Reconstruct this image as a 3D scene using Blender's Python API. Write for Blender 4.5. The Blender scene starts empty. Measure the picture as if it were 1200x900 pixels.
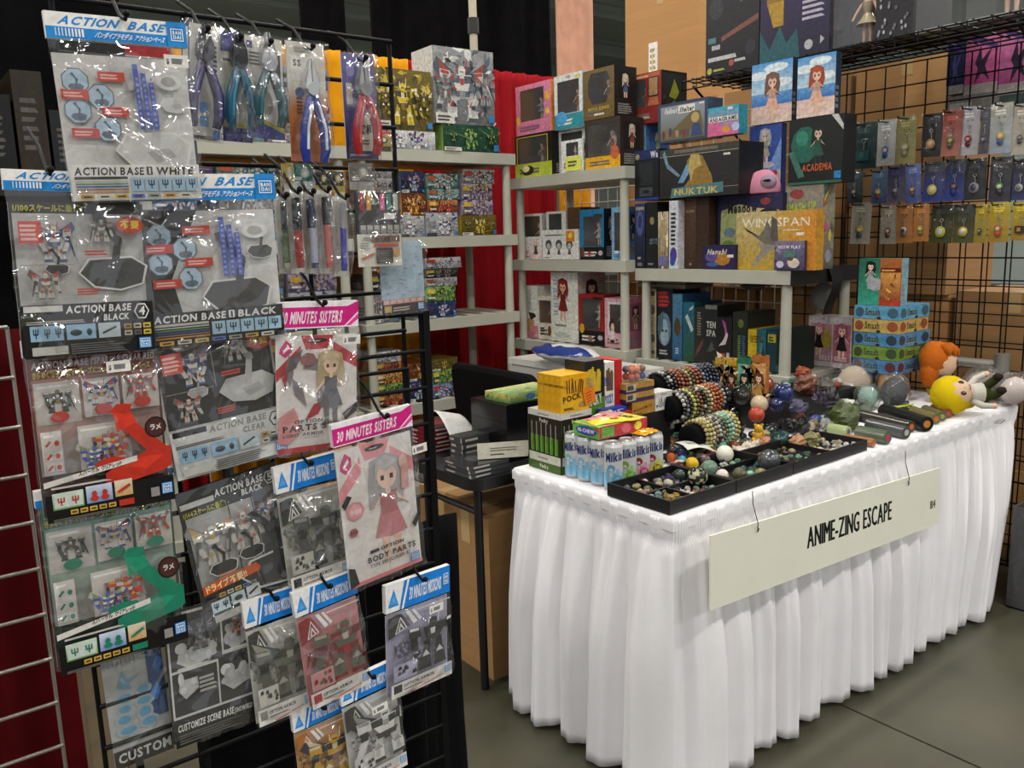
import bpy, math, random
from mathutils import Vector as V, Matrix as MX, noise as NZ
R = math.radians
S = bpy.context.scene
COL = S.collection
rnd = random.Random(7)

# ------------------------------------------------------------------ camera, world, lights, exposure
FPX, CXP, CYP, CAMZ = 980.0, 600.0, 450.0, 1.45
_psi, _pit, _rol = R(52.4), R(9.95), R(-1.68)
_fh = V((math.cos(_psi), math.sin(_psi), 0)); _r = V((math.sin(_psi), -math.cos(_psi), 0)); _u = V((0, 0, 1))
_F = _fh*math.cos(_pit) - _u*math.sin(_pit); _uu = _u*math.cos(_pit) + _fh*math.sin(_pit)
_R = _r*math.cos(_rol) + _uu*math.sin(_rol); _U = -_r*math.sin(_rol) + _uu*math.cos(_rol)
cd = bpy.data.cameras.new('camera'); cam = bpy.data.objects.new('camera', cd); COL.objects.link(cam)
cd.sensor_width = 36; cd.lens = 36*FPX/1200; cd.clip_start = .02; cd.clip_end = 200
cam.matrix_world = MX(((_R.x, _U.x, -_F.x, 0), (_R.y, _U.y, -_F.y, 0), (_R.z, _U.z, -_F.z, CAMZ), (0, 0, 0, 1)))
S.camera = cam
def at(x, y, ax, v):            # measured pixel -> point on the real plane (axis = v) it lies on
    d = _F + _R*((x-CXP)/FPX) - _U*((y-CYP)/FPX); o = V((0, 0, CAMZ)); return o + d*((v-o[ax])/d[ax])
W = bpy.data.worlds.new('hall_air'); S.world = W; W.use_nodes = True
W.node_tree.nodes['Background'].inputs[0].default_value = (.93, .95, 1, 1)
W.node_tree.nodes['Background'].inputs[1].default_value = .68
S.view_settings.view_transform = 'Standard'; S.view_settings.look = 'None'; S.view_settings.gamma = 1
S.view_settings.use_curve_mapping = False; S.view_settings.exposure = -0.55
LAMPS = [(x, y) for x in (-7, -2.5, 2, 6.5, 11, 15.5) for y in (-7, -2.5, 2, 6.5, 11, 15.5) if not (x > 9 and y > 9)]
LAMP_Z, LAMP_W = 6.2, 180
def lamp_light(parent):
    L = bpy.data.lights.new('tube_light', 'AREA'); L.shape = 'RECTANGLE'; L.size = 1.5; L.size_y = .4; L.energy = LAMP_W; L.color = (1, .965, .9)
    o = bpy.data.objects.new('tube_light', L); COL.objects.link(o); o.parent = parent; o.location = (0, 0, -.075)

# ------------------------------------------------------------------ colour, materials
_cc = {}
def C(h):
    if not isinstance(h, str): return h
    if h not in _cc:
        f = lambda i: ((int(h[i:i+2], 16)/255+.055)/1.055)**2.4 if int(h[i:i+2], 16) > 10 else int(h[i:i+2], 16)/255/12.92
        _cc[h] = (f(0), f(2), f(4), 1.0)
    return _cc[h]
def jit(h, a=.12):
    c = C(h); k = 1 + rnd.uniform(-a, a); return (min(1, c[0]*k*(1+rnd.uniform(-a, a)*.5)), min(1, c[1]*k), min(1, c[2]*k*(1+rnd.uniform(-a, a)*.5)), 1)
def _nt(name):
    m = bpy.data.materials.new(name); m.use_nodes = True; n = m.node_tree; return m, n, n.nodes['Principled BSDF']
def vcmat(name, rough=.4, spec=.4, trans=0, bump=0, bscale=60, coat=0, metal=0, mott=0, mscale=60):     # colour from the mesh's own print colours
    m, n, b = _nt(name); a = n.nodes.new('ShaderNodeAttribute'); a.attribute_name = 'Col'
    if mott:                                                   # uneven ink: fine mottling inside the printed picture
        tm = n.nodes.new('ShaderNodeTexNoise'); tm.inputs['Scale'].default_value = mscale; tm.inputs['Detail'].default_value = 6; tm.inputs['Roughness'].default_value = .7; tm.inputs['Distortion'].default_value = .6
        tcm = n.nodes.new('ShaderNodeTexCoord'); n.links.new(tcm.outputs['Object'], tm.inputs['Vector'])
        mr = n.nodes.new('ShaderNodeMapRange'); mr.inputs[1].default_value = .35; mr.inputs[2].default_value = .65; mr.inputs[3].default_value = 1-mott; mr.inputs[4].default_value = 1+mott*.7; n.links.new(tm.outputs['Fac'], mr.inputs[0])
        vm = n.nodes.new('ShaderNodeVectorMath'); vm.operation = 'SCALE'; n.links.new(a.outputs['Color'], vm.inputs[0]); n.links.new(mr.outputs[0], vm.inputs['Scale']); n.links.new(vm.outputs[0], b.inputs['Base Color'])
    else: n.links.new(a.outputs['Color'], b.inputs['Base Color'])
    b.inputs['Roughness'].default_value = rough; b.inputs['Specular IOR Level'].default_value = spec; b.inputs['Metallic'].default_value = metal
    b.inputs['Transmission Weight'].default_value = trans; b.inputs['Coat Weight'].default_value = coat
    if bump:
        t = n.nodes.new('ShaderNodeTexNoise'); t.inputs['Scale'].default_value = bscale; t.inputs['Detail'].default_value = 3
        tc = n.nodes.new('ShaderNodeTexCoord'); n.links.new(tc.outputs['Object'], t.inputs['Vector'])
        u = n.nodes.new('ShaderNodeBump'); u.inputs['Strength'].default_value = bump; u.inputs['Distance'].default_value = .01
        n.links.new(t.outputs['Fac'], u.inputs['Height']); n.links.new(u.outputs['Normal'], b.inputs['Normal'])
    return m
def mat(name, h, rough=.5, metal=0, var=.12, scale=8, bump=0, bscale=40, spec=.5, stretch=None, h2=None):
    m, n, b = _nt(name); c = C(h)
    tc = n.nodes.new('ShaderNodeTexCoord'); t = n.nodes.new('ShaderNodeTexNoise'); t.inputs['Scale'].default_value = scale; t.inputs['Detail'].default_value = 5
    src = tc.outputs['Object']
    if stretch:
        mp = n.nodes.new('ShaderNodeMapping'); mp.inputs['Scale'].default_value = stretch; n.links.new(src, mp.inputs['Vector']); src = mp.outputs['Vector']
    n.links.new(src, t.inputs['Vector'])
    rp = n.nodes.new('ShaderNodeValToRGB'); d = C(h2) if h2 else tuple(x*(1+var) for x in c[:3])+(1,)
    rp.color_ramp.elements[0].color = tuple(x*(1-var) for x in c[:3])+(1,) if not h2 else c; rp.color_ramp.elements[1].color = d
    rp.color_ramp.elements[0].position = .3; rp.color_ramp.elements[1].position = .7
    n.links.new(t.outputs['Fac'], rp.inputs['Fac']); n.links.new(rp.outputs['Color'], b.inputs['Base Color'])
    b.inputs['Roughness'].default_value = rough; b.inputs['Metallic'].default_value = metal; b.inputs['Specular IOR Level'].default_value = spec
    if bump:
        t2 = n.nodes.new('ShaderNodeTexNoise'); t2.inputs['Scale'].default_value = bscale; n.links.new(tc.outputs['Object'], t2.inputs['Vector'])
        u = n.nodes.new('ShaderNodeBump'); u.inputs['Strength'].default_value = bump; u.inputs['Distance'].default_value = .01
        n.links.new(t2.outputs['Fac'], u.inputs['Height']); n.links.new(u.outputs['Normal'], b.inputs['Normal'])
    return m
def filmmat(name, base=.05, haze=.06, rough=.12, bump=.6, scale=38, dist=.012):     # crinkled clear plastic
    m = bpy.data.materials.new(name); m.use_nodes = True; n = m.node_tree; n.nodes.clear()
    o = n.nodes.new('ShaderNodeOutputMaterial'); tr = n.nodes.new('ShaderNodeBsdfTransparent'); gl = n.nodes.new('ShaderNodeBsdfGlossy'); df = n.nodes.new('ShaderNodeBsdfDiffuse')
    gl.inputs['Roughness'].default_value = rough; df.inputs['Color'].default_value = (.8, .8, .8, 1)
    tc = n.nodes.new('ShaderNodeTexCoord'); t = n.nodes.new('ShaderNodeTexNoise'); t.inputs['Scale'].default_value = scale; t.inputs['Detail'].default_value = 2; t.inputs['Distortion'].default_value = 1.2
    n.links.new(tc.outputs['Object'], t.inputs['Vector'])
    u = n.nodes.new('ShaderNodeBump'); u.inputs['Strength'].default_value = bump; u.inputs['Distance'].default_value = dist; n.links.new(t.outputs['Fac'], u.inputs['Height'])
    lw = n.nodes.new('ShaderNodeLayerWeight'); lw.inputs[0].default_value = .5; fr = n.nodes.new('ShaderNodeMath'); fr.operation = 'POWER'; fr.inputs[1].default_value = 4; n.links.new(lw.outputs['Facing'], fr.inputs[0])
    n.links.new(u.outputs['Normal'], gl.inputs['Normal'])
    ad = n.nodes.new('ShaderNodeMath'); ad.operation = 'MULTIPLY_ADD'; ad.inputs[1].default_value = .8; ad.inputs[2].default_value = base; ad.use_clamp = True; n.links.new(fr.outputs[0], ad.inputs[0])
    mx = n.nodes.new('ShaderNodeMixShader'); mh = n.nodes.new('ShaderNodeMixShader'); mh.inputs[0].default_value = haze
    n.links.new(tr.outputs[0], mh.inputs[1]); n.links.new(df.outputs[0], mh.inputs[2])
    n.links.new(ad.outputs[0], mx.inputs[0]); n.links.new(mh.outputs[0], mx.inputs[1]); n.links.new(gl.outputs[0], mx.inputs[2]); n.links.new(mx.outputs[0], o.inputs[0])
    return m
PRINT = vcmat('printed_card', .42, .35, mott=.16, mscale=70); PRINTFAR = vcmat('printed_box', .42, .35, mott=.34, mscale=60); MATTE = vcmat('matte_coloured', .8, .2); GLOSS = vcmat('glossy_plastic', .22, .5)
STONE = vcmat('polished_stone', .18, .55, bump=.25, bscale=45); ROUGHST = vcmat('rough_crystal', .38, .5, bump=.6, bscale=70); FABRIC = vcmat('plush_fabric', .95, .1, bump=.5, bscale=220)
BEADS = vcmat('glass_beads', .25, .6); CANM = vcmat('printed_can', .25, .5, metal=.25)
FILM = filmmat('clear_sleeve', .14, .02, .07, .45, 16, .012); WINDOW = filmmat('box_window', .03, .03, .06, .12, 12); FILMFAR = filmmat('thin_sleeve', .04, .01, .12, .5, 20); BAGGY = filmmat('loose_bag', .05, .05, .1, .7, 24)
BLACKWIRE = mat('black_wire', '0a0a0b', .5, 0, .2, spec=.15); WHITEWIRE = mat('white_wire', 'c9c7ba', .4); CHROME = mat('zinc_wire', 'b0aca4', .3, .85)
SHELFP = mat('grey_shelf_plastic', 'aaa99b', .55, var=.05, bump=.1, bscale=120); BLACKP = mat('black_plastic', '0e0e10', .45, var=.2)
CARDB = mat('cardboard', '9a7448', .85, var=.08, scale=3, stretch=(1, 1, 14)); KRAFT = mat('pale_cardboard', 'b08450', .85, var=.06, scale=3, stretch=(1, 1, 14))
BLACKFAB = mat('black_cloth', '0d0c0e', .95, var=.3, bump=.3, bscale=300, spec=.1)
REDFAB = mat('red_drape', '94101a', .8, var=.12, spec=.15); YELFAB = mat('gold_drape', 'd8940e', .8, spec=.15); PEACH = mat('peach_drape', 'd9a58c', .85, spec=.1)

# ------------------------------------------------------------------ glyphs for lettering
_chars = ''.join(sorted(set("ABCDEFGHIJKLMNOPQRSTUVWXYZabcdefghijklmnopqrstuvwxyz0123456789-'&.!/$:[] バンダイプラモデルアクションベースきらめく粒子で飛行ポーズにエックリのスケール最適ドイブ不要クリアレッドスパーディレイが簡単究極改造用ユニット樹脂メ")))
GLY = {}
def _glyphs():
    tmp = []
    for bold in (0, 1):
        for ch in _chars:
            c = bpy.data.curves.new('glyph', 'FONT'); c.body = ch; c.resolution_u = 2 if ord(ch) < 999 else 1; c.offset = .034*bold
            o = bpy.data.objects.new('glyph', c); COL.objects.link(o); tmp.append((bold, ch, o))
    dg = bpy.context.evaluated_depsgraph_get()
    for bold, ch, o in tmp:
        m = o.evaluated_get(dg).to_mesh(); vs = [(v.co.x, v.co.y) for v in m.vertices]; fs = [tuple(p.vertices) for p in m.polygons]
        x0 = min((v[0] for v in vs), default=0); x1 = max((v[0] for v in vs), default=.3)
        GLY[(bold, ch)] = ([(x-x0, y) for x, y in vs], fs, x1-x0)
    for _, _, o in tmp:
        c = o.data; bpy.data.objects.remove(o); bpy.data.curves.remove(c)
_glyphs()
CAP = max(y for x, y in GLY[(0, 'H')][0])

# ------------------------------------------------------------------ mesh builder: solids and flat print, one mesh per part
EPS = .00008
class MB:
    def __init__(s):
        s.v, s.f, s.c, s.sm = [], [], [], []; s.fr((0, 0, 0), (1, 0, 0), (0, 1, 0)); s.clip = None; s.base = None; s.smooth = False
    def fr(s, o, X, Y):
        s.o, s.X, s.Y = V(o), V(X), V(Y); s.N = s.X.cross(s.Y).normalized(); s.l = 1; return s
    def add(s, vs, fs, c):
        b = len(s.v); s.v += [tuple(v) for v in vs]
        for i, f in enumerate(fs):
            s.f.append([b+k for k in f]); s.sm.append(s.smooth)
            s.c.append([C(c)]*len(f) if not isinstance(c, list) else [C(q) for q in c])
    def P(s, x, y): return s.o + s.X*x + s.Y*y + s.N*(EPS*s.l)
    # flat print in the current frame
    def poly(s, pts, c):
        if s.clip and not isinstance(c, list):
            x0, y0, x1, y1 = s.clip
            for ax, lim, sg in ((0, x0, 1), (0, x1, -1), (1, y0, 1), (1, y1, -1)):
                out = []
                for i in range(len(pts)):
                    a, b = pts[i-1], pts[i]; ia, ib = (a[ax]-lim)*sg >= 0, (b[ax]-lim)*sg >= 0
                    if ia != ib:
                        t = (lim-a[ax])/(b[ax]-a[ax]); out.append((a[0]+(b[0]-a[0])*t, a[1]+(b[1]-a[1])*t))
                    if ib: out.append(b)
                pts = out
                if len(pts) < 3: return
        s.add([s.P(*p) for p in pts], [range(len(pts))], c); s.l += 1
    def rect(s, x0, y0, x1, y1, c): s.poly([(x0, y0), (x1, y0), (x1, y1), (x0, y1)], c)
    def vgrad(s, x0, y0, x1, y1, c0, c1): s.add([s.P(x0, y0), s.P(x1, y0), s.P(x1, y1), s.P(x0, y1)], [(0, 1, 2, 3)], [c0, c0, c1, c1]); s.l += 1
    def ell(s, x, y, rx, ry, c, n=14, a0=0): s.poly([(x+rx*math.cos(a0+i*6.2832/n), y+ry*math.sin(a0+i*6.2832/n)) for i in range(n)], c)
    def seg(s, x0, y0, x1, y1, w, c, w2=None):
        k = s.X.length/s.Y.length; dx, dy = (x1-x0)*k, y1-y0; L = math.hypot(dx, dy) or 1; nx, ny = -dy/L*w/2/k, dx/L*w/2; q = (w2 if w2 is not None else w)/w
        s.poly([(x0+nx, y0+ny), (x0-nx, y0-ny), (x1-nx*q, y1-ny*q), (x1+nx*q, y1+ny*q)][::-1], c)
    def dash(s, x0, y0, x1, y1, n, c, a=.6):                    # lines of fine print
        h = (y1-y0)/n
        for i in range(n): s.poly([(x0, y0+i*h), (x0+(x1-x0)*rnd.uniform(.6, 1), y0+i*h), (x0+(x1-x0)*.8, y0+(i+a)*h), (x0, y0+(i+a)*h)], c); s.l -= 1
        s.l += 1
    def text(s, t, x, y, h, c, w=None, sk=0, bold=1, al='l', rot=0, gap=.1):
        L = 0; pl = []
        for ch in t:
            g = GLY[(bold, ch)]; pl.append((L, g)); L += (g[2] if ch != ' ' else .28)+gap
        L -= gap; k = s.Y.length/s.X.length; sy = h/CAP; sx = (w/L) if w else sy*k
        x -= {'l': 0, 'c': .5, 'r': 1}[al]*L*sx; ca, sa = math.cos(rot), math.sin(rot); c = C(c)
        for off, (vs, fs, gw) in pl:
            if not fs: continue
            pts = []
            for (a, b) in vs:
                px, py = (off+a)*sx + sk*b*sy, b*sy
                if rot: px, py = px*ca - py*k*sa, px/k*sa + py*ca
                pts.append(s.P(x+px, y+py))
            s.add(pts, fs, c)
        s.l += 1; return L*sx
    # solids
    def box(s, lo, hi, c, skip=()):
        (a, b, d), (e, f, g) = lo, hi; vs = [(a, b, d), (e, b, d), (e, f, d), (a, f, d), (a, b, g), (e, b, g), (e, f, g), (a, f, g)]
        F6 = {'b': (0, 3, 2, 1), 't': (4, 5, 6, 7), 'f': (0, 1, 5, 4), 'k': (2, 3, 7, 6), 'l': (3, 0, 4, 7), 'r': (1, 2, 6, 5)}
        for k, q in F6.items():
            if k not in skip: s.add([vs[i] for i in q], [(0, 1, 2, 3)], c[k] if isinstance(c, dict) else c)
    def cyl(s, a, b, r0, r1, n, c, caps=True):
        a, b = V(a), V(b); d = (b-a).normalized(); t = V((0, 0, 1)) if abs(d.z) < .9 else V((1, 0, 0)); X = d.cross(t).normalized(); Y = d.cross(X)
        ring = lambda p, r: [p + X*(r*math.cos(i*6.28319/n)) + Y*(r*math.sin(i*6.28319/n)) for i in range(n)]
        s.add(ring(a, r0)+ring(b, r1), [((i+1) % n, i, n+i, n+(i+1) % n) for i in range(n)], c)
        if caps: s.add(ring(a, r0), [range(n)], c); s.add(ring(b, r1), [range(n-1, -1, -1)], c)
    def tube(s, pts, r, n, c):
        rr = r if isinstance(r, (list, tuple)) else [r]*len(pts); sm = s.smooth; pts = [V(p) for p in pts]; rings = []; X = None
        for i, p in enumerate(pts):
            d = (pts[min(i+1, len(pts)-1)]-pts[max(i-1, 0)]).normalized()
            if X is None: X = d.cross(V((0, 0, 1)) if abs(d.z) < .9 else V((1, 0, 0))).normalized()
            else: X = (X - d*X.dot(d)).normalized()
            Y = d.cross(X); rings += [p + X*(rr[i]*math.cos(j*6.28319/n)) + Y*(rr[i]*math.sin(j*6.28319/n)) for j in range(n)]
        m = len(pts); s.smooth = True
        s.add(rings, [(i*n+j, i*n+(j+1) % n, (i+1)*n+(j+1) % n, (i+1)*n+j) for i in range(m-1) for j in range(n)], c); s.smooth = sm
        s.add(rings[:n], [range(n-1, -1, -1)], c); s.add(rings[-n:], [range(n)], c)
    def sph(s, ctr, r, c, nu=12, nv=8, amp=0, seed=0, freq=3, rot=None, c2=None):
        r = (r, r, r) if not isinstance(r, tuple) else r; ctr = V(ctr); sm = s.smooth; s.smooth = amp < .16
        vs = []
        for j in range(nv+1):
            th = math.pi*j/nv
            for i in range(nu):
                ph = 6.28319*i/nu; d = V((math.sin(th)*math.cos(ph), math.sin(th)*math.sin(ph), math.cos(th)))
                k = 1+amp*NZ.noise(d*freq+V((seed*7.1, seed*3.3, seed))) if amp else 1
                q = V((d.x*r[0]*k, d.y*r[1]*k, d.z*r[2]*k))
                if rot: q.rotate(rot)
                vs.append(ctr+q)
        b0 = len(s.v); s.v += [tuple(v) for v in vs]
        for j in range(nv):
            for i in range(nu):
                f = [(j+1)*nu+i, (j+1)*nu+(i+1) % nu, j*nu+(i+1) % nu, j*nu+i]
                if j == 0: f = f[:3]
                if j == nv-1: f = [f[0], f[2], f[3]]
                cc = c
                if c2 is not None: cc = c2 if NZ.noise(vs[j*nu+i]*freq*40) > .08 else c
                s.f.append([b0+k for k in f]); s.sm.append(s.smooth); s.c.append([C(cc)]*len(f))
        s.smooth = sm
    def lathe(s, ctr, prof, n, cols):
        ctr = V(ctr); sm = s.smooth; s.smooth = True
        for k in range(len(prof)-1):
            (r0, z0), (r1, z1) = prof[k], prof[k+1]; c = cols[k] if isinstance(cols, list) else cols
            a = [ctr+V((r0*math.cos(i*6.28319/n), r0*math.sin(i*6.28319/n), z0)) for i in range(n)]; b = [ctr+V((r1*math.cos(i*6.28319/n), r1*math.sin(i*6.28319/n), z1)) for i in range(n)]
            s.add(a+b, [(i, (i+1) % n, n+(i+1) % n, n+i) for i in range(n)], c)
        s.smooth = sm
    def grid(s, fn, nu, nv, c, smooth=True):
        sm = s.smooth; s.smooth = smooth; vs = [fn(i/nu, j/nv) for j in range(nv+1) for i in range(nu+1)]; w = nu+1
        s.add(vs, [(j*w+i, j*w+i+1, (j+1)*w+i+1, (j+1)*w+i) for j in range(nv) for i in range(nu)], c); s.smooth = sm
    def mesh(s, name, m):
        me = bpy.data.meshes.new(name); me.from_pydata(s.v, [], s.f)
        a = me.color_attributes.new('Col', 'FLOAT_COLOR', 'CORNER'); a.data.foreach_set('color', [x for f in s.c for q in f for x in q])
        me.polygons.foreach_set('use_smooth', s.sm)
        me.materials.append(m); me.update(); return me
    def build(s, name, m, parent=None, loc=None, rz=0):
        o = bpy.data.objects.new(name, s.mesh(name, m)); COL.objects.link(o); o.parent = parent
        if loc is not None: o.location = loc
        if rz: o.rotation_euler.z = rz
        return o
def tag(o, label, cat, group=None, kind=None):
    if label: o['label'] = label
    if cat: o['category'] = cat
    if group: o['group'] = group
    if kind: o['kind'] = kind
    return o
def thing(name, label, cat, loc=(0, 0, 0), rz=0, group=None):
    o = bpy.data.objects.new(name, None); COL.objects.link(o); o.empty_display_size = .05; o.location = loc; o.rotation_euler.z = rz
    return tag(o, label, cat, group)
def share(name, me, parent, loc=(0, 0, 0), scale=None, rot=None):
    o = bpy.data.objects.new(name, me); COL.objects.link(o); o.parent = parent; o.location = loc
    if scale: o.scale = scale
    if rot: o.rotation_euler = rot
    return o
def struct(o): o['kind'] = 'structure'; return o

# ================================================================== the hall
def concrete():
    m, n, b = _nt('polished_concrete'); tc = n.nodes.new('ShaderNodeTexCoord')
    t = n.nodes.new('ShaderNodeTexNoise'); t.inputs['Scale'].default_value = 1.7; t.inputs['Detail'].default_value = 9; t.inputs['Roughness'].default_value = .62
    n.links.new(tc.outputs['Object'], t.inputs['Vector']); r = n.nodes.new('ShaderNodeValToRGB')
    r.color_ramp.elements[0].position = .3; r.color_ramp.elements[0].color = C('38372c'); r.color_ramp.elements[1].position = .75; r.color_ramp.elements[1].color = C('565343')
    n.links.new(t.outputs['Fac'], r.inputs['Fac']); n.links.new(r.outputs['Color'], b.inputs['Base Color'])
    b.inputs['Roughness'].default_value = .38; b.inputs['Specular IOR Level'].default_value = .35
    return m
CONC = concrete()
mb = MB(); mb.box((-9, -9, -.1), (22, 22, -.006), '2a281f'); floor = struct(mb.build('floor', mat('floor_joint', '6a6048', .9)))
for i in range(-2, 4):
    for j in range(-2, 4):
        x0, y0 = 2.225+i*5.2, -.9+j*5.2
        mb = MB(); mb.box((max(x0, -9)+.004, max(y0, -9)+.004, -.05), (min(x0+5.2, 22)-.004, min(y0+5.2, 22)-.004, 0), '555'+'555'); mb.build('slab', CONC, floor)
GREYW = mat('grey_hall_wall', 'a9b2ac', .9, var=.08, scale=.6); GREYC = mat('grey_ceiling', 'a4aaa4', .95, var=.1, scale=.5)
mb = MB(); mb.box((-9, 21.9, 0), (22, 22, 7), 'ffffff'); struct(mb.build('wall_back', GREYW))
mb = MB(); mb.box((21.9, -9, 0), (22, 22, 7), 'ffffff'); struct(mb.build('wall_right', GREYW))
mb = MB(); mb.box((-9, -9, 7), (22, 22, 7.1), 'ffffff'); ceil = struct(mb.build('ceiling', GREYC))
for k in range(6):                                             # steel beams under the roof
    mb = MB(); mb.box((-9, 3+k*3.1, 6.6), (22, 3.12+k*3.1, 6.7), '0'*6); mb.box((-9, 3+k*3.1-.08, 6.9), (22, 3.2+k*3.1, 7), '0'*6); mb.box((-9, 3.05+k*3.1, 6.7), (22, 3.07+k*3.1, 6.9), '0'*6); mb.build('roof_beam', GREYC, ceil)
LAMPE = bpy.data.materials.new('lamp_glass'); LAMPE.use_nodes = True; _b = LAMPE.node_tree.nodes['Principled BSDF']; _b.inputs['Emission Color'].default_value = (1, .965, .9, 1); _b.inputs['Emission Strength'].default_value = 12
for i, (x, y) in enumerate(LAMPS):
    t = thing('ceiling_lamp', 'long white hall lamp hung from the grey ceiling', 'lamp', (x, y, LAMP_Z), 0, 'hall lamps')
    mb = MB(); mb.box((-.8, -.25, 0), (.8, .25, .06), 'dddddd'); mb.build('housing', SHELFP, t)
    mb = MB(); mb.box((-.75, -.2, -.02), (.75, .2, 0), 'ffffff'); mb.build('diffuser', LAMPE, t)
    for sx in (-.6, .6): mb = MB(); mb.cyl((sx, 0, .06), (sx, 0, 7-LAMP_Z), .008, .008, 6, '888888'); mb.build('suspension_rod', BLACKP, t)
    lamp_light(t)

def curtain(name, label, a, b, z0, z1, m, amp=.035, wl=.16, seed=0, ruffle=0, cat='curtain', group=None, n=None):
    a, b = V((a[0], a[1], 0)), V((b[0], b[1], 0)); L = (b-a).length; d = (b-a)/L; nn = V((d.y, -d.x, 0)); n = n or max(12, int(L/.018))
    def fn(u, v):
        s = u*L; ph = s/wl*6.2832+2.5*NZ.noise(V((s*1.6, seed, 0))); k = .55+.45*(1-v)
        o = amp*k*(math.sin(ph)+.4*math.sin(ph*2.3+1))+.02*NZ.noise(V((s*3, v*3, seed)))
        if ruffle and v > .965: o += .018*math.sin(s/.03*6.2832)
        return a+d*s+nn*o+V((0, 0, z0+(z1-z0)*v))
    mb = MB(); mb.grid(fn, n, 40 if ruffle else 14, '808080')
    o = mb.build(name, m); mo = o.modifiers.new('s', 'SOLIDIFY'); mo.thickness = .004
    return tag(o, label, cat, group)
XA = lambda px, Y, py=40: at(px, py, 1, Y).x
curtain('backdrop_curtain', 'tall narrow black drape with grey hall showing on both sides', (XA(352, 6.2), 6.2), (XA(404, 6.2), 6.2), .02, 5, BLACKFAB, .03, .3, 3)
curtain('backdrop_curtain', 'wide tall black drape hanging behind the model kit shelves', (XA(434, 6.2), 6.2), (XA(648, 6.2), 6.2), .02, 5, BLACKFAB, .05, .42, 5)
curtain('backdrop_curtain', 'pale peach drape hanging beyond the boxed figures', (XA(651, 6.1), 6.1), (XA(697, 6.1), 6.1), .02, 5, PEACH, .025, .13, 8)
BY = 4.25; zt = 2.45
for i, (x0, x1, m, l) in enumerate([(.2, 1.3, REDFAB, 'red ruffled drape stretched behind the shelves at the hanging rack'), (1.3, XA(478, BY, 75), YELFAB, 'gold ruffled drape between two red drapes behind the kit shelves'),
        (XA(478, BY, 75), XA(655, BY, 250), REDFAB, 'red ruffled drape beside the tall clear kit box'), (XA(655, BY, 250), XA(694, BY, 250), YELFAB, 'gold drape seen through the boxed figure shelf')]):
    curtain('booth_drape', l, (x0, BY), (x1-.01, BY), .03, zt, m, .03, .115, i, 1)
xp = at(575, 50, 1, 4.15).x
t = thing('drape_pole', 'beige telescoping drape pole with black collar and gold ring', 'pole', (xp, 4.32, 0))
PIPE = mat('beige_pipe', 'b3aa94', .35, .2)
for nm, z0, z1, r, m in (('base_plate', 0, .02, .16, BLACKP), ('lower_pipe', .02, 2.55, .027, PIPE), ('ring', 2.46, 2.53, .04, YELFAB), ('collar', 2.66, 2.75, .034, BLACKP), ('upper_pipe', 2.55, 4.2, .024, PIPE)):
    mb = MB(); mb.cyl((0, 0, z0), (0, 0, z1), r, r, 14, '888888'); mb.build(nm, m, t)
curtain('backdrop_cloth', 'black cloth hung behind the hanging accessory packs', (-.75, 1.95), (.5, 1.95), 1.0, 2.3, BLACKFAB, .02, .3, 11)
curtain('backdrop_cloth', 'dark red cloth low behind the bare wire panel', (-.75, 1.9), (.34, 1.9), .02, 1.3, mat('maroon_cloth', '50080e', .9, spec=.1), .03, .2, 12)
curtain('backdrop_cloth', 'black cloth falling below the packs at the rack foot', (.3, 1.16), (.705, 1.07), .01, 1.02, BLACKFAB, .025, .17, 13)
t = thing('support_post', 'plain tan wooden post in front of the dark red cloth', 'post', (at(118, 830, 1, 1.7).x, 1.7, 0)); mb = MB(); mb.box((-.03, -.03, 0), (.03, .03, 1.4), '0'*6); mb.build('shaft', mat('tan_post', '7a6a52', .7, scale=4, stretch=(8, 8, 1)), t); mb = MB(); mb.box((-.05, -.05, 0), (.05, .05, .02), '0'*6); mb.build('foot_plate', BLACKP, t)

# ------------------------------------------------------------------ wire panels
def wires(name, label, o, ax, w, h, sx, sz, r, m, z0=0, cat='wire rack', horiz=None, par=None):
    """o: lower start point, ax: 0 = runs along X, 1 = runs along Y"""
    t = thing(name, label, cat, o) if par is None else par
    u = V((1, 0, 0)) if ax == 0 else V((0, 1, 0)); nrm = V((0, -1, 0)) if ax == 0 else V((-1, 0, 0))
    mb = MB(); mb.smooth = True; mb.cyl((0, 0, 0), (0, 0, h), r, r, 6, '808080'); mv = mb.mesh('wire', m)
    mb = MB(); mb.smooth = True; mb.cyl((0, 0, 0), u*w, r, r, 6, '808080'); mh = mb.mesh('wire', m)
    nx = round(w/sx); nz = round(h/sz)
    for i in range(nx+1): share('wire', mv, t, u*(w*i/nx))
    for j in range(nz+1): share('wire', mh, t, nrm*(r*1.9)+V((0, 0, h*j/nz)))
    if z0 > 0:
        mb = MB(); mb.cyl((0, 0, 0), (0, 0, -z0), r*1.6, r*1.6, 8, '808080'); me = mb.mesh('leg', m)
        share('leg', me, t); share('leg', me, t, u*w)
    return t
RY = .97
xr = .567; wires('wire_rack', 'black wire panel holding the tool packs and pens', (xr-.381, RY, 1.28), 0, .381, .416, .127, .052, .0028, BLACKWIRE, 1.28)
mb = MB(); mb.box((xr-.003, RY-.006, 1.27), (xr+.009, RY+.008, 1.70), '0'*6); mb.build('end_post', BLACKWIRE, bpy.data.objects['wire_rack'])
wires('wire_rack', 'lower black wire panel with pink headed packs on it', (xr-.42, RY-.025, .42), 0, .432, .935, .108, .0485, .0028, BLACKWIRE, .42)
mb = MB(); mb.box((.432, -.006, 0), (.442, .006, .938), '0'*6); mb.build('end_post', BLACKWIRE, bpy.data.objects['wire_rack.001'])
p = at(47, 675, 1, 1.45); wires('wire_rack', 'bare zinc wire panel in front of the dark red cloth', (p.x-.61, 1.45, .2), 0, .61, 1.14, .1, .0762, .0032, CHROME, .2)
WX = 3.64
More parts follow.
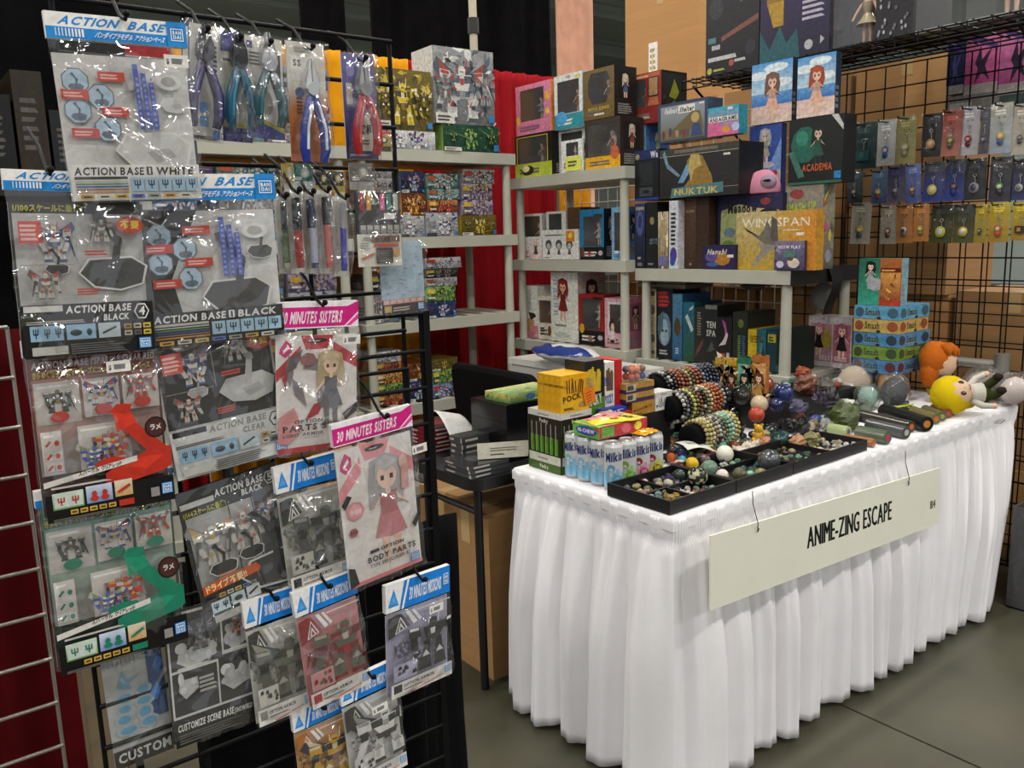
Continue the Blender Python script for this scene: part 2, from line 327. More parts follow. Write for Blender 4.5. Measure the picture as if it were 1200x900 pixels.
zw = at(880, 93, 0, 3.5).z; wires('wire_rack', 'white wire panel behind the board games and figures', (3.5, 2.36, .1), 1, 1.6, zw-.24, .0762, .0762, .0028, WHITEWIRE, .1)
wires('wire_rack', 'tall black wire wall carrying the keychain cards', (WX, 1.28, .04), 1, 1.17, 2.09, .09, .09, .0034, BLACKWIRE, .04)
wires('wire_rack', 'second black wire panel bent behind the keychain wall', (WX+.05, 1.28, .04), 1, .9, 1.5, .09, .115, .0028, BLACKWIRE, .04)
t = thing('wire_shelf', 'long black wire shelf across the top of the keychain wall', 'shelf', (3.18, 1.2, at(950, 64, 0, 3.2).z))
SHZ = t.location.z
mb = MB(); mb.cyl((0, 0, 0), (0, 1.55, 0), .0035, .0035, 6, '808080'); ml = mb.mesh('wire', BLACKWIRE); mb = MB(); mb.cyl((0, 0, 0), (.45, 0, 0), .0028, .0028, 6, '808080'); ms = mb.mesh('wire', BLACKWIRE)
for i in range(7): share('wire', ml, t, (.075*i, 0, -.006))
for j in range(27): share('wire', ms, t, (0, 1.55*j/26, 0))
share('wire', ml, t, (0, 0, -.045))
for j in range(19):
    mb = MB() if j == 0 else mb
    if j == 0: mb.cyl((0, 0, -.045), (0, 0, 0), .0028, .0028, 6, '808080'); mq = mb.mesh('wire', BLACKWIRE)
    share('wire', mq, t, (0, 1.55*j/18, 0))
for y in (.1, 1.5): mb = MB(); mb.cyl((.44, y, -.3), (.02, y, -.03), .006, .006, 6, '808080'); mb.build('bracket', BLACKWIRE, t)

# ------------------------------------------------------------------ plastic shelf units
def shelf_unit(label, loc, rz, w, d, tiers, lip=.056):
    t = thing('shelf_unit', label, 'shelf', loc, rz); mb = MB()
    mb.box((-w/2, 0, -lip), (w/2, d, -.012), '808080', skip=('t',))
    mb.box((-w/2, 0, -.012), (w/2, .03, 0), '808080'); mb.box((-w/2, d-.03, -.012), (w/2, d, 0), '808080'); mb.box((-w/2, .03, -.012), (-w/2+.05, d-.03, 0), '808080'); mb.box((w/2-.05, .03, -.012), (w/2, d-.03, 0), '808080')
    n = 9
    for i in range(n): x = -w/2+.06+(w-.12)*i/(n-1); mb.box((x-.03, .03, -.012), (x+.022, d-.03, -.001), '808080')
    me = mb.mesh('shelf_board', SHELFP)
    for z in tiers: share('shelf_board', me, t, (0, 0, z))
    zs = sorted(tiers); prev = 0
    for z in zs:
        mb = MB(); mb.smooth = True; mb.cyl((0, 0, 0), (0, 0, z-lip-prev), .024, .021, 12, '808080'); mp = mb.mesh('post', SHELFP)
        for x in (-w/2+.04, w/2-.04):
            for y in (.035, d-.035): share('post', mp, t, (x, y, prev))
        prev = z
    return t
LT = (1.885, 1.465, 1.05, .63, .2)
UA = shelf_unit('grey plastic shelf unit of model kits beside the red drape', ((1.9+2.84)/2, 3.6, 0), 0, .94, .44, LT)
UB = shelf_unit('grey plastic shelf unit of model kits behind the hanging tool packs', ((.92+1.86)/2, 3.6, 0), 0, .94, .44, LT)
FT = (1.765, 1.325, .885, .44)
UF = shelf_unit('grey plastic shelf unit of boxed figures in three tiers', (2.9, (2.85+3.73)/2, 0), -R(90), .88, .44, FT)
BT = (1.285, .85, .42)
UG = shelf_unit('low grey plastic shelf unit carrying the board games', (2.95, (1.98+2.835)/2, 0), -R(90), .855, .5, BT)
mb = MB(); mb.box((.4275, -.002, 1.226), (.431, .502, 1.287), '0'*6); mb.box((.36, -.004, 1.2865), (.431, .5, 1.2885), '0'*6); mb.build('black_wrap', BLACKP, UG)
mb = MB(); mb.grid(lambda u, v: V((.436+.01*math.sin(v*5), .25+.07*u+.02*math.sin(v*4), 1.29-.2*v)), 6, 12, '0'*6); mb.build('black_strap', BLACKP, UG)

# ------------------------------------------------------------------ sales table with cloth and skirt
TX0, TX1, TY0, TY1, TZ = 1.525, 3.515, 1.34, 1.97, .75
t = thing('sales_table', 'long folding table hidden under white cloth and skirt', 'table', ((TX0+TX1)/2, (TY0+TY1)/2, 0))
a, b = (TX1-TX0)/2, (TY1-TY0)/2
mb = MB(); mb.box((-a+.01, -b+.01, .715), (a-.01, b-.01, .747), '0'*6); mb.build('tabletop', SHELFP, t)
for sx in (-1, 1):
    for sy in (-1, 1): mb = MB(); mb.cyl((sx*(a-.25), sy*(b-.1), 0), (sx*(a-.25), sy*(b-.1), .715), .014, .014, 8, '0'*6); mb.build('leg', BLACKP, t)
CLOTH = mat('white_cloth', 'e2e0e3', .9, var=.03, bump=.12, bscale=260, spec=.15)
def cloth(name, m):
    mb = MB(); nx, ny = 60, 22
    def fn(u, v):
        x, y = TX0-.004+(TX1-TX0+.008)*u, TY0-.004+(TY1-TY0+.008)*v
        return V((x, y, TZ+.0015+.0018*NZ.noise(V((x*6, y*6, 0)))))
    mb.grid(fn, nx, ny, '0'*6)
    for (p, q) in (((0, 0), (1, 0)), ((0, 1), (0, 0)), ((1, 0), (1, 1)), ((1, 1), (0, 1))):
        mb.grid(lambda u, v: (lambda P: V((P.x, P.y, P.z-.035*v)) + V(((-.006 if P.x < TX0 else .006 if P.x > TX1 else 0), (-.006 if P.y < TY0 else .006 if P.y > TY1 else 0), 0))*min(1, v*4))(fn(p[0]+(q[0]-p[0])*u, p[1]+(q[1]-p[1])*u)), 60, 4, '0'*6)
    o = mb.build(name, m); return o
tag(cloth('tablecloth', CLOTH), 'flat white cloth covering the top of the long table', 'tablecloth')
def skirt():
    # path: back-left corner -> near corner -> far right -> back right
    pts = [V((TX0, TY1+.0, 0)), V((TX0, TY0, 0)), V((TX1, TY0, 0)), V((TX1, TY1, 0))]; seg = []; rc = .035
    def path(s):
        for k in range(3):
            L = (pts[k+1]-pts[k]).length
            if s <= L or k == 2:
                d = (pts[k+1]-pts[k])/L; n = V((d.y, -d.x, 0)); n = -n if k < 9 and n.dot(V((2.5, 1.7, 0))-pts[k]) > 0 else n
                q = pts[k]+d*min(s, L)
                # blend the outward normal round the corners
                for kk, off in ((k, s), (k+1, L-s)):
                    if 0 < kk < 3 and off < .06:
                        d2 = (pts[kk+1]-pts[kk]).normalized() if kk == k+1 else (pts[kk]-pts[kk-1]).normalized(); n2 = V((d2.y, -d2.x, 0)); n2 = -n2 if n2.dot(V((2.5, 1.7, 0))-pts[kk]) > 0 else n2
                        n = (n*(.5+.5*off/.06)+n2*(.5-.5*off/.06)).normalized()
                return q, n
            s -= L
    T = sum((pts[k+1]-pts[k]).length for k in range(3)); nu = 1500; rows = [0, .012, .03, .048, .06, .075, .1, .14, .19, .25, .32, .4, .48, .56, .64, .7, .75]
    vs = []; z_top = TZ-.006
    for dz in rows:
        t_ = max(0, (dz-.06)/.69)
        for i in range(nu+1):
            s = T*i/nu; q, n = path(s); w1 = NZ.noise(V((s*1.9, 3.1, 0))); w2 = NZ.noise(V((s*4.3, 9.7, t_*.6)))
            ph = s/.125*6.2832+6.0*w1+1.1*NZ.noise(V((s*6.5, 6.1, 0)))+.9*w2*t_; f = abs(math.sin(ph*.5))**.85; f = f*(1-.35*t_)+.35*t_*(.5+.5*math.sin(ph*.37+w2*3))
            f2 = math.sin(s/.041*6.2832+5*w1)*(1-t_)**2
            am = (.062+.03*NZ.noise(V((s*2.7, 0, 5)))+.016*NZ.noise(V((s*9, 1, 5))))*min(1, t_*2.2)**.8
            if dz <= .06: o = .009+.0022*math.sin(s/.0085*6.2832)*(dz/.06 > .1)+.003*math.sin(s/.07*6.283+w1*4)
            else: o = .009+am*f+.008*f2*min(1, t_*6)+.028*t_+.004*math.sin(ph*2.7+1)
            z = z_top-dz-.006*NZ.noise(V((s*1.3, 0, 1)))*min(1, dz/.06)
            if dz == rows[-1]: z = .012+.012*(1-f)+.008*w2
            if abs(dz-.06) < 1e-6: o -= .004
            P = q+n*o; k = t_*.115
            if P.x > 2.4: P.x -= (P.x-2.4)*k*1.9
            P.z = max(z, .006); vs.append(P)
    mb = MB(); mb.smooth = True; w = nu+1
    mb.add(vs, [(j*w+i+1, j*w+i, (j+1)*w+i, (j+1)*w+i+1) for j in range(len(rows)-1) for i in range(nu)], '0'*6)
    o = mb.build('table_skirt', CLOTH); mo = o.modifiers.new('s', 'SOLIDIFY'); mo.thickness = .002
    return tag(o, 'gathered white pleated skirt hanging around the long table', 'table skirt')
skirt()
# sign hung on the skirt
SIGNM = mat('cream_board', 'dcdccb', .7, var=.02)
A, B_, D = at(833, 628, 1, 1.243), at(1102, 548, 1, 1.243), at(838, 710, 1, 1.243)
w, h = (B_-A).length, (D-A).length; ang = math.atan2(B_.z-A.z, B_.x-A.x)
t = thing('booth_sign', 'long cream sign board pinned to the white skirt reading the stall name', 'sign', (A.x, 1.243, A.z)); t.rotation_euler = (R(-3), -ang, 0)
mb = MB(); mb.box((0, 0, -h), (w, .005, 0), 'dcdccb'); mb.build('board', SIGNM, t)
mb = MB(); mb.fr((0, 0, -h), (w, 0, 0), (0, 0, h)); [mb.text('ANIME-ZING ESCAPE', .35+dx, .38, .31, '0c0c0c', w=.383, bold=0, gap=.13) for dx in (0, .0014, .0028, .004)]; mb.build('lettering', MATTE, t); mb = MB(); mb.fr((0, 0, -h), (w, 0, 0), (0, 0, h)); [mb.text('814', .945+dx, .32, .14, '0c0c0c', w=.03, bold=0) for dx in (0, .0008, .0015)]; mb.build('stall_number', MATTE, t)
for u in (.155, .815):
    mb = MB(); x = w*u; mb.tube([(x, -.004, -.025), (x-.004, -.008, .0), (x-.016, -.001, .05), (x-.02, -.002, .085)], .0012, 5, '202020'); mb.tube([(x, -.004, -.025), (x+.006, -.004, -.018), (x+.004, .001, -.012)], .0012, 5, '202020'); mb.build('wire_hook', BLACKWIRE, t)

# ------------------------------------------------------------------ black side table, chair, cartons, bins
SX0, SX1, SY0, SY1, SZ = 1.44, 2.06, 2.03, 2.44, .72
SX0 = at(598, 575, 2, .72).x-.03; SY1 = at(497, 532, 2, .72).y; SX1 = SX0+.6; SY0 = 2.02
t = thing('side_table', 'small black folding table with film cases on it', 'table', ((SX0+SX1)/2, (SY0+SY1)/2, 0)); a, b = (SX1-SX0)/2, (SY1-SY0)/2
def rrect(w, h, r, n=6):
    return [(sx*(w-r)+r*math.cos(a0+i*math.pi/2/n), sy*(h-r)+r*math.sin(a0+i*math.pi/2/n)) for sx, sy, a0 in ((1, 1, 0), (-1, 1, math.pi/2), (-1, -1, math.pi), (1, -1, 1.5*math.pi)) for i in range(n+1)]
def slab(mb, pts, z0, z1, c):
    n = len(pts); lo = [(x, y, z0) for x, y in pts]; hi = [(x, y, z1) for x, y in pts]
    mb.add(hi, [range(n)], c); mb.add(lo, [range(n-1, -1, -1)], c); mb.add(lo+hi, [(i, (i+1) % n, n+(i+1) % n, n+i) for i in range(n)], c)
mb = MB(); slab(mb, rrect(a, b, .05), SZ-.035, SZ, '0'*6); mb.build('tabletop', BLACKP, t)
for y in (-b+.05, b-.05):
    for x in (-a+.05, a-.05): mb = MB(); mb.smooth = True; mb.cyl((x, y, 0), (x, y*.99, SZ-.035), .014, .014, 10, '0'*6); mb.build('leg', BLACKP, t)
for x in (-a+.05, a-.05): mb = MB(); mb.cyl((x, -b+.05, .6), (x, b-.05, .6), .01, .01, 8, '0'*6); mb.build('crossbar', BLACKP, t)
def carton(label, loc, dim, rz=0, m=CARDB, open_=False, group=None, tape='b89a6a', labels=(), cat='box'):
    t = thing('carton', label, cat, loc, rz, group); w, d, h = dim; mb = MB()
    if open_:
        mb.box((-w/2, -d/2, 0), (w/2, -d/2+.006, h), '0'*6); mb.box((-w/2, d/2-.006, 0), (w/2, d/2, h), '0'*6); mb.box((-w/2, -d/2+.006, 0), (-w/2+.006, d/2-.006, h), '0'*6); mb.box((w/2-.006, -d/2+.006, 0), (w/2, d/2-.006, h), '0'*6); mb.box((-w/2, -d/2, 0), (w/2, d/2, .006), '0'*6)
    else: mb.box((-w/2, -d/2, 0), (w/2, d/2, h), '0'*6)
    mb.build('body', m, t)
    if not open_:
        mb = MB(); mb.box((-w/2, -d/2, h), (w/2, -.002, h+.004), '0'*6); mb.build('flap', m, t); mb = MB(); mb.box((-w/2, .002, h), (w/2, d/2, h+.004), '0'*6); mb.build('flap', m, t)
        mb = MB(); mb.box((-w/2-.001, -.025, h+.004), (w/2+.001, .025, h+.005), tape); mb.box((-w/2-.0015, -.025, h*.8), (-w/2, .025, h+.004), tape); mb.box((-.025, -d/2-.0015, h*.82), (.025, -d/2, h+.004), tape) if d > w else None; mb.build('tape', GLOSS, t)
    else:
        mb = MB(); mb.add([(-w/2, -d/2, h), (w/2, -d/2, h), (w/2, -d/2-.08, h-.03), (-w/2, -d/2-.08, h-.03)], [(0, 1, 2, 3)], '0'*6); mb.build('flap', m, t)
    for (face, x0, z0, x1, z1) in labels:
        mb = MB()
        mb.fr(*{'f': ((0, -d/2-.001, 0), (1, 0, 0), (0, 0, 1)), 'l': ((-w/2-.001, 0, 0), (0, -1, 0), (0, 0, 1))}[face]); mb.rect(x0, z0, x1, z1, 'e4e2da'); mb.dash(x0+.01, z0+.015, x1-.01, z1-.02, 9, '9a9484'); mb.rect(x0+(x1-x0)*.35, z0+.01, x0+(x1-x0)*.5, z1-.05, 'd8c860'); mb.rect(x0+.01, z0+.01, x0+.03, z0+(z1-z0)*.3, '333333'); mb.build('shipping_label', PRINT, t)
    return t
carton('tall brown carton standing under the black side table', (SX0+.3, SY0+.2, 0), (.4, .26, .56))
carton('brown carton with one raised flap under the black side table', (SX0+.44, SY1+.26, 0), (.3, .28, .48), .1)
carton('pale brown carton on the floor behind the black side table leg', (1.52, 3.02, 0), (.3, .3, .5), .2, KRAFT)
carton('flat pale carton lying on another carton behind the side table', (1.52, 3.02, .505), (.28, .26, .09), .2, KRAFT)
GREYWRAP = mat('grey_wrapped_board', '48484a', .35, var=.2, scale=60)
gb = at(1175, 716, 2, 0)
carton('grey plastic wrapped carton open at the top beside the skirt', (gb.x+.27, gb.y-.17, 0), (.44, .36, .40), 0, GREYWRAP, True)
carton('folded brown board sticking out of the grey wrapped carton', (gb.x+.3, gb.y-.15, .008), (.3, .2, .44), .1, CARDB)
FELT = mat('black_upholstery', '0b0a0b', .9, var=.2, bump=.3, bscale=200, spec=.15)
cx = 2.16; q0 = at(533, 430, 0, cx); q1 = at(630, 424, 0, cx); zc = q0.z+.03
t = thing('chair', 'black upholstered stacking chair behind the side table', 'chair', (cx, (q0.y+q1.y)/2, 0), -R(90)); cw = (q0.y-q1.y)/2
def cushion(mb, w, h, th, fr):
    pts = rrect(w, h, .055); n = len(pts)
    rings = [[fr(x*k, y*k, z) for x, y in pts] for k, z in ((.9, 0), (.98, .012), (1, .03), (.98, .05), (.9, th))]
    mb.smooth = True
    for r0, r1 in zip(rings, rings[1:]): mb.add(r0+r1, [(i, (i+1) % n, n+(i+1) % n, n+i) for i in range(n)], '0'*6)
    mb.add(rings[-1], [range(n)], '0'*6); mb.add(rings[0], [range(n-1, -1, -1)], '0'*6)
mb = MB(); cushion(mb, cw, .22, .06, lambda x, y, z: V((x, z-.02-.1*y, zc-.22+y))); mb.build('backrest', FELT, t)
mb = MB(); cushion(mb, cw, .22, .06, lambda x, y, z: V((x, .21+y*.75, .42+z))); mb.build('seat', FELT, t)
for x in (-cw+.03, cw-.03):
    mb = MB(); mb.tube([(x, .0, 0), (x, .06, .42), (x, .02, zc-.2)], .012, 8, '0'*6); mb.build('leg', BLACKP, t); mb = MB(); mb.tube([(x, .36, 0), (x, .34, .42)], .012, 8, '0'*6); mb.build('leg', BLACKP, t)
p = at(602, 425, 0, 2.5)
t = thing('storage_bin', 'white lidded storage bin behind the black chair', 'storage bin', (2.735, 3.02, 0)); mb = MB(); mb.box((-.13, -.42, 0), (.13, .36, p.z-.03), 'd8d8d2'); mb.build('body', GLOSS, t); mb = MB(); mb.box((-.14, -.435, p.z-.03), (.14, .375, p.z), 'e2e2dc'); mb.build('lid', GLOSS, t); binz = p.z

# ================================================================== printed artwork (unit frame: 0..1 wide, 0..1 high)
def mech(p, cx, cy, h, cols, seed=0, wide=1.0, gun=True):
    """an invented armoured robot: feet at cy, height h (in frame heights)"""
    r = random.Random(seed); k = p.Y.length/p.X.length*wide; q = lambda x, y: (cx+x*h*k, cy+y*h)
    a, b, c, d = [C(x) for x in cols[:4]]; sh = lambda c, f: (c[0]*f, c[1]*f, c[2]*f, 1)
    P = lambda pts, col: p.poly([q(*t) for t in pts], col)
    l = r.uniform(-.05, .05); st = r.uniform(.1, .2)
    if r.random() < .6:
        for s in (-1, 1): P([(s*.1, .72), (s*.42, 1.0+r.uniform(-.1, 0)), (s*.5, .8), (s*.3, .55), (s*.12, .6)], sh(b, .7)); P([(s*.2, .75), (s*.4, .93), (s*.36, .78)], sh(c, .9))
    for s in (-1, 1):
        x = s*st
        P([(x-.1, 0), (x+.1, 0), (x+.08, .08), (x-.08, .08)], sh(b, .8)); P([(x-.085, .06), (x+.085, .06), (x*.9+.07, .26), (x*.9-.08, .26)], a); P([(x-.03, .08), (x+.03, .08), (x*.9+.02, .24), (x*.9-.03, .24)], sh(a, .7))
        P([(x*.9-.055, .24), (x*.9+.055, .24), (x*.7+.06, .44), (x*.6-.05, .44)], sh(a, .75)); P([(x*.9-.06, .22), (x*.9+.06, .22), (x*.9, .32)], c)
    P([(-.12, .38), (.12, .38), (.15, .48), (-.15, .48)], b); P([(-.04, .34), (.04, .34), (.05, .46), (-.05, .46)], d)
    P([(-.1, .47), (.1, .47), (.19+l, .72), (-.19+l, .72)], a); P([(-.17+l, .6), (-.04, .58), (-.04, .7), (-.18+l, .71)], sh(b, .9)); P([(.17+l, .6), (.04, .58), (.04, .7), (.18+l, .71)], sh(b, .75)); P([(-.03, .56), (.03, .56), (.04, .66), (-.04, .66)], c)
    for s in (-1, 1):
        sw = r.uniform(-.1, .12)
        P([(s*.19, .58), (s*.37, .6), (s*.38, .78), (s*.2, .76)], sh(a, .92 if s < 0 else .78)); P([(s*.22, .7), (s*.36, .72), (s*.36, .77), (s*.22, .75)], c)
        P([(s*.25, .44), (s*.34, .44), (s*.35, .6), (s*.24, .6)], sh(b, .6)); P([(s*(.24+sw), .24), (s*(.34+sw), .24), (s*.36, .46), (s*.24, .46)], sh(a, .85)); P([(s*(.25+sw), .19), (s*(.33+sw), .19), (s*(.33+sw), .25), (s*(.25+sw), .25)], sh(b, .5))
    P([(-.055, .7), (.055, .7), (.065, .8), (.03, .85), (-.03, .85), (-.065, .8)], sh(a, 1.05)); P([(-.04, .745), (.04, .745), (.035, .775), (-.035, .775)], d); P([(-.085, .76), (-.06, .76), (-.06, .88), (-.075, .88)], c); P([(.06, .76), (.085, .76), (.1, .96), (.085, .96)], c)
    if gun: g = r.choice((-1, 1)); p.seg(*q(g*.42, .12), *q(g*.3, .62), .05*h, sh(b, .35)); p.seg(*q(g*.47, -.02), *q(g*.41, .16), .02*h, sh(d, .8))
def girl(p, cx, cy, h, hair, dress, skin='e8c4a8', seed=0, legs='e8c4a8'):
    """an invented cartoon person in flat colours"""
    r = random.Random(seed); k = p.Y.length/p.X.length; q = lambda x, y: (cx+x*h*k, cy+y*h); P = lambda pts, c: p.poly([q(*t) for t in pts], c); sh = lambda c, f: tuple(x*f for x in C(c)[:3])+(1,)
    P([(-.16, .95), (.0, 1.0), (.16, .93), (.2, .7), (.14, .5), (-.05, .55), (-.2, .52), (-.19, .75)], sh(hair, .8))
    for s in (-1, 1): P([(s*.03, 0), (s*.09, 0), (s*.1, .3), (s*.02, .3)], legs)
    P([(-.08, .5), (.08, .5), (.17, .24), (.02, .22), (-.17, .25)], dress); P([(-.08, .44), (.08, .44), (.09, .64), (-.09, .64)], sh(dress, .75))
    for s in (-1, 1): P([(s*.08, .62), (s*.1, .55), (s*.2, .42+.1*r.random()), (s*.22, .46)], skin)
    P([(-.025, .62), (.025, .62), (.025, .7), (-.025, .7)], skin); p.ell(*q(0, .79), .105*h*k, .12*h, skin, 12)
    P([(-.13, .76), (-.11, .92), (0, .98), (.11, .92), (.13, .76), (.07, .86), (.0, .83), (-.07, .87)], hair)
    for s in (-1, 1): P([(s*.03, .755), (s*.065, .755), (s*.065, .8), (s*.03, .8)], '3a3038')
def robots_bg(p, x0, y0, x1, y1, c0, c1, n=9, seed=0, tri=None):
    r = random.Random(seed); p.vgrad(x0, y0, x1, y1, c0, c1); p.clip = (x0, y0, x1, y1)
    for i in range(n):
        x, y = r.uniform(x0, x1), r.uniform(y0, y1); s = r.uniform(.04, .2)*(x1-x0); c = C(tri or r.choice((c0, c1))); f = r.uniform(.5, 1.6); c = tuple(min(1, q*f) for q in c[:3])+(1,)
        p.poly([(x+s*math.cos(a), y+s*(y1-y0)/(x1-x0)*math.sin(a)) for a in sorted(r.uniform(0, 6.28) for _ in range(r.choice((3, 4, 5))))], c)
    p.clip = p.base
def stand_icon(p, x, y, w, h, bg, fg, n=3):
    p.rect(x, y, x+w, y+h, bg)
    for i in range(n):
        cx = x+w*(i+.5)/n; u = w/n
        p.rect(cx-u*.05, y+h*.18, cx+u*.05, y+h*.5, fg); p.rect(cx-u*.22, y+h*.42, cx+u*.22, y+h*.52, fg)
        for s in (-.2, 0, .2): p.rect(cx+u*s-u*.045, y+h*.48, cx+u*s+u*.045, y+h*.82, fg)
def hexa(p, x, y, r, k, c, b): p.ell(x, y, r*k*1.1, r*1.1, b, 8, .39); p.ell(x, y, r*k, r, c, 8, .39)
def base_arm(p, x, y, s, k, c, edge='d8d6d0'):
    q = lambda a, b: (x+a*s*k, y+b*s); sh = lambda f: tuple(t*f for t in C(c)[:3])+(1,)
    p.poly([q(-.52, .1), q(-.36, .33), q(.3, .36), q(.54, .2), q(.46, -.1), q(.1, -.2), q(-.3, -.14)], edge)
    p.poly([q(-.49, .1), q(-.34, .3), q(.29, .33), q(.5, .19), q(.43, -.08), q(.1, -.17), q(-.28, -.11)], c); p.poly([q(-.1, .08), q(.2, .14), q(.3, .02), q(.02, -.08)], sh(.7))
    p.poly([q(-.05, .12), q(.08, .12), q(.16, .62), q(.06, .64)], sh(.85)); p.poly([q(.04, .6), q(.18, .56), q(-.08, .98), q(-.18, .94)], sh(1.2)); p.poly([q(-.24, .9), q(-.04, .94), q(-.1, 1.06), q(-.26, 1.02)], sh(.8)); p.ell(*q(.1, .62), .07*s*k, .07*s, sh(.6), 10); p.ell(*q(-.14, .95), .05*s*k, .05*s, sh(.55), 10)
def maker(p, x, y, w, h): p.rect(x, y, x+w, y+h, '1878c0'); p.rect(x+w*.1, y+h*.1, x+w*.9, y+h*.9, 'e8eef2'); p.rect(x+w*.16, y+h*.16, x+w*.84, y+h*.84, '1878c0'); p.text('BAN', x+w*.5, y+h*.53, h*.22, 'f0f4f6', w*.55, al='c'); p.text('DAI', x+w*.5, y+h*.24, h*.22, 'f0f4f6', w*.5, al='c')
def hdr_base(p):
    p.rect(0, 0, 1, 1, 'eeece8'); p.rect(0, 0, 1, .45, '1a86d0'); p.text('ACTION', .08, .56, .3, '1f86d2', .4, .12); p.text('BASE', .56, .56, .3, '1f86d2', .26, .12)
    for i in range(9): p.rect(.06+i*.022, .1, .06+i*.022+.006+.009*i/8, .4, 'e4eaf0')
    p.text('バンダイプラモデル アクションベース', .32, .14, .17, 'e8eef4', .5, .1); p.rect(.85, 0, 1, 1, '1a86d0'); maker(p, .865, .18, .12, .62)
def hdr_mm(p):
    p.rect(0, 0, 1, 1, '1b7fd6'); p.poly([(0, 0), (.2, 0), (.28, 1), (0, 1)], 'e6e6e4'); p.poly([(.03, .18), (.19, .18), (.12, .82)], '2f8ad8'); p.poly([(.06, .28), (.16, .28), (.118, .6)], '5aa6e6')
    p.poly([(.23, .0), (.26, .0), (.36, 1), (.33, 1)], 'f0f0ee'); p.text('30 MINUTES MISSIONS', .35, .25, .42, 'e4ecf4', .5, .02, gap=.06); maker(p, .88, .3, .1, .5)
def hdr_sis(p):
    p.rect(0, 0, 1, 1, 'e8e4e6'); p.poly([(0, .05), (.82, .05), (1, .6), (1, 1), (.86, .8), (0, .8)], 'cf1e80'); p.poly([(.84, .05), (.9, .05), (1, .3), (1, .5)], 'e83a98'); p.text('30 MINUTES SISTERS', .04, .2, .42, 'f2dfe8', .74, .05)
def logos(p, x, y, w, h, n, cs=('b08a48', 'b8b4a8', 'c8b04a', '5a6aa8', '8a8a86')):
    for i in range(n): p.rect(x+w*i/n, y, x+w*(i+.8)/n, y+h, cs[i % len(cs)]); p.rect(x+w*(i+.15)/n, y+h*.3, x+w*(i+.65)/n, y+h*.65, '3a3630')
def art_ab1(bg, tb, tc, name, part, arm):
    def f(p, k):
        p.rect(0, 0, 1, 1, bg); p.poly([(.3, .0), (1, .0), (1, 1), (.42, 1), (.2, .5)], 'bdbcb8'); p.poly([(.55, .2), (1, .3), (1, 1), (.75, 1), (.48, .6)], 'cfcecb')
        for i, (x, y) in enumerate([(.14, .82), (.31, .72), (.13, .62), (.33, .5)]): hexa(p, x, y, .085, k, 'a9c2d4', '6c6e70'); base_arm(p, x, y-.05, .1, k, '5c6a78', '8ba2b4')
        for i, (x, y) in enumerate([(.3, .86), (.02, .73), (.3, .62), (.06, .47)]): p.rect(x, y-.035, x+.2, y+.03, 'c03a2c'); p.dash(x+.02, y-.02, x+.18, y+.02, 2, 'e6b0a6')
        base_arm(p, .66, .3, .52, k, arm); base_arm(p, .86, .66, .2, k, arm); p.ell(.83, .84, .1, .06, 'e0dfdc'); p.ell(.83, .84, .06, .035, 'b0aeaa')
        for i in range(3): p.poly([(.57+.055*i, .5), (.61+.055*i, .5), (.6+.055*i, .95-.06*i), (.56+.055*i, .95-.06*i)], '4a5cb4'); p.dash(.575+.055*i, .52, .6+.055*i, .88, 9, '8a98d0', .5)
        p.rect(0, 0, 1, .25, tb); p.text('ACTION BASE', .03, .18, .05, tc, .52, .12); p.rect(.575, .178, .62, .236, tc); p.text('1', .59, .186, .04, tb, .015); p.text(part, .645, .18, .05, tc, .3, .12)
        p.rect(.03, .15, .42, .168, '2a2826' if tc < '8' else 'b8b6b0')
        for i, c in enumerate(('b8b6ae', '4a8a54', '3a4a94', '8a6a4a', 'c88a3e')): p.rect(.03, .132-.019*i, .42, .142-.019*i, c)
        for i in range(5): stand_icon(p, .44+.108*i, .06, .1, .1, '9fc0d6', '2c3a44', 1 if i > 2 else 1)
        logos(p, .05, .012, .88, .032, 7)
    return f
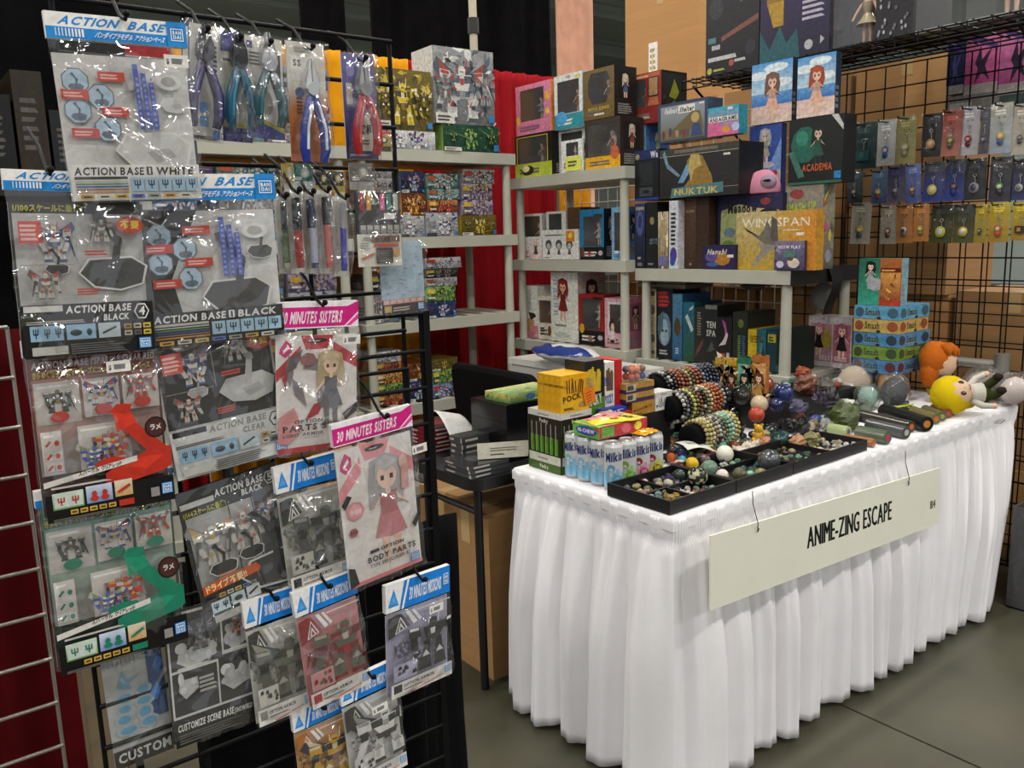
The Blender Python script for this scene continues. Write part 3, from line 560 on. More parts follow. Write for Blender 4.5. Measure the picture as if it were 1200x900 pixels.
def art_ab4(dark):
    bg, pn, tx, ln = ('161616', 'b4b3b0', 'e6e6e2', '0d0d0d') if dark else ('c9cac8', '2a2b2b', 'd2d3d0', 'd9d9d5')
    def f(p, k):
        p.rect(0, 0, 1, 1, bg); p.rect(.02, .34, .98, .93, pn); p.text('1/100スケールに最適!', .03, .945, .035, 'b8b428', .5)
        mech(p, .3, .62, .27, ('d6d4cf', '5a6aa0', 'b8483a', '8a8888'), 3); base_arm(p, .3, .56, .14, k, '3a3a3c' if dark else 'a8a8a6'); base_arm(p, .72, .5, .42, k, '3f4041' if dark else 'b9bab8', 'd8d8d4' if dark else '1a1a1a'); mech(p, .65, .74, .18, ('c8c6c0', '8a8886', 'a05a4a', '777777'), 5)
        mech(p, .2, .38, .2, ('c9c2bb', '77706c', 'b8442c', '998877'), 9); p.rect(.03, .6, .42, .605, '8a8886'); p.rect(.44, .6, .445, .93, '9a9896')
        p.rect(.04, .74, .2, .88, 'c4463a'); p.dash(.05, .76, .19, .87, 4, 'e6b8b0'); p.dash(.42, .4, .62, .45, 3, 'c0463c'); p.dash(.5, .66, .7, .7, 2, 'c0463c'); p.ell(.86, .86, .11, .06, 'b8402c', 9); p.text('不要', .86, .84, .04, 'e0c040', al='c')
        p.rect(0, 0, 1, .34, bg); p.rect(.02, .3, .3, .34, 'c9c8c2' if dark else '151515'); p.text('ACTION BASE', .32, .285, .045, tx if dark else '8a8b89', .5, .14); p.text('BLACK' if dark else 'CLEAR', .6, .225, .04, tx if dark else '8a8b89', .2, .14)
        p.ell(.905, .275, .062, .06, tx if dark else '151515', 6); p.ell(.905, .275, .052, .05, bg if dark else 'd8d8d4', 6); p.text('4', .88, .25, .055, tx if dark else '1a1a1a', .05, .1); p.dash(.03, .22, .55, .245, 2, 'a8a6a0' if dark else '555555')
        stand_icon(p, .05, .11, .24, .1, '8fb4ce', '1c2a34'); p.rect(.31, .11, .53, .21, '8fb4ce'); p.ell(.38, .155, .045, .022, '26323a'); p.ell(.48, .155, .02, .025, '26323a'); p.rect(.55, .11, .72, .21, 'b9c6cc'); p.seg(.58, .14, .69, .18, .014, '3a3430')
        logos(p, .75, .16, .23, .035, 3); logos(p, .75, .115, .23, .035, 3, ('b8b4a8', '5a5a58', 'c8b04a')); p.rect(.05, .02, .31, .075, 'b0afa8'); p.dash(.33, .015, .8, .09, 5, '5a5a58'); maker(p, .86, .02, .1, .075)
    return f
def art_spark(hue, dk, lt, lbl):
    def f(p, k):
        p.vgrad(0, 0, 1, 1, '151312', dk); p.vgrad(.02, .26, .98, .86, 'a09a94', lt); p.vgrad(.0, .86, 1, 1, dk, dk)
        p.text('ACTION BASE', .03, .925, .04, 'd6d0ca', .42, .12); p.text("1'SPARKLE CLEAR "+lbl, .47, .925, .04, 'd6d0ca', .5, .12); p.text('きらめく粒子で飛行ポーズにエックリアクションベース', .03, .87, .032, 'c8b838', .9, .1)
        for x0, y0, x1, y1, sd in ((.03, .58, .36, .84, 1), (.38, .6, .66, .84, 2), (.68, .62, .97, .84, 4), (.03, .28, .18, .55, 0), (.3, .28, .7, .56, 7)):
            p.vgrad(x0, y0, x1, y1, 'b6b0aa', 'cfcac4'); p.dash(x0+.02, y1-.035, x1-.04, y1-.01, 1, 'eeeae4')
            if sd:
                mech(p, (x0+x1)/2, y0+.07, .17, [('b8483a', '8a8886', 'd8d4cc', '5a5a58'), ('5a5c5a', '3c4a3e', 'c8c4bc', '8a7a3a'), ('c8c4bc', '4a5a9a', 'b8443a', 'c8a83a'), ('8a8684', '4a4a48', 'b0433a', '777777')][sd % 4], sd, 1.2); p.ell((x0+x1)/2, y0+.045, .07, .035, hue, 10)
            else:
                for yy in (.48, .4, .33): p.rect(.05, yy-.03, .105, yy+.02, 'c8c2bc'); p.rect(.115, yy-.03, .17, yy+.02, 'c8c2bc'); p.seg(.06, yy-.02, .095, yy+.01, .014, hue); p.ell(.14, yy-.005, .02, .018, hue, 6)
        mech(p, .55, .33, .2, ('c8483a', 'd0ccc4', 'c8a83a', '4a5a9a'), 21, 1.3); mech(p, .4, .3, .16, ('4a5aa0', 'd0ccc4', '8a9a4a', '777777'), 22, 1.3); p.ell(.52, .31, .13, .04, hue, 10)
        q = lambda a, b: (.8+a*k*.5, .3+b*.5); h2 = tuple(min(1, t*1.35) for t in C(hue)[:3])+(1,)
        p.poly([q(-.5, -.1), q(-.3, .0), q(-.02, .1), q(.1, .16), q(.36, .12), q(.42, -.05), q(.2, -.18), q(-.25, -.26), q(-.5, -.22)], hue); p.poly([q(-.3, -.05), q(-.05, .05), q(.2, .02), q(.0, -.12)], h2)
        p.poly([q(.02, .1), q(.24, .14), q(-.1, .5), q(-.25, .44)], hue); p.poly([q(-.32, .4), q(-.08, .5), q(-.2, .76), q(-.36, .7)], h2); p.poly([q(-.4, .66), q(-.3, .76), q(-.12, .74), q(-.16, .62)], hue)
        p.ell(.89, .5, .09, .07, '2a1614', 14); p.ell(.89, .5, .075, .058, '4a2826', 14); p.text('ラメ', .89, .485, .03, 'd8d2cc', .09, al='c')
        p.poly([(0, .22), (.72, .3), (.72, .335), (0, .255)], 'd6d2ca'); p.text('スパークル クリアレッド', .26, .265, .022, '2a2422', .34, rot=.1); p.rect(0, 0, 1, .17, '100f0e'); p.dash(.05, .205, .55, .225, 1, 'c0bab2')
        p.vgrad(.05, .075, .28, .18, '6a9a5a', 'c6d8c8'); p.vgrad(.3, .08, .5, .19, '7a92c4', 'c8d2e0'); p.vgrad(.52, .09, .66, .195, 'c89a5a', 'e0d2bc'); stand_icon(p, .06, .085, .21, .08, 'c6d0c6', hue, 2)
        for x in (.36, .44): p.ell(x, .11, .035, .018, hue, 6); p.ell(x, .14, .022, .02, hue, 6)
        p.seg(.54, .12, .64, .16, .016, hue); logos(p, .17, .035, .36, .03, 5, ('c8a038', 'c09a44')); p.rect(.54, .03, .66, .07, hue); p.dash(.04, .008, .7, .026, 2, '6a6662'); p.rect(.8, .05, .87, .11, '8a8884'); maker(p, .89, .055, .09, .075)
    return f
def art_ab5(p, k):
    p.rect(0, 0, 1, 1, '131313'); p.rect(.04, .26, .93, .8, 'a9a9a8'); p.rect(.46, .3, .47, .82, '1a1a1a'); p.rect(.7, .3, .71, .84, '1a1a1a'); p.rect(.72, .3, .96, .84, '55595c')
    p.rect(.02, .87, .35, .91, 'c8c8c4'); p.text('ACTION BASE', .36, .89, .05, 'e2e2de', .5, .14); p.text('BLACK', .62, .835, .042, 'e2e2de', .22, .14); p.ell(.93, .9, .062, .055, 'e2e2de', 6); p.ell(.93, .9, .05, .045, '151515', 6); p.text('5', .907, .875, .055, 'e8e8e4', .048, .1); p.text('1/144スケールに最適!', .03, .81, .035, 'b8b42c', .42)
    mech(p, .25, .4, .36, ('d2cfc8', '9a9896', 'c8a848', '6a7a9a'), 31); mech(p, .57, .44, .34, ('c8c5be', '8e8c8a', 'b86a4a', '555555'), 33); mech(p, .86, .58, .22, ('9a9c9a', '4a5a8a', 'b87a3a', '777777'), 35); base_arm(p, .27, .37, .2, k, '2e2f30'); base_arm(p, .57, .41, .18, k, '2e2f30'); p.dash(.2, .29, .44, .36, 3, 'c88a7a'); p.dash(.5, .32, .68, .37, 2, 'c88a7a')
    base_arm(p, .78, .2, .5, k, '2c2d2f', 'c8c8c4'); p.poly([(.02, .24), (.6, .27), (.62, .3), (.58, .34), (.02, .31)], 'c0521e'); p.text('ドライブ不要!!', .05, .255, .042, 'e6d4a0', .42, rot=.04)
    p.rect(.03, .16, .13, .2, '4a4a48'); logos(p, .16, .19, .4, .03, 5); stand_icon(p, .06, .09, .18, .085, 'b4c4cc', '20282c', 2); p.rect(.26, .1, .4, .185, 'b4c4cc'); p.ell(.33, .14, .045, .02, '30383c'); p.rect(.42, .1, .56, .19, 'c0c6c8'); p.seg(.44, .13, .54, .165, .016, '26262a'); p.rect(.06, .02, .36, .075, 'a8a8a4'); p.dash(.4, .02, .9, .09, 5, '3c3c3a')
def art_csb(p, k):
    p.rect(0, 0, 1, 1, '2e2e2e'); p.rect(.02, .18, .98, .98, 'd0d0cc')
    for (x0, y0, x1, y1) in ((.04, .55, .6, .96), (.62, .6, .97, .96), (.04, .2, .53, .53), (.55, .2, .97, .57)): p.rect(x0, y0, x1, y1, '353637')
    r = random.Random(4); p.clip = (.04, .2, .97, .96)
    for (cx, cy, s, n) in ((.32, .63, .2, 12), (.78, .68, .13, 9), (.76, .37, .17, 14), (.2, .42, .1, 4)):
        p.poly([(cx-s*1.1, cy-.02), (cx-s*.4, cy-.09), (cx+s*1.1, cy-.03), (cx+s, cy+.06), (cx-s*.9, cy+.06)], 'b9bab8')
        for i in range(n): t = r.uniform(.55, .95); p.ell(cx+r.uniform(-s, s), cy+r.uniform(-.02, .09), s*r.uniform(.2, .35), .045*r.uniform(.6, 1.2), (t*.72, t*.73, t*.73, 1), 11)
    p.clip = p.base; mech(p, .36, .68, .24, ('5a5a5c', '3a3a3c', '8a8a88', '777777'), 41); mech(p, .83, .7, .2, ('8a3a32', '5a5a5c', 'c0a04a', '777777'), 43); p.ell(.72, .9, .12, .04, '5c7a3a', 9); p.dash(.3, .37, .5, .5, 4, 'a8a8a4'); p.dash(.08, .57, .55, .6, 2, 'd8d8d4'); p.dash(.66, .62, .95, .64, 2, 'd8d8d4')
    p.rect(0, 0, 1, .18, '1a1a19'); p.text('CUSTOMIZE SCENE BASE', .03, .12, .05, 'e0e0dc', .62, .12); p.text('[SNOWFIELD Ver.]', .66, .12, .036, 'c8c8c4', .3, .1); p.dash(.04, .02, .8, .1, 4, '5a5a56')
def art_c06(p, k):
    p.rect(0, 0, 1, 1, 'a9abaa'); p.rect(.0, .93, .72, 1, '1c1c1c'); p.text('06', .05, .945, .042, 'd8d8d4', .25, .1); p.rect(.72, .3, 1, 1, '2a4a78')
    for i, (x, y, rx, ry) in enumerate([(.3, .52, .12, .035), (.62, .55, .1, .03), (.28, .44, .1, .03), (.62, .46, .13, .03), (.25, .36, .11, .035), (.6, .37, .1, .045), (.3, .27, .14, .03), (.65, .29, .12, .035)]): p.ell(x, y, rx*1.5, ry*1.5, '9aa4a8', 12); p.ell(x, y, rx, ry, '5a92b4', 12)
    p.poly([(.2, .62), (.32, .74), (.36, .66), (.6, .68), (.4, .63), (.42, .58)], '6a94ac')
    for x, y in ((.8, .86), (.9, .7), (.82, .5)): p.poly([(x-.1, y), (x+.02, y+.08), (x+.1, y+.02), (x, y-.07)], '3f74b8')
    for i in range(9): p.rect(.05+.07*i, .78+.01*(i % 3), .1+.07*i, .9, 'b6b8b6')
    p.rect(0, 0, 1, .14, '161616'); p.text('CUSTOM', .06, .04, .07, 'c4c4c0', .9, .1)
def art_sis(v):
    def f(p, k):
        r = random.Random(v); p.rect(0, 0, 1, 1, 'd9d4d0'); a = 'b42c34' if v == 1 else 'd98a92'
        p.poly([(.3, 1), (.72, 1), (.62, .88), (.36, .88)], a); p.poly([(0, .72), (.3, .92), (.3, .8), (0, .62)], a); p.poly([(.7, .94), (1, .8), (1, .7), (.7, .82)], a)
        p.poly([(.05, .9), (.12, .97), (.19, .93), (.19, .87), (.11, .82), (.04, .86)], 'c0286a'); p.poly([(.08, .88), (.15, .93), (.16, .9), (.09, .86)], 'e6dcdc')
        p.ell(.5, .955, .13, .02, '1c1a1a'); p.dash(.43, .948, .57, .962, 1, 'b8b4b0')
        if v == 1:
            for i in range(11): x, y, s = .36+r.uniform(-.28, .3), .42+r.uniform(-.2, .35), r.uniform(.08, .2); t = r.uniform(0, 6.28); p.poly([(x+s*math.cos(t), y+s*math.sin(t)), (x+.3*s*math.cos(t+1.4), y+.3*s*math.sin(t+1.4)), (x-.7*s*math.cos(t), y-.7*s*math.sin(t)), (x+.3*s*math.cos(t-1.4), y+.3*s*math.sin(t-1.4))], r.choice(('a02630', 'c03a42', '5a5458', '7a7478')))
            girl(p, .66, .22, .66, 'c9b48c', '625f66', seed=3, legs='6a666c'); p.ell(.38, .8, .1, .06, '8a5a5c', 7); p.poly([(.02, .32), (.2, .4), (.3, .2), (.12, .08), (.0, .1)], 'cf8a8a')
            p.rect(.0, .0, 1, .05, a); p.text('OPTION', .2, .255, .028, '2a2426', .35); p.text('PARTS SET 2', .06, .19, .05, '241e20', .82); p.text('LIGHT ARMOR', .06, .145, .025, '6a6062', .5); p.poly([(.8, .3), (1, .4), (1, .32), (.84, .24)], '2a2628')
        else:
            girl(p, .62, .1, .8, 'b4b2b2', 'c07a80', 'e2c4b4', 5, 'dcb8a4'); p.ell(.17, .55, .12, .07, 'd58a94', 7); p.ell(.17, .55, .09, .052, 'dba0a6', 7); p.text('0011', .17, .53, .03, 'efd4d6', .14, al='c'); p.ell(.12, .4, .06, .035, 'a85a60', 6); p.text('003', .12, .39, .025, '4a2a2c', .09, al='c'); p.ell(.85, .8, .06, .05, 'd8b0a8', 9); p.poly([(.8, .6), (.9, .6), (.92, .78), (.82, .78)], 'cf9c98')
            p.rect(0, 0, 1, .03, 'd07a80'); p.rect(.3, .205, .42, .228, '2a2426'); p.text('OPTION', .44, .205, .025, '2e282a', .32); p.text('BODY PARTS', .26, .14, .04, '2a2426', .66); p.text('TYPE S03 [COLOR B]', .28, .1, .024, '5a5052', .55); p.poly([(0, .16), (.08, .14), (.12, .02), (0, .0)], '1c1a1c'); p.poly([(-.0, .62), (.08, .68), (.14, .66), (.04, .58)], '1c1a1c'); p.poly([(.9, .32), (1, .4), (1, .34), (.94, .28)], '1c1a1c')
        maker(p, .84, .03, .12, .065)
    return f
def art_mm(bg0, bg1, cols, seed, sq, tri='2c2c2c'):
    def f(p, k):
        p.vgrad(0, 0, 1, 1, bg0, bg1); mech(p, .25, .42, .26, [tuple(t*.5+u*.5 for t, u in zip(C(bg0), C(c))) for c in cols], seed+1, 1.2); mech(p, .36, .35, .22, [tuple(t*.55+u*.45 for t, u in zip(C(bg0), C(c))) for c in cols], seed+2, 1.2)
        p.poly([(0, .98), (0, .72), (.34, .82), (.2, 1), (.12, 1)], tri); p.poly([(.1, .76), (.3, .8), (.19, .96)], 'dcdcd8'); p.poly([(.125, .775), (.275, .805), (.19, .935)], tri); p.poly([(.15, .785), (.25, .805), (.19, .89)], 'dcdcd8'); p.poly([(.175, .797), (.225, .807), (.193, .85)], tri)
        p.poly([(.27, 1), (.33, 1), (.46, .84), (.4, .82)], 'e4e4e0'); p.poly([(.37, 1), (.41, 1), (.53, .86), (.49, .84)], 'e4e4e0'); p.rect(.45, .97, 1, .985, 'd8d8d4')
        mech(p, .7, .2, .74, cols, seed, 1.25); p.rect(.05, .19, .42, .39, 'b6b4b0'); p.rect(.06, .195, .41, .385, bg1)
        r = random.Random(seed)
        for i in range(9): x, y = .1+.29*r.random(), .22+.13*r.random(); p.poly([(x-.03, y-.02), (x+.03, y-.015), (x+.02, y+.025), (x-.02, y+.02)], cols[0] if i % 2 else cols[1])
        p.rect(0, 0, 1, .175, 'd4d2cc'); p.rect(.04, .055, .17, .15, sq); p.text('OPTION ARMOR', .2, .1, .035, '3a3836', .5); p.dash(.2, .06, .6, .085, 1, '77746e'); p.poly([(.3, .0), (.84, .05), (.84, .065), (.3, .015)], 'c87a74'); maker(p, .87, .06, .11, .085)
    return f

# ------------------------------------------------------------------ things hanging on the rack
def crease(x, y, s):                                            # sharp folds in the plastic: ridged noise, two directions
    q = .8*NZ.noise(V((x*.3, y*.3, s))); a_ = 1-abs(NZ.noise(V((x*.35+q, y*.16+q, s*3.1)))); b_ = 1-abs(NZ.noise(V((x*.5-y*.35, y*.4+x*.3+q, s*5.7)))); m_ = max(0, NZ.noise(V((x*.18, y*.18, s*9)))+.25)
    return .0055*a_**9+.0045*m_*b_**10
def film(mb, w, h, z0, z1, th, seed, nu=52, nv=70, y0=-.002):
    def fn(u, v):
        e = min(u, 1-u, 1)*4; e = min(1, e); k = min(1, min(v, 1-v)*6)
        b = th*(.35+.65*e)*(.4+.6*k)*(1+.5*NZ.noise(V((u*3, v*4, seed))))+crease(u*w*60, v*(z1-z0)*60, seed)
        return V((-w/2+w*u+.002*NZ.noise(V((v*5, seed, 0))), y0-b, z0+(z1-z0)*v))
    mb.grid(fn, nu, nv, 'ffffff')
def hang(label, TL, TR, BL, Y, art, hdr=None, hh=.13, gap=.035, cat='hanging pack', name='accessory_pack', rz=0, lean=2, group=None, price=None, edge='cfcdc6', seed=[0], ins=None, th=.012, hook=True, hx=.5):
    seed[0] += 1; sd = seed[0]
    A, B, D = at(*TL, 1, Y), at(*TR, 1, Y), at(*BL, 1, Y); w, h = (B-A).length, (D-A).length
    a1 = math.atan2(B.z-A.z, B.x-A.x); a2 = math.atan2(D.x-A.x, A.z-D.z); ang = .6*a1+.4*a2
    M = MX.Rotation(-ang, 4, 'Y') @ MX.Rotation(R(rz), 4, 'Z') @ MX.Rotation(R(lean), 4, 'X')
    o = A + (B-A)/2 - M.to_3x3() @ V((0, 0, h))
    t = thing(name, label, cat, o, 0, group); t.rotation_euler = M.to_euler()
    top = h*(1-hh-gap) if hdr else h*(1-gap*.3); bot = h*.012
    iw = w*.96 if ins is None else w*ins; k = (top-bot)/iw
    # insert card, gently bowed
    mb = MB(); mb.box((-iw/2, 0, bot), (iw/2, .0012, top), edge)
    mb.fr((-iw/2, -.0001, bot), (iw, 0, 0), (0, 0, top-bot)); mb.clip = mb.base = (0, 0, 1, 1); art(mb, k); oc = mb.build('printed_insert', PRINT, t)
    if hdr:
        mb = MB(); mb.box((-w/2, -.004, h*(1-hh)), (w/2, .003, h), 'e4e2de'); mb.fr((-w/2, -.0041, h*(1-hh)), (w, 0, 0), (0, 0, h*hh)); hdr(mb); mb.build('header_card', PRINT, t)
    mb = MB(); film(mb, w, h, 0, h*(1-hh) if hdr else h, th, sd, y0=-.0025 - .02*0); mb.build('clear_sleeve', FILM, t)
    if price:
        px, py = price; mb = MB(); mb.fr((-iw/2+iw*px, -.0105-th*.8, bot+(top-bot)*py), (.022, 0, 0), (0, 0, .011)); mb.rect(0, 0, 1, 1, 'e2dfd8'); mb.text('$', .08, .25, .4, '444444', .12); mb.dash(.3, .25, .9, .7, 1, '777777', 1); mb.build('price_sticker', PRINT, oc)
    if hook: hooks.append((o + M.to_3x3() @ V((w*(hx-.5), -.004, h*(1-.025))), label))
    return t
hooks = []
Y0 = .915
hang('white headed clear stand kit pack with grey insert, topmost on the rack', (49, 12), (215, 29), (86, 238), .862, art_ab1('c9c7c2', 'dcdad4', '2a2725', 0, 'WHITE', 'c6c5c2'), hdr_base, .135, .07, price=(.78, .93), hx=.53)
hang('black insert stand kit pack numbered 4 in grey hexagon', (0, 194), (168, 208), (42, 418), .880, art_ab4(True), hdr_base, .105, .06, hx=.3, rz=2)
hang('black insert stand kit pack with blue lettering column and hexagon pictures', (150, 196), (318, 211), (202, 400), .884, art_ab1('1b1b1b', '161616', 'dcdcd8', 0, 'BLACK', '4a4948'), hdr_base, .15, .06, hx=.34, rz=-3)
hang('red sparkle stand kit pack with a red clear base picture', (23, 396), (185, 391), (70, 604), .896, art_spark('b8301f', '6e2018', 'a86a5a', 'RED'), hdr_base, .09, .0, price=(.55, .88), hook=False)
hang('pale grey insert stand kit pack numbered 4 with clear base', (170, 393), (316, 372), (212, 561), .900, art_ab4(False), None, edge='c8c8c4', hook=False)
hang('green sparkle stand kit pack with a green clear base picture', (38, 572), (200, 550), (84, 780), .911, art_spark('1f7a5e', '2a5a44', '6a9a86', 'GREEN'), hdr_base, .09, .0, hook=False)
hang('black insert stand kit pack numbered 5 with orange banner', (201, 580), (321, 538), (240, 738), .915, art_ab5, None, edge='222222', hook=False)
hang('pink headed figure parts pack with red winged armour picture', (322, 354), (418, 352), (330, 537), .884, art_sis(1), hdr_sis, .17, .05, ins=1.0, lean=3, hook=True, price=(.72, .93))
hang('pink headed body parts pack with grey haired figure picture', (384, 498), (481, 473), (407, 697), .868, art_sis(2), hdr_sis, .13, .03, rz=4, hx=.6, price=(.88, .86))
hang('blue headed armour pack with charcoal grey robot beside pink pack', (318, 548), (392, 529), (342, 697), .897, art_mm('a2a29a', 'b4b2a8', ('4c4c4a', '2a2a2a', '8a8a82', '5c5c56'), 50, '2a2a28'), hdr_mm, .2, .05)
hang('blue headed armour pack with olive grey robot over snow base pack', (282, 706), (349, 684), (302, 853), .906, art_mm('b0aea6', 'c0beb4', ('5a5c52', '34362f', '9a988a', '6c6c60'), 54, '8a8a84'), hdr_mm, .2, .04)
hang('blue headed armour pack with red robot', (340, 695), (414, 667), (366, 832), .888, art_mm('b05a5e', 'c08486', ('5c5a50', '7a1a22', 'a09a8a', '9a2028'), 58, 'a8303a', '8a2028'), hdr_mm, .2, .03)
hang('blue headed armour pack with black robot on lilac ground', (447, 683), (527, 664), (462, 814), .88, art_mm('8e8aa6', 'a4a0ba', ('2c2c30', '17171a', 'd0d0d4', '505058'), 62, '2c2a30'), hdr_mm, .24, .03, rz=5, price=(.55, .93))
hang('blue headed armour pack with pale grey robot at the rack foot', (395, 800), (461, 772), (420, 925), .889, art_mm('aeaeac', 'c0c0be', ('d8d8d4', '3c3c3c', '9a9a96', '30302e'), 66, '77777a'), hdr_mm, .2, .04, price=(.4, .88))
hang('blue headed armour pack with yellow robot on orange ground', (340, 836), (402, 808), (352, 948), .906, art_mm('b07c3e', 'c08c4e', ('c89a24', '242a44', 'd8ccb0', '7a3a2a'), 70, 'c07a2a', 'b06a1c'), hdr_mm, .2, .04)
hang('dark insert snow scene base pack with white rock pictures', (188, 722), (298, 686), (190, 886), .922, art_csb, None, edge='333333', hook=False)
hang('pale custom effect pack with blue clear shapes, marked 06', (112, 752), (186, 730), (140, 905), .936, art_c06, None, edge='999999', hook=False)
hang('hidden stand kit pack with only its blue header corner showing', (190, 362), (330, 365), (235, 545), .932, art_ab4(False), hdr_base, .1, .05, hook=False)

# black hooks with a ball end: each pierces the header it carries
mb = MB(); mb.tube([(0, .075, .05), (0, .03, .03), (0, .004, .006), (0, -.012, 0), (0, -.017, .004)], .0019, 6, '101012'); mb.sph((0, -.017, .004), .0034, '101012', 8, 6); hk = mb.mesh('prong', BLACKWIRE)
for i, (p, l) in enumerate(hooks):
    t = thing('peg_hook', 'black peg hook carrying the '+' '.join(l.split()[:9]), 'hook', p, 0, 'peg hooks on the rack'); share('prong', hk, t)

# pliers and nippers on cards
def pliers(label, TL, TR, BL, Y, card, hcol, jaw, spread, style, hs=.62):
    n0 = len(hooks)
    def art(p, k): card(p, k)
    t = hang(label, TL, TR, BL, Y, art, None, cat='tool pack', name='nipper_pack', edge='d0cec6', th=.02, gap=.02, lean=1, hook=False)
    A, B, D = at(*TL, 1, Y), at(*TR, 1, Y), at(*BL, 1, Y); w, h = (B-A).length, (D-A).length
    tool = MB(); c = hcol
    zp = h*(.1+hs); s = w
    tool.smooth = True
    for sg in (-1, 1):
        pts = [(sg*.03*s, -.012, zp-.004), (sg*.14*s*spread, -.014, zp-.16*h), (sg*.29*s*spread, -.015, zp-.34*h), (sg*.31*s*spread, -.014, zp-.5*h), (sg*.25*s*spread, -.012, zp-.6*h)]
        tool.tube(pts, [.004, .0055, .0062, .006, .0045], 8, c)
        tool.tube([(sg*.1*s*spread, -.0205, zp-.13*h), (sg*.26*s*spread, -.0215, zp-.33*h), (sg*.28*s*spread, -.02, zp-.5*h)], .0018, 5, style)
    tool.build('handle', GLOSS, t)
    tool = MB(); tool.smooth = False
    tool.cyl((0, -.006, zp), (0, -.019, zp), .0075, .0075, 10, jaw)
    for sg in (-1, 1): tool.add([(0, -.007, zp-.006), (sg*.009, -.007, zp), (sg*.008, -.007, zp+.012), (sg*.0012, -.008, zp+.033), (0, -.017, zp-.006), (sg*.009, -.017, zp), (sg*.008, -.017, zp+.012), (sg*.0012, -.014, zp+.033)], [(0, 1, 2, 3), (7, 6, 5, 4), (0, 4, 5, 1), (1, 5, 6, 2), (2, 6, 7, 3), (3, 7, 4, 0)], jaw)
    tool.build('jaws', STEEL, t)
    hp = A+(B-A)/2+V((0, -.004, -.012))
    t2 = thing('peg_hook', 'black peg hook carrying the '+' '.join(label.split()[:9]), 'hook', hp, 0, 'peg hooks on the rack'); share('prong', hk, t2); return t
STEEL = vcmat('tool_steel', .3, .5, metal=.7)
def card_a(p, k):
    p.rect(0, 0, 1, 1, 'c6c4be'); p.rect(.0, .0, .2, 1, '3a3a5c'); p.rect(.03, .3, .17, .96, 'c8c4bc'); p.text('BUILD', .12, .42, .1, '33335a', .3, rot=1.5708); p.rect(.55, .86, .75, .89, 'c87a3a'); p.rect(.45, .25, .68, .34, '6a9ccc'); p.rect(.45, .13, .68, .22, '6a9ccc'); p.rect(.2, .02, .9, .05, '2a2a3c'); p.rect(.8, .03, .98, .11, '3a6ab0'); p.dash(.8, .5, .92, .85, 9, '3a3838')
def card_b(p, k):
    p.rect(0, 0, 1, 1, 'c2c0ae'); p.rect(0, .82, 1, 1, '3a3c80'); p.ell(.5, .9, .4, .05, '5a5c9c'); p.rect(.06, .72, .6, .79, 'dad8ce'); p.dash(.1, .735, .5, .775, 1, '555555'); p.rect(0, 0, 1, .13, '34367c'); p.rect(0, .13, 1, .17, 'b8a83a')
def card_c(p, k):
    p.rect(0, 0, 1, 1, 'd2cfc6'); p.rect(.05, .88, .2, .95, '5a5a8a'); p.dash(.1, .72, .8, .86, 4, '6a6862'); p.rect(.8, .45, .93, .85, '3a3a38'); p.ell(.5, .35, .28, .2, 'e4e2dc'); p.ell(.5, .35, .2, .13, 'a8a49a'); p.poly([(0, 0), (1, 0), (1, .06), (0, .22)], '3c3f8c'); p.poly([(0, .22), (1, .06), (1, .1), (0, .27)], 'b8b03a')
def card_d(p, k):
    p.vgrad(0, 0, 1, 1, 'c0622c', 'd4d0c8'); p.vgrad(0, 0, 1, .45, 'b8602a', 'c8783a'); p.rect(0, .45, 1, 1, 'd0ccc2'); p.vgrad(0, .45, 1, .62, 'c8783a', 'd0ccc2'); p.rect(.1, .68, .7, .88, 'e0ddd4'); p.text('SS', .16, .8, .05, '3a3a3a', .2); p.ell(.3, .58, .12, .045, '4a5a8c', 12); p.poly([(.55, .72), (.75, .72), (.7, .78)], '4a5048'); p.dash(.2, .4, .38, .55, 5, '7a3a1a'); p.rect(0, 0, 1, .06, 'c8705a'); p.dash(.2, .92, .8, .97, 2, 'a8a49c')
def card_e(p, k):
    p.vgrad(0, 0, 1, 1, '2c2a58', '6a68a0'); p.rect(.62, .84, .88, .95, 'd0cec8'); p.rect(.1, .52, .28, .72, 'c0bcb0'); p.ell(.25, .84, .14, .06, '8a88b8'); p.rect(.4, .08, .88, .42, 'cfccc0'); p.text('究極', .64, .25, .07, '1c1c24', .36, al='c'); p.dash(.48, .14, .8, .2, 2, '6a6860'); p.dash(.1, .03, .9, .06, 1, '9a98b8')
pliers('white card nipper pack with dark violet handled cutters', (211, 22), (259, 33), (217, 164), .925, card_a, '2c2450', '4a4a50', 1.1, '55508a')
pliers('cream and navy card nipper pack with teal handled cutters', (255, 34), (292, 41), (266, 166), .932, card_b, '1f5c78', '2c2e34', 1.15, '3a84a0')
pliers('pale card nipper pack with dark green looped cutters', (285, 37), (331, 49), (306, 160), .918, card_c, '1c4c54', 'b0b2b4', 1.05, '2f6a70')
pliers('orange card nipper pack with blue and white handled cutters', (333, 45), (380, 53), (348, 189), .915, card_d, '243c94', 'c4c6c8', .85, 'd8dcea', .5)
pliers('purple card nipper pack with red handled cutters', (398, 60), (438, 65), (409, 187), .918, card_e, 'a8262c', '9a9a9c', 1.0, 'c85a58', .55)

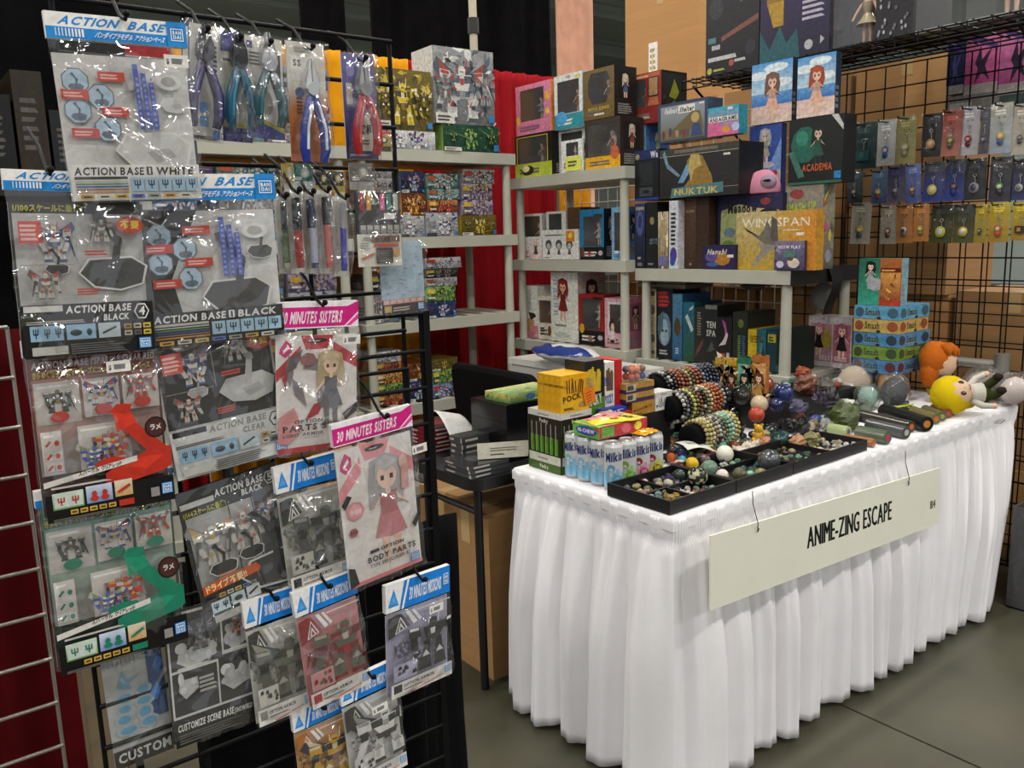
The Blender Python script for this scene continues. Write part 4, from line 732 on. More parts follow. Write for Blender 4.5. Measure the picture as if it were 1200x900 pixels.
# marker pens in clear sleeves
def pen(label, TL, TR, BL, Y, cap, body, lab, capf=.42, slim=1):
    def art(p, k): p.rect(0, 0, 1, 1, 'b2b0a6'); p.rect(.0, .0, 1, .06, 'd2d0c8'); p.dash(.7, .1, .95, .9, 22, '4a4844', .5); p.rect(.1, .94, .9, .99, 'd8d6ce')
    t = hang(label, TL, TR, BL, Y, art, None, cat='pen pack', name='marker_pack', th=.016, ins=.9, lean=0, hook=False)
    A, B, D = at(*TL, 1, Y), at(*TR, 1, Y), at(*BL, 1, Y); w, h = (B-A).length, (D-A).length; r = w*.22*slim
    mb = MB(); mb.lathe((-w*.05, -.010, h*.08), [(0, 0), (r*.85, 0), (r, .006), (r, h*(.86-capf))], 10, [body, body, lab]); mb.build('barrel', GLOSS, t)
    mb = MB(); mb.lathe((-w*.05, -.010, h*(.94-capf)), [(r*1.12, 0), (r*1.12, h*(capf-.06)), (r*.9, h*(capf-.04)), (0, h*(capf-.04))], 10, cap); mb.build('cap', GLOSS, t)
    hk_ = thing('peg_hook', 'black peg hook carrying the '+' '.join(label.split()[:9]), 'hook', A+(B-A)/2+V((0, -.004, -.005)), 0, 'peg hooks on the rack'); share('prong', hk, hk_)
pen('clear sleeve marker pen with green label and dark cap', (320, 228), (335, 228), (326, 322), .935, '2c302c', 'c8c6be', '5a7a4a')
pen('clear sleeve marker pen with broad black cap and red label', (333, 222), (351, 222), (340, 322), .922, '161616', '8c2a26', '9c2c28', .42, 1.15)
pen('clear sleeve marker pen with navy cap and white blue label', (350, 224), (367, 224), (359, 322), .925, '23284a', '35406a', 'a9aec0', .38, 1.1)
pen('clear sleeve marker pen with slim black cap and pale red label', (367, 221), (386, 221), (374, 322), .92, '1a1a1a', 'b8564e', 'bc6a62', .36, .95)
pen('clear sleeve marker pen with bright blue barrel and yellow tag', (388, 228), (407, 230), (397, 324), .915, '8c8e94', '3438a0', '3438a0', .34, .8)
# marker set in a case, decal sheet and small accessory packs
def art_set(p, k):
    p.rect(0, 0, 1, 1, '35363a'); p.rect(0, 0, 1, .44, 'd2cec2')
    for i, c in enumerate(('9c3038', 'c8922a', '3a3a3c', 'c84a84', '2a7a68', 'b0aeaa')): x = .1+.15*i; p.rect(x, .76, x+.1, .98, c); p.rect(x-.01, .46, x+.11, .56, 'a8a69e'); p.rect(x, .44, x+.1, .5, '77756e')
    p.rect(.62, .64, .86, .72, 'd8d6d0'); p.rect(.3, .33, .95, .42, '6a4a34'); p.text('MARKER', .4, .345, .05, '2a1a10', .5); p.rect(.36, .27, .92, .31, 'b8503a'); p.rect(.4, .04, .78, .25, '3a3230'); p.dash(.42, .06, .76, .23, 7, '66605a'); p.seg(.06, .1, .36, .18, .03, 'c06a4a'); p.rect(.8, .14, .94, .24, 'c89a6a'); p.dash(.06, .24, .3, .34, 3, '9a968a'); p.rect(.12, .37, .32, .4, '8a8a88')
t = hang('black case of six coloured markers with cream sleeve', (415, 224), (467, 225), (421, 314), .905, art_set, None, cat='marker set', name='marker_case', edge='2a2a2c', th=.01, ins=1.0, lean=0)
def art_decal(p, k):
    p.rect(0, 0, 1, 1, '9fb4c2'); p.rect(0, 0, 1, .2, '3a2e2c'); p.rect(.02, .13, .98, .2, 'b8847a')
    for i in range(6): p.rect(.04+.155*i, .14, .16+.155*i, .19, 'd0aea4')
    for i in range(60): x, y = rnd.uniform(.04, .9), rnd.uniform(.25, .95); p.rect(x, y, x+rnd.uniform(.01, .09), y+rnd.uniform(.004, .012), rnd.choice(('7a94a6', '8aa0ae', 'c0ccd2', '6a7c8c'))); p.l -= 1
    p.l += 2; p.rect(.04, .02, .2, .11, 'b89a4a'); p.dash(.24, .03, .75, .1, 2, 'b0a8a0'); maker(p, .82, .02, .14, .1)
hang('pale blue transfer decal sheet with dark printed foot', (442, 284), (495, 281), (450, 370), .925, art_decal, None, cat='decal sheet', name='decal_sheet', edge='8aa0ae', th=.005)
def art_small(bg, c2, txt=None, tc='e8e4dc'):
    def f(p, k):
        p.rect(0, 0, 1, 1, bg); p.rect(0, 0, 1, .3, c2); p.ell(.6, .65, .22, .2, c2, 10); p.ell(.6, .67, .12, .12, tc, 9); p.dash(.1, .36, .5, .5, 2, tc)
        if txt: p.text(txt, .1, .08, .14, tc, .8)
    return f
for l, tl, tr, bl, Y, bg, c2 in (('small yellow and white accessory bag above the marker pens', (329, 192), (343, 190), (331, 226), .94, 'c8aa28', 'd8d4c8'), ('small teal and white accessory card above the marker pens', (343, 192), (366, 192), (344, 222), .935, '1c7468', 'c4cfc8'),
        ('small black accessory card with yellow spot beside the teal card', (369, 201), (386, 202), (370, 224), .945, '1c1c1a', 'b8a42c'), ('small black and yellow accessory card above the marker case', (386, 200), (403, 202), (387, 224), .945, '23221e', 'c0ae38'),
        ('small black and yellow round accessory card left of the yellow bag', (314, 200), (328, 201), (316, 226), .945, '1a1a1a', 'b09a2a'), ('clear silver blister card above the marker case', (408, 190), (436, 192), (412, 222), .945, '6f6a60', 'a8a6a0'), ('gold trimmed price card hanging below the red handled cutters', (437, 157), (458, 157), (438, 178), .95, 'a89848', '4a4424')):
    hang(l, tl, tr, bl, Y, art_small(bg, c2), None, cat='hanging pack', name='accessory_card', th=.006, hook=False, gap=.0)

# ================================================================== boxed goods on the shelves
def gbox(name, label, cat, loc, rz, dim, body, front=None, side=None, left=None, top=None, group=None, m=None, price=None):
    w, d, h = dim; mb = MB(); mb.box((-w/2, 0, 0), (w/2, d, h), body)
    for art, o, X, Y, k in ((front, (-w/2, 0, 0), (w, 0, 0), (0, 0, h), h/w), (side, (w/2, 0, 0), (0, d, 0), (0, 0, h), h/d), (left, (-w/2, d, 0), (0, -d, 0), (0, 0, h), h/d), (top, (-w/2, 0, h), (w, 0, 0), (0, d, 0), d/w)):
        if art: mb.fr(o, X, Y); art(mb, k)
    if not price: return tag(mb.build(name, m or PRINTFAR, None, loc, rz), label, cat, group)
    t = thing(name, label, cat, loc, rz, group); mb.build('box_body', m or PRINTFAR, t)
    mb = MB(); mb.fr((-w/2+w*price[0], -.0008-EPS*60, h*price[1]), (.035, 0, 0), (0, 0, .02)); mb.rect(0, 0, 1, 1, 'e0ddd4'); mb.dash(.2, .3, .85, .7, 1, '777777', 1); mb.build('price_sticker', PRINT, t); return t
def px_box(pl, v, px):
    xl, yt, xr, yb = px; A, B, T = at(xl, yb, pl, v), at(xr, yb, pl, v), at(xl, yt, pl, v)
    if pl == 1: return abs(B.x-A.x), T.z-A.z, V(((A.x+B.x)/2, v, A.z)), 0
    return abs(A.y-B.y), T.z-A.z, V((v, (A.y+B.y)/2, A.z)), -R(90)
PALS = {'grey': ('8a8c8e', 'c8c8c4', ('c8c6c0', '55606c', 'a04038', '8a8a88')), 'teal': ('2c6a6c', '9cc0b8', ('d2d4cc', '2a7a7c', 'b85a3a', '8a8a88')), 'purple': ('5a4a74', 'b8aabc', ('b0a0b8', '5a4a6a', 'c8a83a', '77707c')), 'yellow': ('6a5a1c', 'c8b038', ('d0b83a', '4a4438', 'e0d8b8', '8a6a2a')),
    'blue': ('23365e', '7a94b8', ('c0c8d0', '2c3e74', 'b83a34', '6a7a8c')), 'red': ('6c1a1a', 'c87a4a', ('c0463a', '4a3a3a', 'd0b04a', '8a5a4a')), 'green': ('1e4a34', '8ab05a', ('6a9a4a', '2c4a3a', 'd0c04a', '8a8a6a')), 'black': ('141416', '4a4c50', ('8a8a8c', '2c2c30', 'b8a43a', '6a6a6c')), 'white': ('b0b4b8', 'dcdcd8', ('e0e0dc', '3a4a8c', 'b0403a', '8a8a88')), 'orange': ('7a3c14', 'd89a4a', ('d89a3a', '5a3a2a', 'e0d0a8', '8a5a3a'))}
def grit(p, n, cols, seed, s=.05):
    r = random.Random(seed); k = p.Y.length/p.X.length
    for i in range(n):
        x, y, a_, q = r.random(), r.random(), r.uniform(0, 6.28), s*r.uniform(.3, 1.3); c = C(r.choice(cols)); f = r.uniform(.45, 1.25)
        p.poly([(x+q*k*math.cos(a_), y+q*math.sin(a_)), (x+q*k*.4*math.cos(a_+1.8), y+q*.4*math.sin(a_+1.8)), (x-q*k*.8*math.cos(a_), y-q*.8*math.sin(a_)), (x+q*k*.3*math.cos(a_-1.5), y+q*.3*math.sin(a_-1.5))], tuple(min(1, t*f) for t in c[:3])+(1,)); p.l -= 1
    p.l += 1
def kit_art(pal, seed, n=1, strip=True):
    b0, b1, mc = PALS[pal]; dk = tuple(t*.5 for t in C(b0)[:3])+(1,)
    def f(p, k):
        r = random.Random(seed); robots_bg(p, 0, 0, 1, 1, dk, b0, 10, seed); p.clip = (0, 0, 1, 1); grit(p, 26, [b0, b1, mc[0], mc[1]], seed, .14)
        mech(p, .5+r.uniform(-.12, .12), .04, .86, mc, seed, 1.1 if k > .9 else .9); mech(p, .18, .3, .4, [dk, b0, mc[2], mc[3]], seed+3, 1, False); mech(p, .84, .25, .45, [b0, dk, mc[2], mc[3]], seed+4, 1, False)
        for i in range(4): x, y = r.random(), r.random(); p.seg(x, y, x+r.uniform(-.4, .4), y+r.uniform(-.3, .3), .02, b1, .004)
        grit(p, 22, list(mc)+[b1, '1c1c20'], seed+1, .06)
        if strip: p.rect(.0, 0, .3, .14, 'c8c6be' if pal != 'white' else '2a2c34'); p.dash(.03, .03, .27, .12, 2, '4a4844'); p.rect(.88, .04, .97, .04+.09/k, '2a78b0')
        p.clip = p.base
    return f
def thin_art(pal, seed):
    b0, b1, mc = PALS[pal]; dk = tuple(t*.55 for t in C(b0)[:3])+(1,)
    def f(p, k):
        robots_bg(p, 0, 0, 1, 1, dk, b1, 8, seed); p.clip = (0, 0, 1, 1); grit(p, 24, [b0, b1, mc[1]], seed, .3); mech(p, .68, -.05, 1.05, mc, seed, 1.0, False); mech(p, .4, .0, .9, mc, seed+9, 1.0, False); grit(p, 26, list(mc)+['1c1c20'], seed+2, .16); p.rect(.03, .55, .26, .85, mc[2]); p.dash(.05, .2, .3, .42, 1, 'd0ccc0'); p.clip = p.base
    return f
def side_plain(c, d=None):
    def f(p, k):
        p.rect(.0, .0, 1, 1, c); p.dash(.1, .1, .7, .5, 4, d or '8a8680')
    return f
ORD = ('bottom', 'second', 'third', 'fourth', 'fifth', 'sixth', 'seventh')
def kit_stack(v, z, boxes, where, depth=.2, group='model kit boxes'):
    z += .0015
    """boxes from the bottom up: (xl, yt, xr, yb, palette, portrait)"""
    for i, (xl, yt, xr, yb, pal, big) in enumerate(boxes):
        w, h, loc, rz = px_box(1, v, (xl, yt, xr, yb)); loc.z = z
        sd = int(xl*7+yt); gbox('model_kit_box', '%s model kit box, %s in the %s' % (pal+' and '+{'grey': 'white', 'black': 'silver', 'white': 'navy', 'yellow': 'brown', 'teal': 'white', 'purple': 'lilac', 'blue': 'silver', 'red': 'gold', 'green': 'lime', 'orange': 'tan'}[pal], ORD[i], where), 'box', loc, rz+rnd.uniform(-.02, .02), (w*.985, depth, h-.0012), PALS[pal][0], kit_art(pal, sd) if big else thin_art(pal, sd), left=side_plain(PALS[pal][1]), group=group)
        z += h
    return z
a = 3.605
kit_stack(a, LT[0], [(440, 157, 511, 179, 'white', 0), (441, 84, 508, 157, 'yellow', 1)], 'top shelf pile by the rack post')
kit_stack(a, LT[0], [(519, 145, 586, 177, 'green', 1), (510, 54, 580, 145, 'grey', 1)], 'top shelf pile under the pole')
a = 3.662
kit_stack(a, LT[1], [(470, 252, 498, 277, 'white', 1), (471, 224, 499, 251, 'orange', 1), (470, 198, 497, 224, 'blue', 1)], 'second shelf pile by the rack')
kit_stack(a, LT[1], [(500, 251, 537, 279, 'white', 1), (502, 236, 537, 251, 'red', 0), (501, 223, 539, 236, 'teal', 0), (500, 205, 537, 223, 'teal', 0)], 'middle pile on the second shelf')
kit_stack(a, LT[1], [(541, 254, 582, 278, 'yellow', 1), (542, 236, 578, 254, 'purple', 0), (541, 217, 577, 236, 'purple', 0), (543, 200, 579, 217, 'grey', 0)], 'second shelf pile by the drape')
kit_stack(a, LT[2], [(499, 353, 535, 372, 'blue', 1), (500, 335, 534, 353, 'green', 0), (498, 325, 536, 335, 'grey', 0), (498, 314, 537, 325, 'black', 0), (498, 301, 541, 314, 'white', 0)], 'lone pile on the third shelf')
kit_stack(a, LT[3], [(508, 456, 531, 472, 'blue', 0), (508, 440, 532, 456, 'green', 0), (506, 427, 537, 440, 'yellow', 1)], 'fourth shelf pile by the chair')
kit_stack(a, LT[3], [(478, 456, 506, 480, 'blue', 1), (480, 435, 507, 456, 'orange', 1), (482, 415, 534, 428, 'white', 0)][:2], 'fourth shelf pile by the rack')
w, h, loc, rz = px_box(1, a, (484, 415, 534, 428)); loc.z = LT[3]+.20; loc.y += .01
# many more piles on the unit behind the rack
def many():
    ps = list(PALS); r = random.Random(5)
    for ti, (z, yb, lim) in enumerate(((LT[0], 184, .34), (LT[1], 290, .33), (LT[2], 398, .33), (LT[3], 505, .3))):
        for n, (x, w) in enumerate(((.99, .26), (1.27, .26), (1.55, .24), (1.97, .15)) if ti else ((.93, .26), (1.21, .28), (1.51, .3))):
            zz = z+.0015; i = 0
            while i < 6:
                h = r.choice((.055, .07, .08, .1, .16))
                if zz+h > z+lim: h = z+lim-zz
                if h < .04: break
                pal = r.choice(ps)
                gbox('model_kit_box', '%s kit box, %s in the %s, %s shelf behind rack' % (pal, ORD[i], ('end wide pile', 'middle wide pile', 'wide pile by paired posts', 'narrow pile by paired posts')[n], ('top', 'second', 'third', 'fourth')[ti]), 'box', (x+w/2, 3.665+r.uniform(0, .01), zz), r.uniform(-.015, .015), (w, .2, h-.0012), PALS[pal][0], kit_art(pal, r.randrange(999), 2) if h > .09 else thin_art(pal, r.randrange(999)), left=side_plain(PALS[pal][1]), group='model kit boxes behind the hanging packs'); zz += h; i += 1
many()

# ------------------------------------------------------------------ boxed figures with a clear window
def figurine(mb, h, hair, dress, skin='d8b49c', seed=0):
    r = random.Random(seed); u = h
    mb.lathe((0, 0, 0), [(0, 0), (.2*u, 0), (.2*u, .03*u), (0, .03*u)], 12, '2a2a2c')
    for s in (-1, 1): mb.tube([(s*.05*u, 0, .03*u), (s*.055*u, .01*u, .2*u), (s*.04*u, 0, .38*u)], [.02*u, .03*u, .042*u], 6, skin)
    mb.lathe((0, 0, .33*u), [(.17*u, 0), (.09*u, .1*u), (.06*u, .16*u), (.085*u, .26*u), (.09*u, .32*u), (.03*u, .37*u), (.028*u, .42*u)], 10, [dress, dress, dress, dress, skin, skin])
    for s in (-1, 1): a = r.uniform(-.1, .25); mb.tube([(s*.09*u, 0, .64*u), (s*.17*u, -.03*u, (.52+a*.4)*u), (s*(.2-a*.2)*u, -.08*u, (.42+a)*u)], [.026*u, .022*u, .016*u], 6, skin)
    mb.sph((0, -.005*u, .82*u), (.085*u, .085*u, .1*u), skin, 10, 8); mb.sph((0, .02*u, .85*u), (.11*u, .1*u, .11*u), hair, 10, 8); mb.tube([(.02*u, .06*u, .86*u), (.07*u, .1*u, .65*u), (.1*u, .08*u, .42*u)], [.08*u, .09*u, .02*u], 7, hair)
    for s in (-1, 1): mb.sph((s*.03*u, -.085*u, .82*u), .014*u, '202030', 6, 4)
def figbox(label, v, px, z, depth, frame, side, win, hair, dress, base=None, top=None, seed=0, deco=None, group='boxed figures', sideart=None, inner='33302c', price=None, pl=0, hh=None):
    """win: window rectangle in unit coordinates; deco: extra print on the frame"""
    w, h, loc, rz = px_box(pl, v, px)
    if z is not None: loc.z = z+.0015
    if hh: h = hh
    t = thing('figure_box', label, 'box', loc, rz, group); x0, y0, x1, y1 = win; X0, X1, Z0, Z1 = -w/2+w*x0, -w/2+w*x1, h*y0, h*y1; dd = depth*.92
    mb = MB(); mb.box((-w/2, 0, 0), (w/2, depth, h), {'b': frame, 't': top or frame, 'f': frame, 'k': frame, 'l': side, 'r': side}, skip=('f',))
    for q in ((-w/2, 0, w/2, Z0), (-w/2, Z1, w/2, h), (-w/2, Z0, X0, Z1), (X1, Z0, w/2, Z1)): mb.add([(q[0], 0, q[1]), (q[2], 0, q[1]), (q[2], 0, q[3]), (q[0], 0, q[3])], [(0, 1, 2, 3)], frame)
    for a_, b_ in (((X0, Z0), (X1, Z0)), ((X1, Z0), (X1, Z1)), ((X1, Z1), (X0, Z1)), ((X0, Z1), (X0, Z0))): mb.add([(a_[0], 0, a_[1]), (b_[0], 0, b_[1]), (b_[0], dd, b_[1]), (a_[0], dd, a_[1])], [(0, 1, 2, 3)], inner)
    mb.add([(X0, dd, Z0), (X1, dd, Z0), (X1, dd, Z1), (X0, dd, Z1)], [(0, 1, 2, 3)], inner)
    mb.fr((-w/2, 0, 0), (w, 0, 0), (0, 0, h))
    if base: mb.rect(.0, 0, 1, y0*.96, base)
    mb.dash(.12, max(.03, y0*.25), .8, y0*.7, 2, 'd8d4cc' if base and C(base)[1] < .3 else '6a6460')
    if deco: deco(mb, h/w)
    mb.fr((w/2, 0, 0), (0, depth, 0), (0, 0, h))
    if sideart: sideart(mb, h/depth)
    else: mb.rect(.15, .35, .85, .9, tuple(q*.6 for q in C(side)[:3])+(1,)); girl(mb, .5, .38, .48, hair, dress, seed=seed); mb.dash(.15, .06, .85, .28, 5, '8a8680')
    bb_ = mb.build('box_body', PRINTFAR, t)
    mb = MB(); mb.box((X0, .001, Z0), (X1, .002, Z1), 'ffffff'); mb.build('window', WINDOW, bb_)
    fh = (Z1-Z0)*.86; mb = MB(); figurine(mb, min(fh, (X1-X0)*1.9), hair, dress, seed=seed); f = mb.build('figurine', GLOSS, t); f.location = ((X0+X1)/2, min(.07, depth*.45), Z0+.001)
    if price: mb = MB(); mb.fr((-w/2+w*price[0], -EPS*80, h*price[1]), (w*price[2], 0, 0), (0, 0, h*price[3])); mb.rect(0, 0, 1, 1, price[4]); mb.dash(.15, .3, .85, .8, 2, '5a5a40'); mb.build('sticker', PRINT, bb_)
    return t
fx = 2.915; z1, z2, z3 = FT[:3]
figbox('black figure box with thin gold window outline and lime foot', fx+.01, (604, 142, 647, 200), z1, .2, '16160f', '1c1c18', (.1, .34, .86, .93), '8a3a2a', '6a5a4a', 'a8b83a', seed=1, hh=.219, deco=lambda p, k: [p.rect(.07, .31, .89, .33, 'b8a848'), p.rect(.07, .94, .89, .96, 'b8a848'), p.rect(.06, .31, .08, .96, 'b8a848'), p.rect(.88, .31, .9, .96, 'b8a848'), p.ell(.35, .16, .17, .12, '2a2a20'), p.ell(.3, .2, .1, .08, 'd8d4a0')])
figbox('white figure box with black window behind the small white box', fx+.06, (654, 142, 686, 198), z1, .2, 'd2d2cc', 'b8b8b4', (.14, .3, .9, .95), '4a4a50', 'a8a8b0', seed=2, hh=.214)
figbox('small white figure box with square yellow price note', fx, (658, 162, 683, 199), z1, .05, 'dcdcd8', 'c0c8c8', (.24, .5, .8, .92), '3a3028', 'd8d8dc', seed=3, price=(.24, .03, .72, .44, 'd8dc5a'))
figbox('dark brown figure box with yellow banner across its foot', fx+.01, (686, 138, 727, 199), z1, .16, '3a2c28', '2a2422', (.08, .26, .92, .9), 'c8c0b8', '8a4a40', 'd8a01c', seed=4, hh=.233, inner='5a4a44', deco=lambda p, k: [p.ell(.85, .3, .12, .14, 'b8603a'), p.text('A', .3, .07, .08, '6a4a10', .05)])
figbox('pale blue figure box standing beside the metal game tin', fx+.19, (729, 141, 757, 190), z1, .17, '8ab4c4', '3a6cac', (.22, .22, .88, .93), 'c8b888', '7a8a5a', seed=5, inner='6a6c5a', hh=.202)
figbox('pink and orange figure box on top of the gold outlined box', fx+.012, (605, 79, 646, 137), z1+.222, .19, 'd07a98', 'd8823a', (.13, .27, .8, .9), '4a3a34', '8a8aa0', seed=6, deco=lambda p, k: [p.ell(.9, .7, .07, .1, 'e0a83a'), p.ell(.06, .3, .06, .1, 'e0b05a'), p.ell(.9, .4, .06, .06, 'e6c04a'), p.dash(.1, .1, .85, .2, 2, 'b05a94')])
figbox('white and turquoise figure box between the pink and olive boxes', fx+.012, (650, 78, 683, 141), z1+.217, .19, 'd4d4d0', 'a8c0cc', (.12, .28, .88, .88), '3a2c3a', '8a4a3a', '2a8a98', seed=7, inner='2c1c24', deco=lambda p, k: [p.ell(.25, .2, .2, .13, '4a9acc'), p.rect(.75, .9, .95, .95, 'c8c04a'), p.ell(.5, .95, .09, .03, 'a0a0a0')])
figbox('olive gold figure box with angular window and a pale haired figure', fx+.012, (684, 75, 720, 133), z1+.236, .15, '6a5428', '1c1a18', (.16, .3, .86, .92), 'c8c0a8', '4a5a74', seed=8, inner='2c3444', deco=lambda p, k: [p.poly([(.16, .3), (.3, .3), (.16, .5)], '6a5428'), p.poly([(.86, .3), (.72, .3), (.86, .5)], '6a5428'), p.poly([(.16, .92), (.26, .92), (.16, .75)], '6a5428'), p.poly([(.86, .92), (.76, .92), (.86, .75)], '6a5428'), p.text('AMAZING', .14, .18, .06, 'b89a3a', .7), p.rect(.35, .07, .68, .11, 'd0ccc0')])
figbox('red and rust figure box with two windows above the pale blue box', fx+.185, (731, 81, 775, 139), z1+.205, .18, '8a2c28', '141416', (.1, .33, .6, .88), 'b0a8a0', '8a7a70', seed=9, inner='6a625a', deco=lambda p, k: [p.rect(.66, .52, .92, .9, '1a1412'), p.rect(.68, .54, .9, .88, 'a8825a'), p.rect(.05, .9, .95, .98, 'b8603a'), p.dash(.1, .92, .8, .965, 1, 'd8c0a0'), p.poly([(.64, .34), (.95, .34), (.9, .5), (.7, .5)], 'b06a48'), p.text('M', .2, .1, .09, 'd0b0b0', .12), p.dash(.35, .1, .75, .18, 1, 'd0b0b0')], sideart=lambda p, k: [robots_bg(p, .05, .05, .95, .95, '1c1c1a', '2a2a24', 6, 9), p.poly([(.3, .5), (.5, .85), (.7, .6), (.55, .45)], '8a8a2a'), p.poly([(.2, .2), (.5, .45), (.7, .2)], '5a6a68')])
fy = fx+.048
# second tier
figbox('white figure box with dark window at the shelf post', fy+.06, (612, 248, 636, 300), z2, .14, 'd6d8d4', 'c8c8c4', (.1, .18, .9, .95), 'c8c0a8', '9a9a8a', seed=10, inner='2c3430')
figbox('second white figure box with dark window beside the brown one', fy+.06, (641, 248, 664, 303), z2, .14, 'd6d6d0', 'c4c4be', (.14, .2, .78, .95), 'b8b0a0', '8a8a80', seed=11, inner='2c3430')
gbox('figure_box', 'plain brown figure box squeezed beside the blue window box', 'box', (fy+.06, px_box(0, fy+.06, (666, 244, 681, 303))[2].y, z2), -R(90), (px_box(0, fy+.06, (666, 244, 681, 303))[0], .14, .27), '4a3424', lambda p, k: [p.vgrad(0, 0, 1, 1, '3a281c', '5a402c'), p.dash(.1, .1, .9, .3, 3, '8a7a64')], group='boxed figures')
def W_(label, px, v, z, depth, body, front, side=None, cat='box', name='figure_box', pl=0, left=None, top=None, group='boxed figures', price=None, m=None, hmax=None, hset=None):
    w, h, loc, rz = px_box(pl, v, px); loc.z = z+.0015 if z is not None else loc.z
    if hset: h = hset
    if hmax: h = min(h, hmax)
    return gbox(name, label, cat, loc, rz, (w, depth, h), body, front, side, left, top, group, m, price)
W_('pinkish white small box with a pale haired drawing', (608, 274, 635, 300), fy, z2, .06, 'd0c8c4', lambda p, k: [p.vgrad(0, 0, 1, 1, 'd8c0be', 'dcd8d4'), girl(p, .75, .0, .95, 'd8ccc4', '4a4448', seed=2), p.dash(.05, .1, .5, .4, 3, 'b07a80')])
W_('white small box with three grey heads and an orange star sticker', (636, 270, 678, 304), fy, z2, .07, 'dadad6', lambda p, k: [p.rect(0, 0, 1, 1, 'd8d8d4')]+[[p.ell(.18+.29*i, .5, .09, .17, '4c4c4c', 12), p.ell(.18+.29*i, .45, .055, .1, 'b8b4b0', 10), p.poly([(.13+.29*i, .16), (.23+.29*i, .16), (.2+.29*i, .33), (.16+.29*i, .33)], '55504e')] for i in range(3)]+[p.dash(.08, .8, .75, .86, 1, '4a4a4a'), p.rect(.67, .6, .9, .95, 'd8801c'), p.ell(.785, .79, .06, .1, 'e8d84a', 5), p.dash(.05, .05, .25, .09, 1, '444444')])
figbox('bright blue figure box with dark foot and small round stamp', fy, (680, 247, 708, 305), z2, .11, '1f78a8', '16202c', (.16, .26, .88, .86), '8a7a68', 'a8a8a8', '14181c', seed=12, inner='4a5058', deco=lambda p, k: [p.rect(.6, .82, .95, .9, '3a3a2a'), p.ell(.85, .13, .09, .05, 'c0a8a8'), p.ell(.4, .12, .08, .05, 'a83a3a'), p.poly([(.02, .05), (.2, .05), (.16, .26), (.05, .24)], '6a3a34')])
figbox('light blue narrow figure box against the board game shelf', fy, (717, 245, 733, 306), z2, .12, '7aa8cc', '5a88b0', (.2, .16, .85, .9), '2a343c', '3a444c', seed=13, inner='202830', deco=lambda p, k: [p.rect(.2, .13, .5, .17, 'dadada'), p.ell(.6, .07, .3, .05, '4a7ab8')])
# third tier
W_('tall white box with a lounging figure on a pink foot', (613, 337, 631, 397), fy, z3, .12, 'd4d4cc', lambda p, k: [p.rect(0, 0, 1, 1, 'd6d6ce'), p.rect(.0, .0, 1, .24, 'c07a88'), p.poly([(.2, .1), (.5, .12), (.8, .3), (.6, .42), (.3, .35)], 'c08a5c'), p.poly([(.55, .35), (.9, .42), (.8, .48), (.4, .5)], '2a2424'), p.dash(.4, .55, .65, .92, 14, 'a8a8a0', .5), p.ell(.85, .06, .08, .03, 'd8b0b8')], lambda p, k: p.rect(0, 0, 1, 1, 'c8c8c0'))
figbox('cream figure box with wooden brown window', fy+.01, (632, 350, 647, 400), z3, .12, 'd4cab8', 'b8ac98', (.06, .38, .96, .9), '4a2c1c', '8a5030', 'd0c8b4', seed=14, inner='7a4c30', deco=lambda p, k: [p.ell(.82, .2, .14, .12, '6a4a2c'), p.dash(.1, .1, .55, .3, 3, '3a3430')])
W_('tall white box with a thin red haired standing figure', (647, 325, 678, 405), fy, z3, .2, 'd8d6cc', lambda p, k: [p.rect(0, 0, 1, 1, 'd8d8ce'), girl(p, .45, .3, .62, '8a2424', '7a2020', 'd8a888', seed=4, legs='d8a888')]+[p.dash(.1, .38+.11*i, .32, .46+.11*i, 2, '9aa4bc') for i in range(5)]+[p.dash(.15, .22, .7, .27, 1, '8a8880'), p.ell(.4, .1, .3, .04, 'b8c0b4')], lambda p, k: [p.rect(0, 0, 1, 1, 'b8a8a4'), girl(p, .5, .3, .6, '3a2028', '4a2830', seed=6)])
figbox('red figure box with black foot and yellow spark', fy, (679, 353, 708, 411), z3, .14, '98201c', '7a1a18', (.14, .3, .86, .92), '8a8a84', 'b0b0ac', '161414', seed=15, inner='3c342e', deco=lambda p, k: [p.ell(.12, .32, .1, .1, 'c89a2c'), p.ell(.85, .16, .1, .05, 'b0a8a8'), p.ell(.45, .12, .1, .06, '8a6a50'), p.rect(.6, .9, .95, .96, '2a1a14')])
figbox('pink and white figure box with brown haired drawing', fy, (709, 356, 735, 413), z3, .12, 'd4a0ac', 'b86a84', (.24, .3, .76, .88), '3a2c20', '8a8268', seed=16, inner='4a4030', deco=lambda p, k: [p.rect(.14, .26, .22, .92, 'd8d0d0'), p.rect(.78, .26, .86, .92, 'd8d0d0'), p.rect(.14, .88, .86, .93, 'd8d0d0'), p.ell(.34, .45, .14, .14, '3a2a24'), p.ell(.36, .41, .08, .09, 'd8b8a4'), p.poly([(.2, .1), (.5, .1), (.45, .34), (.25, .34)], 'd8c8c8'), p.rect(.25, .1, .45, .16, '4a1c24')])
# white carrier bag with blue print on the bin
def bag_fn(u, v):
    a = u*6.2832; r0 = math.sin(math.pi*min(1, v*1.02))**.6; x = math.cos(a)*.11*r0*(1+.15*NZ.noise(V((math.cos(a)*2, math.sin(a)*2, v*3)))); y = math.sin(a)*.2*r0*(1+.15*NZ.noise(V((math.cos(a)*2, math.sin(a)*2, v*4+5))))
    return V((x, y, .1*(v**.8)+.012*NZ.noise(V((x*20, y*20, 1)))*(v > .1)))
t = thing('carrier_bag', 'crumpled white carrier bag with dark blue print', 'bag', (2.62, 2.98, binz+.001)); mb = MB(); mb.grid(bag_fn, 28, 12, 'd6d6d2'); mb.build('bag_body', GLOSS, t)
mb = MB(); mb.grid(lambda u, v: (lambda P: P+V((-.002, 0, .003)))(bag_fn(.2+.55*u, .5+.4*v)), 16, 6, '24387c'); mb.build('blue_print', GLOSS, t)

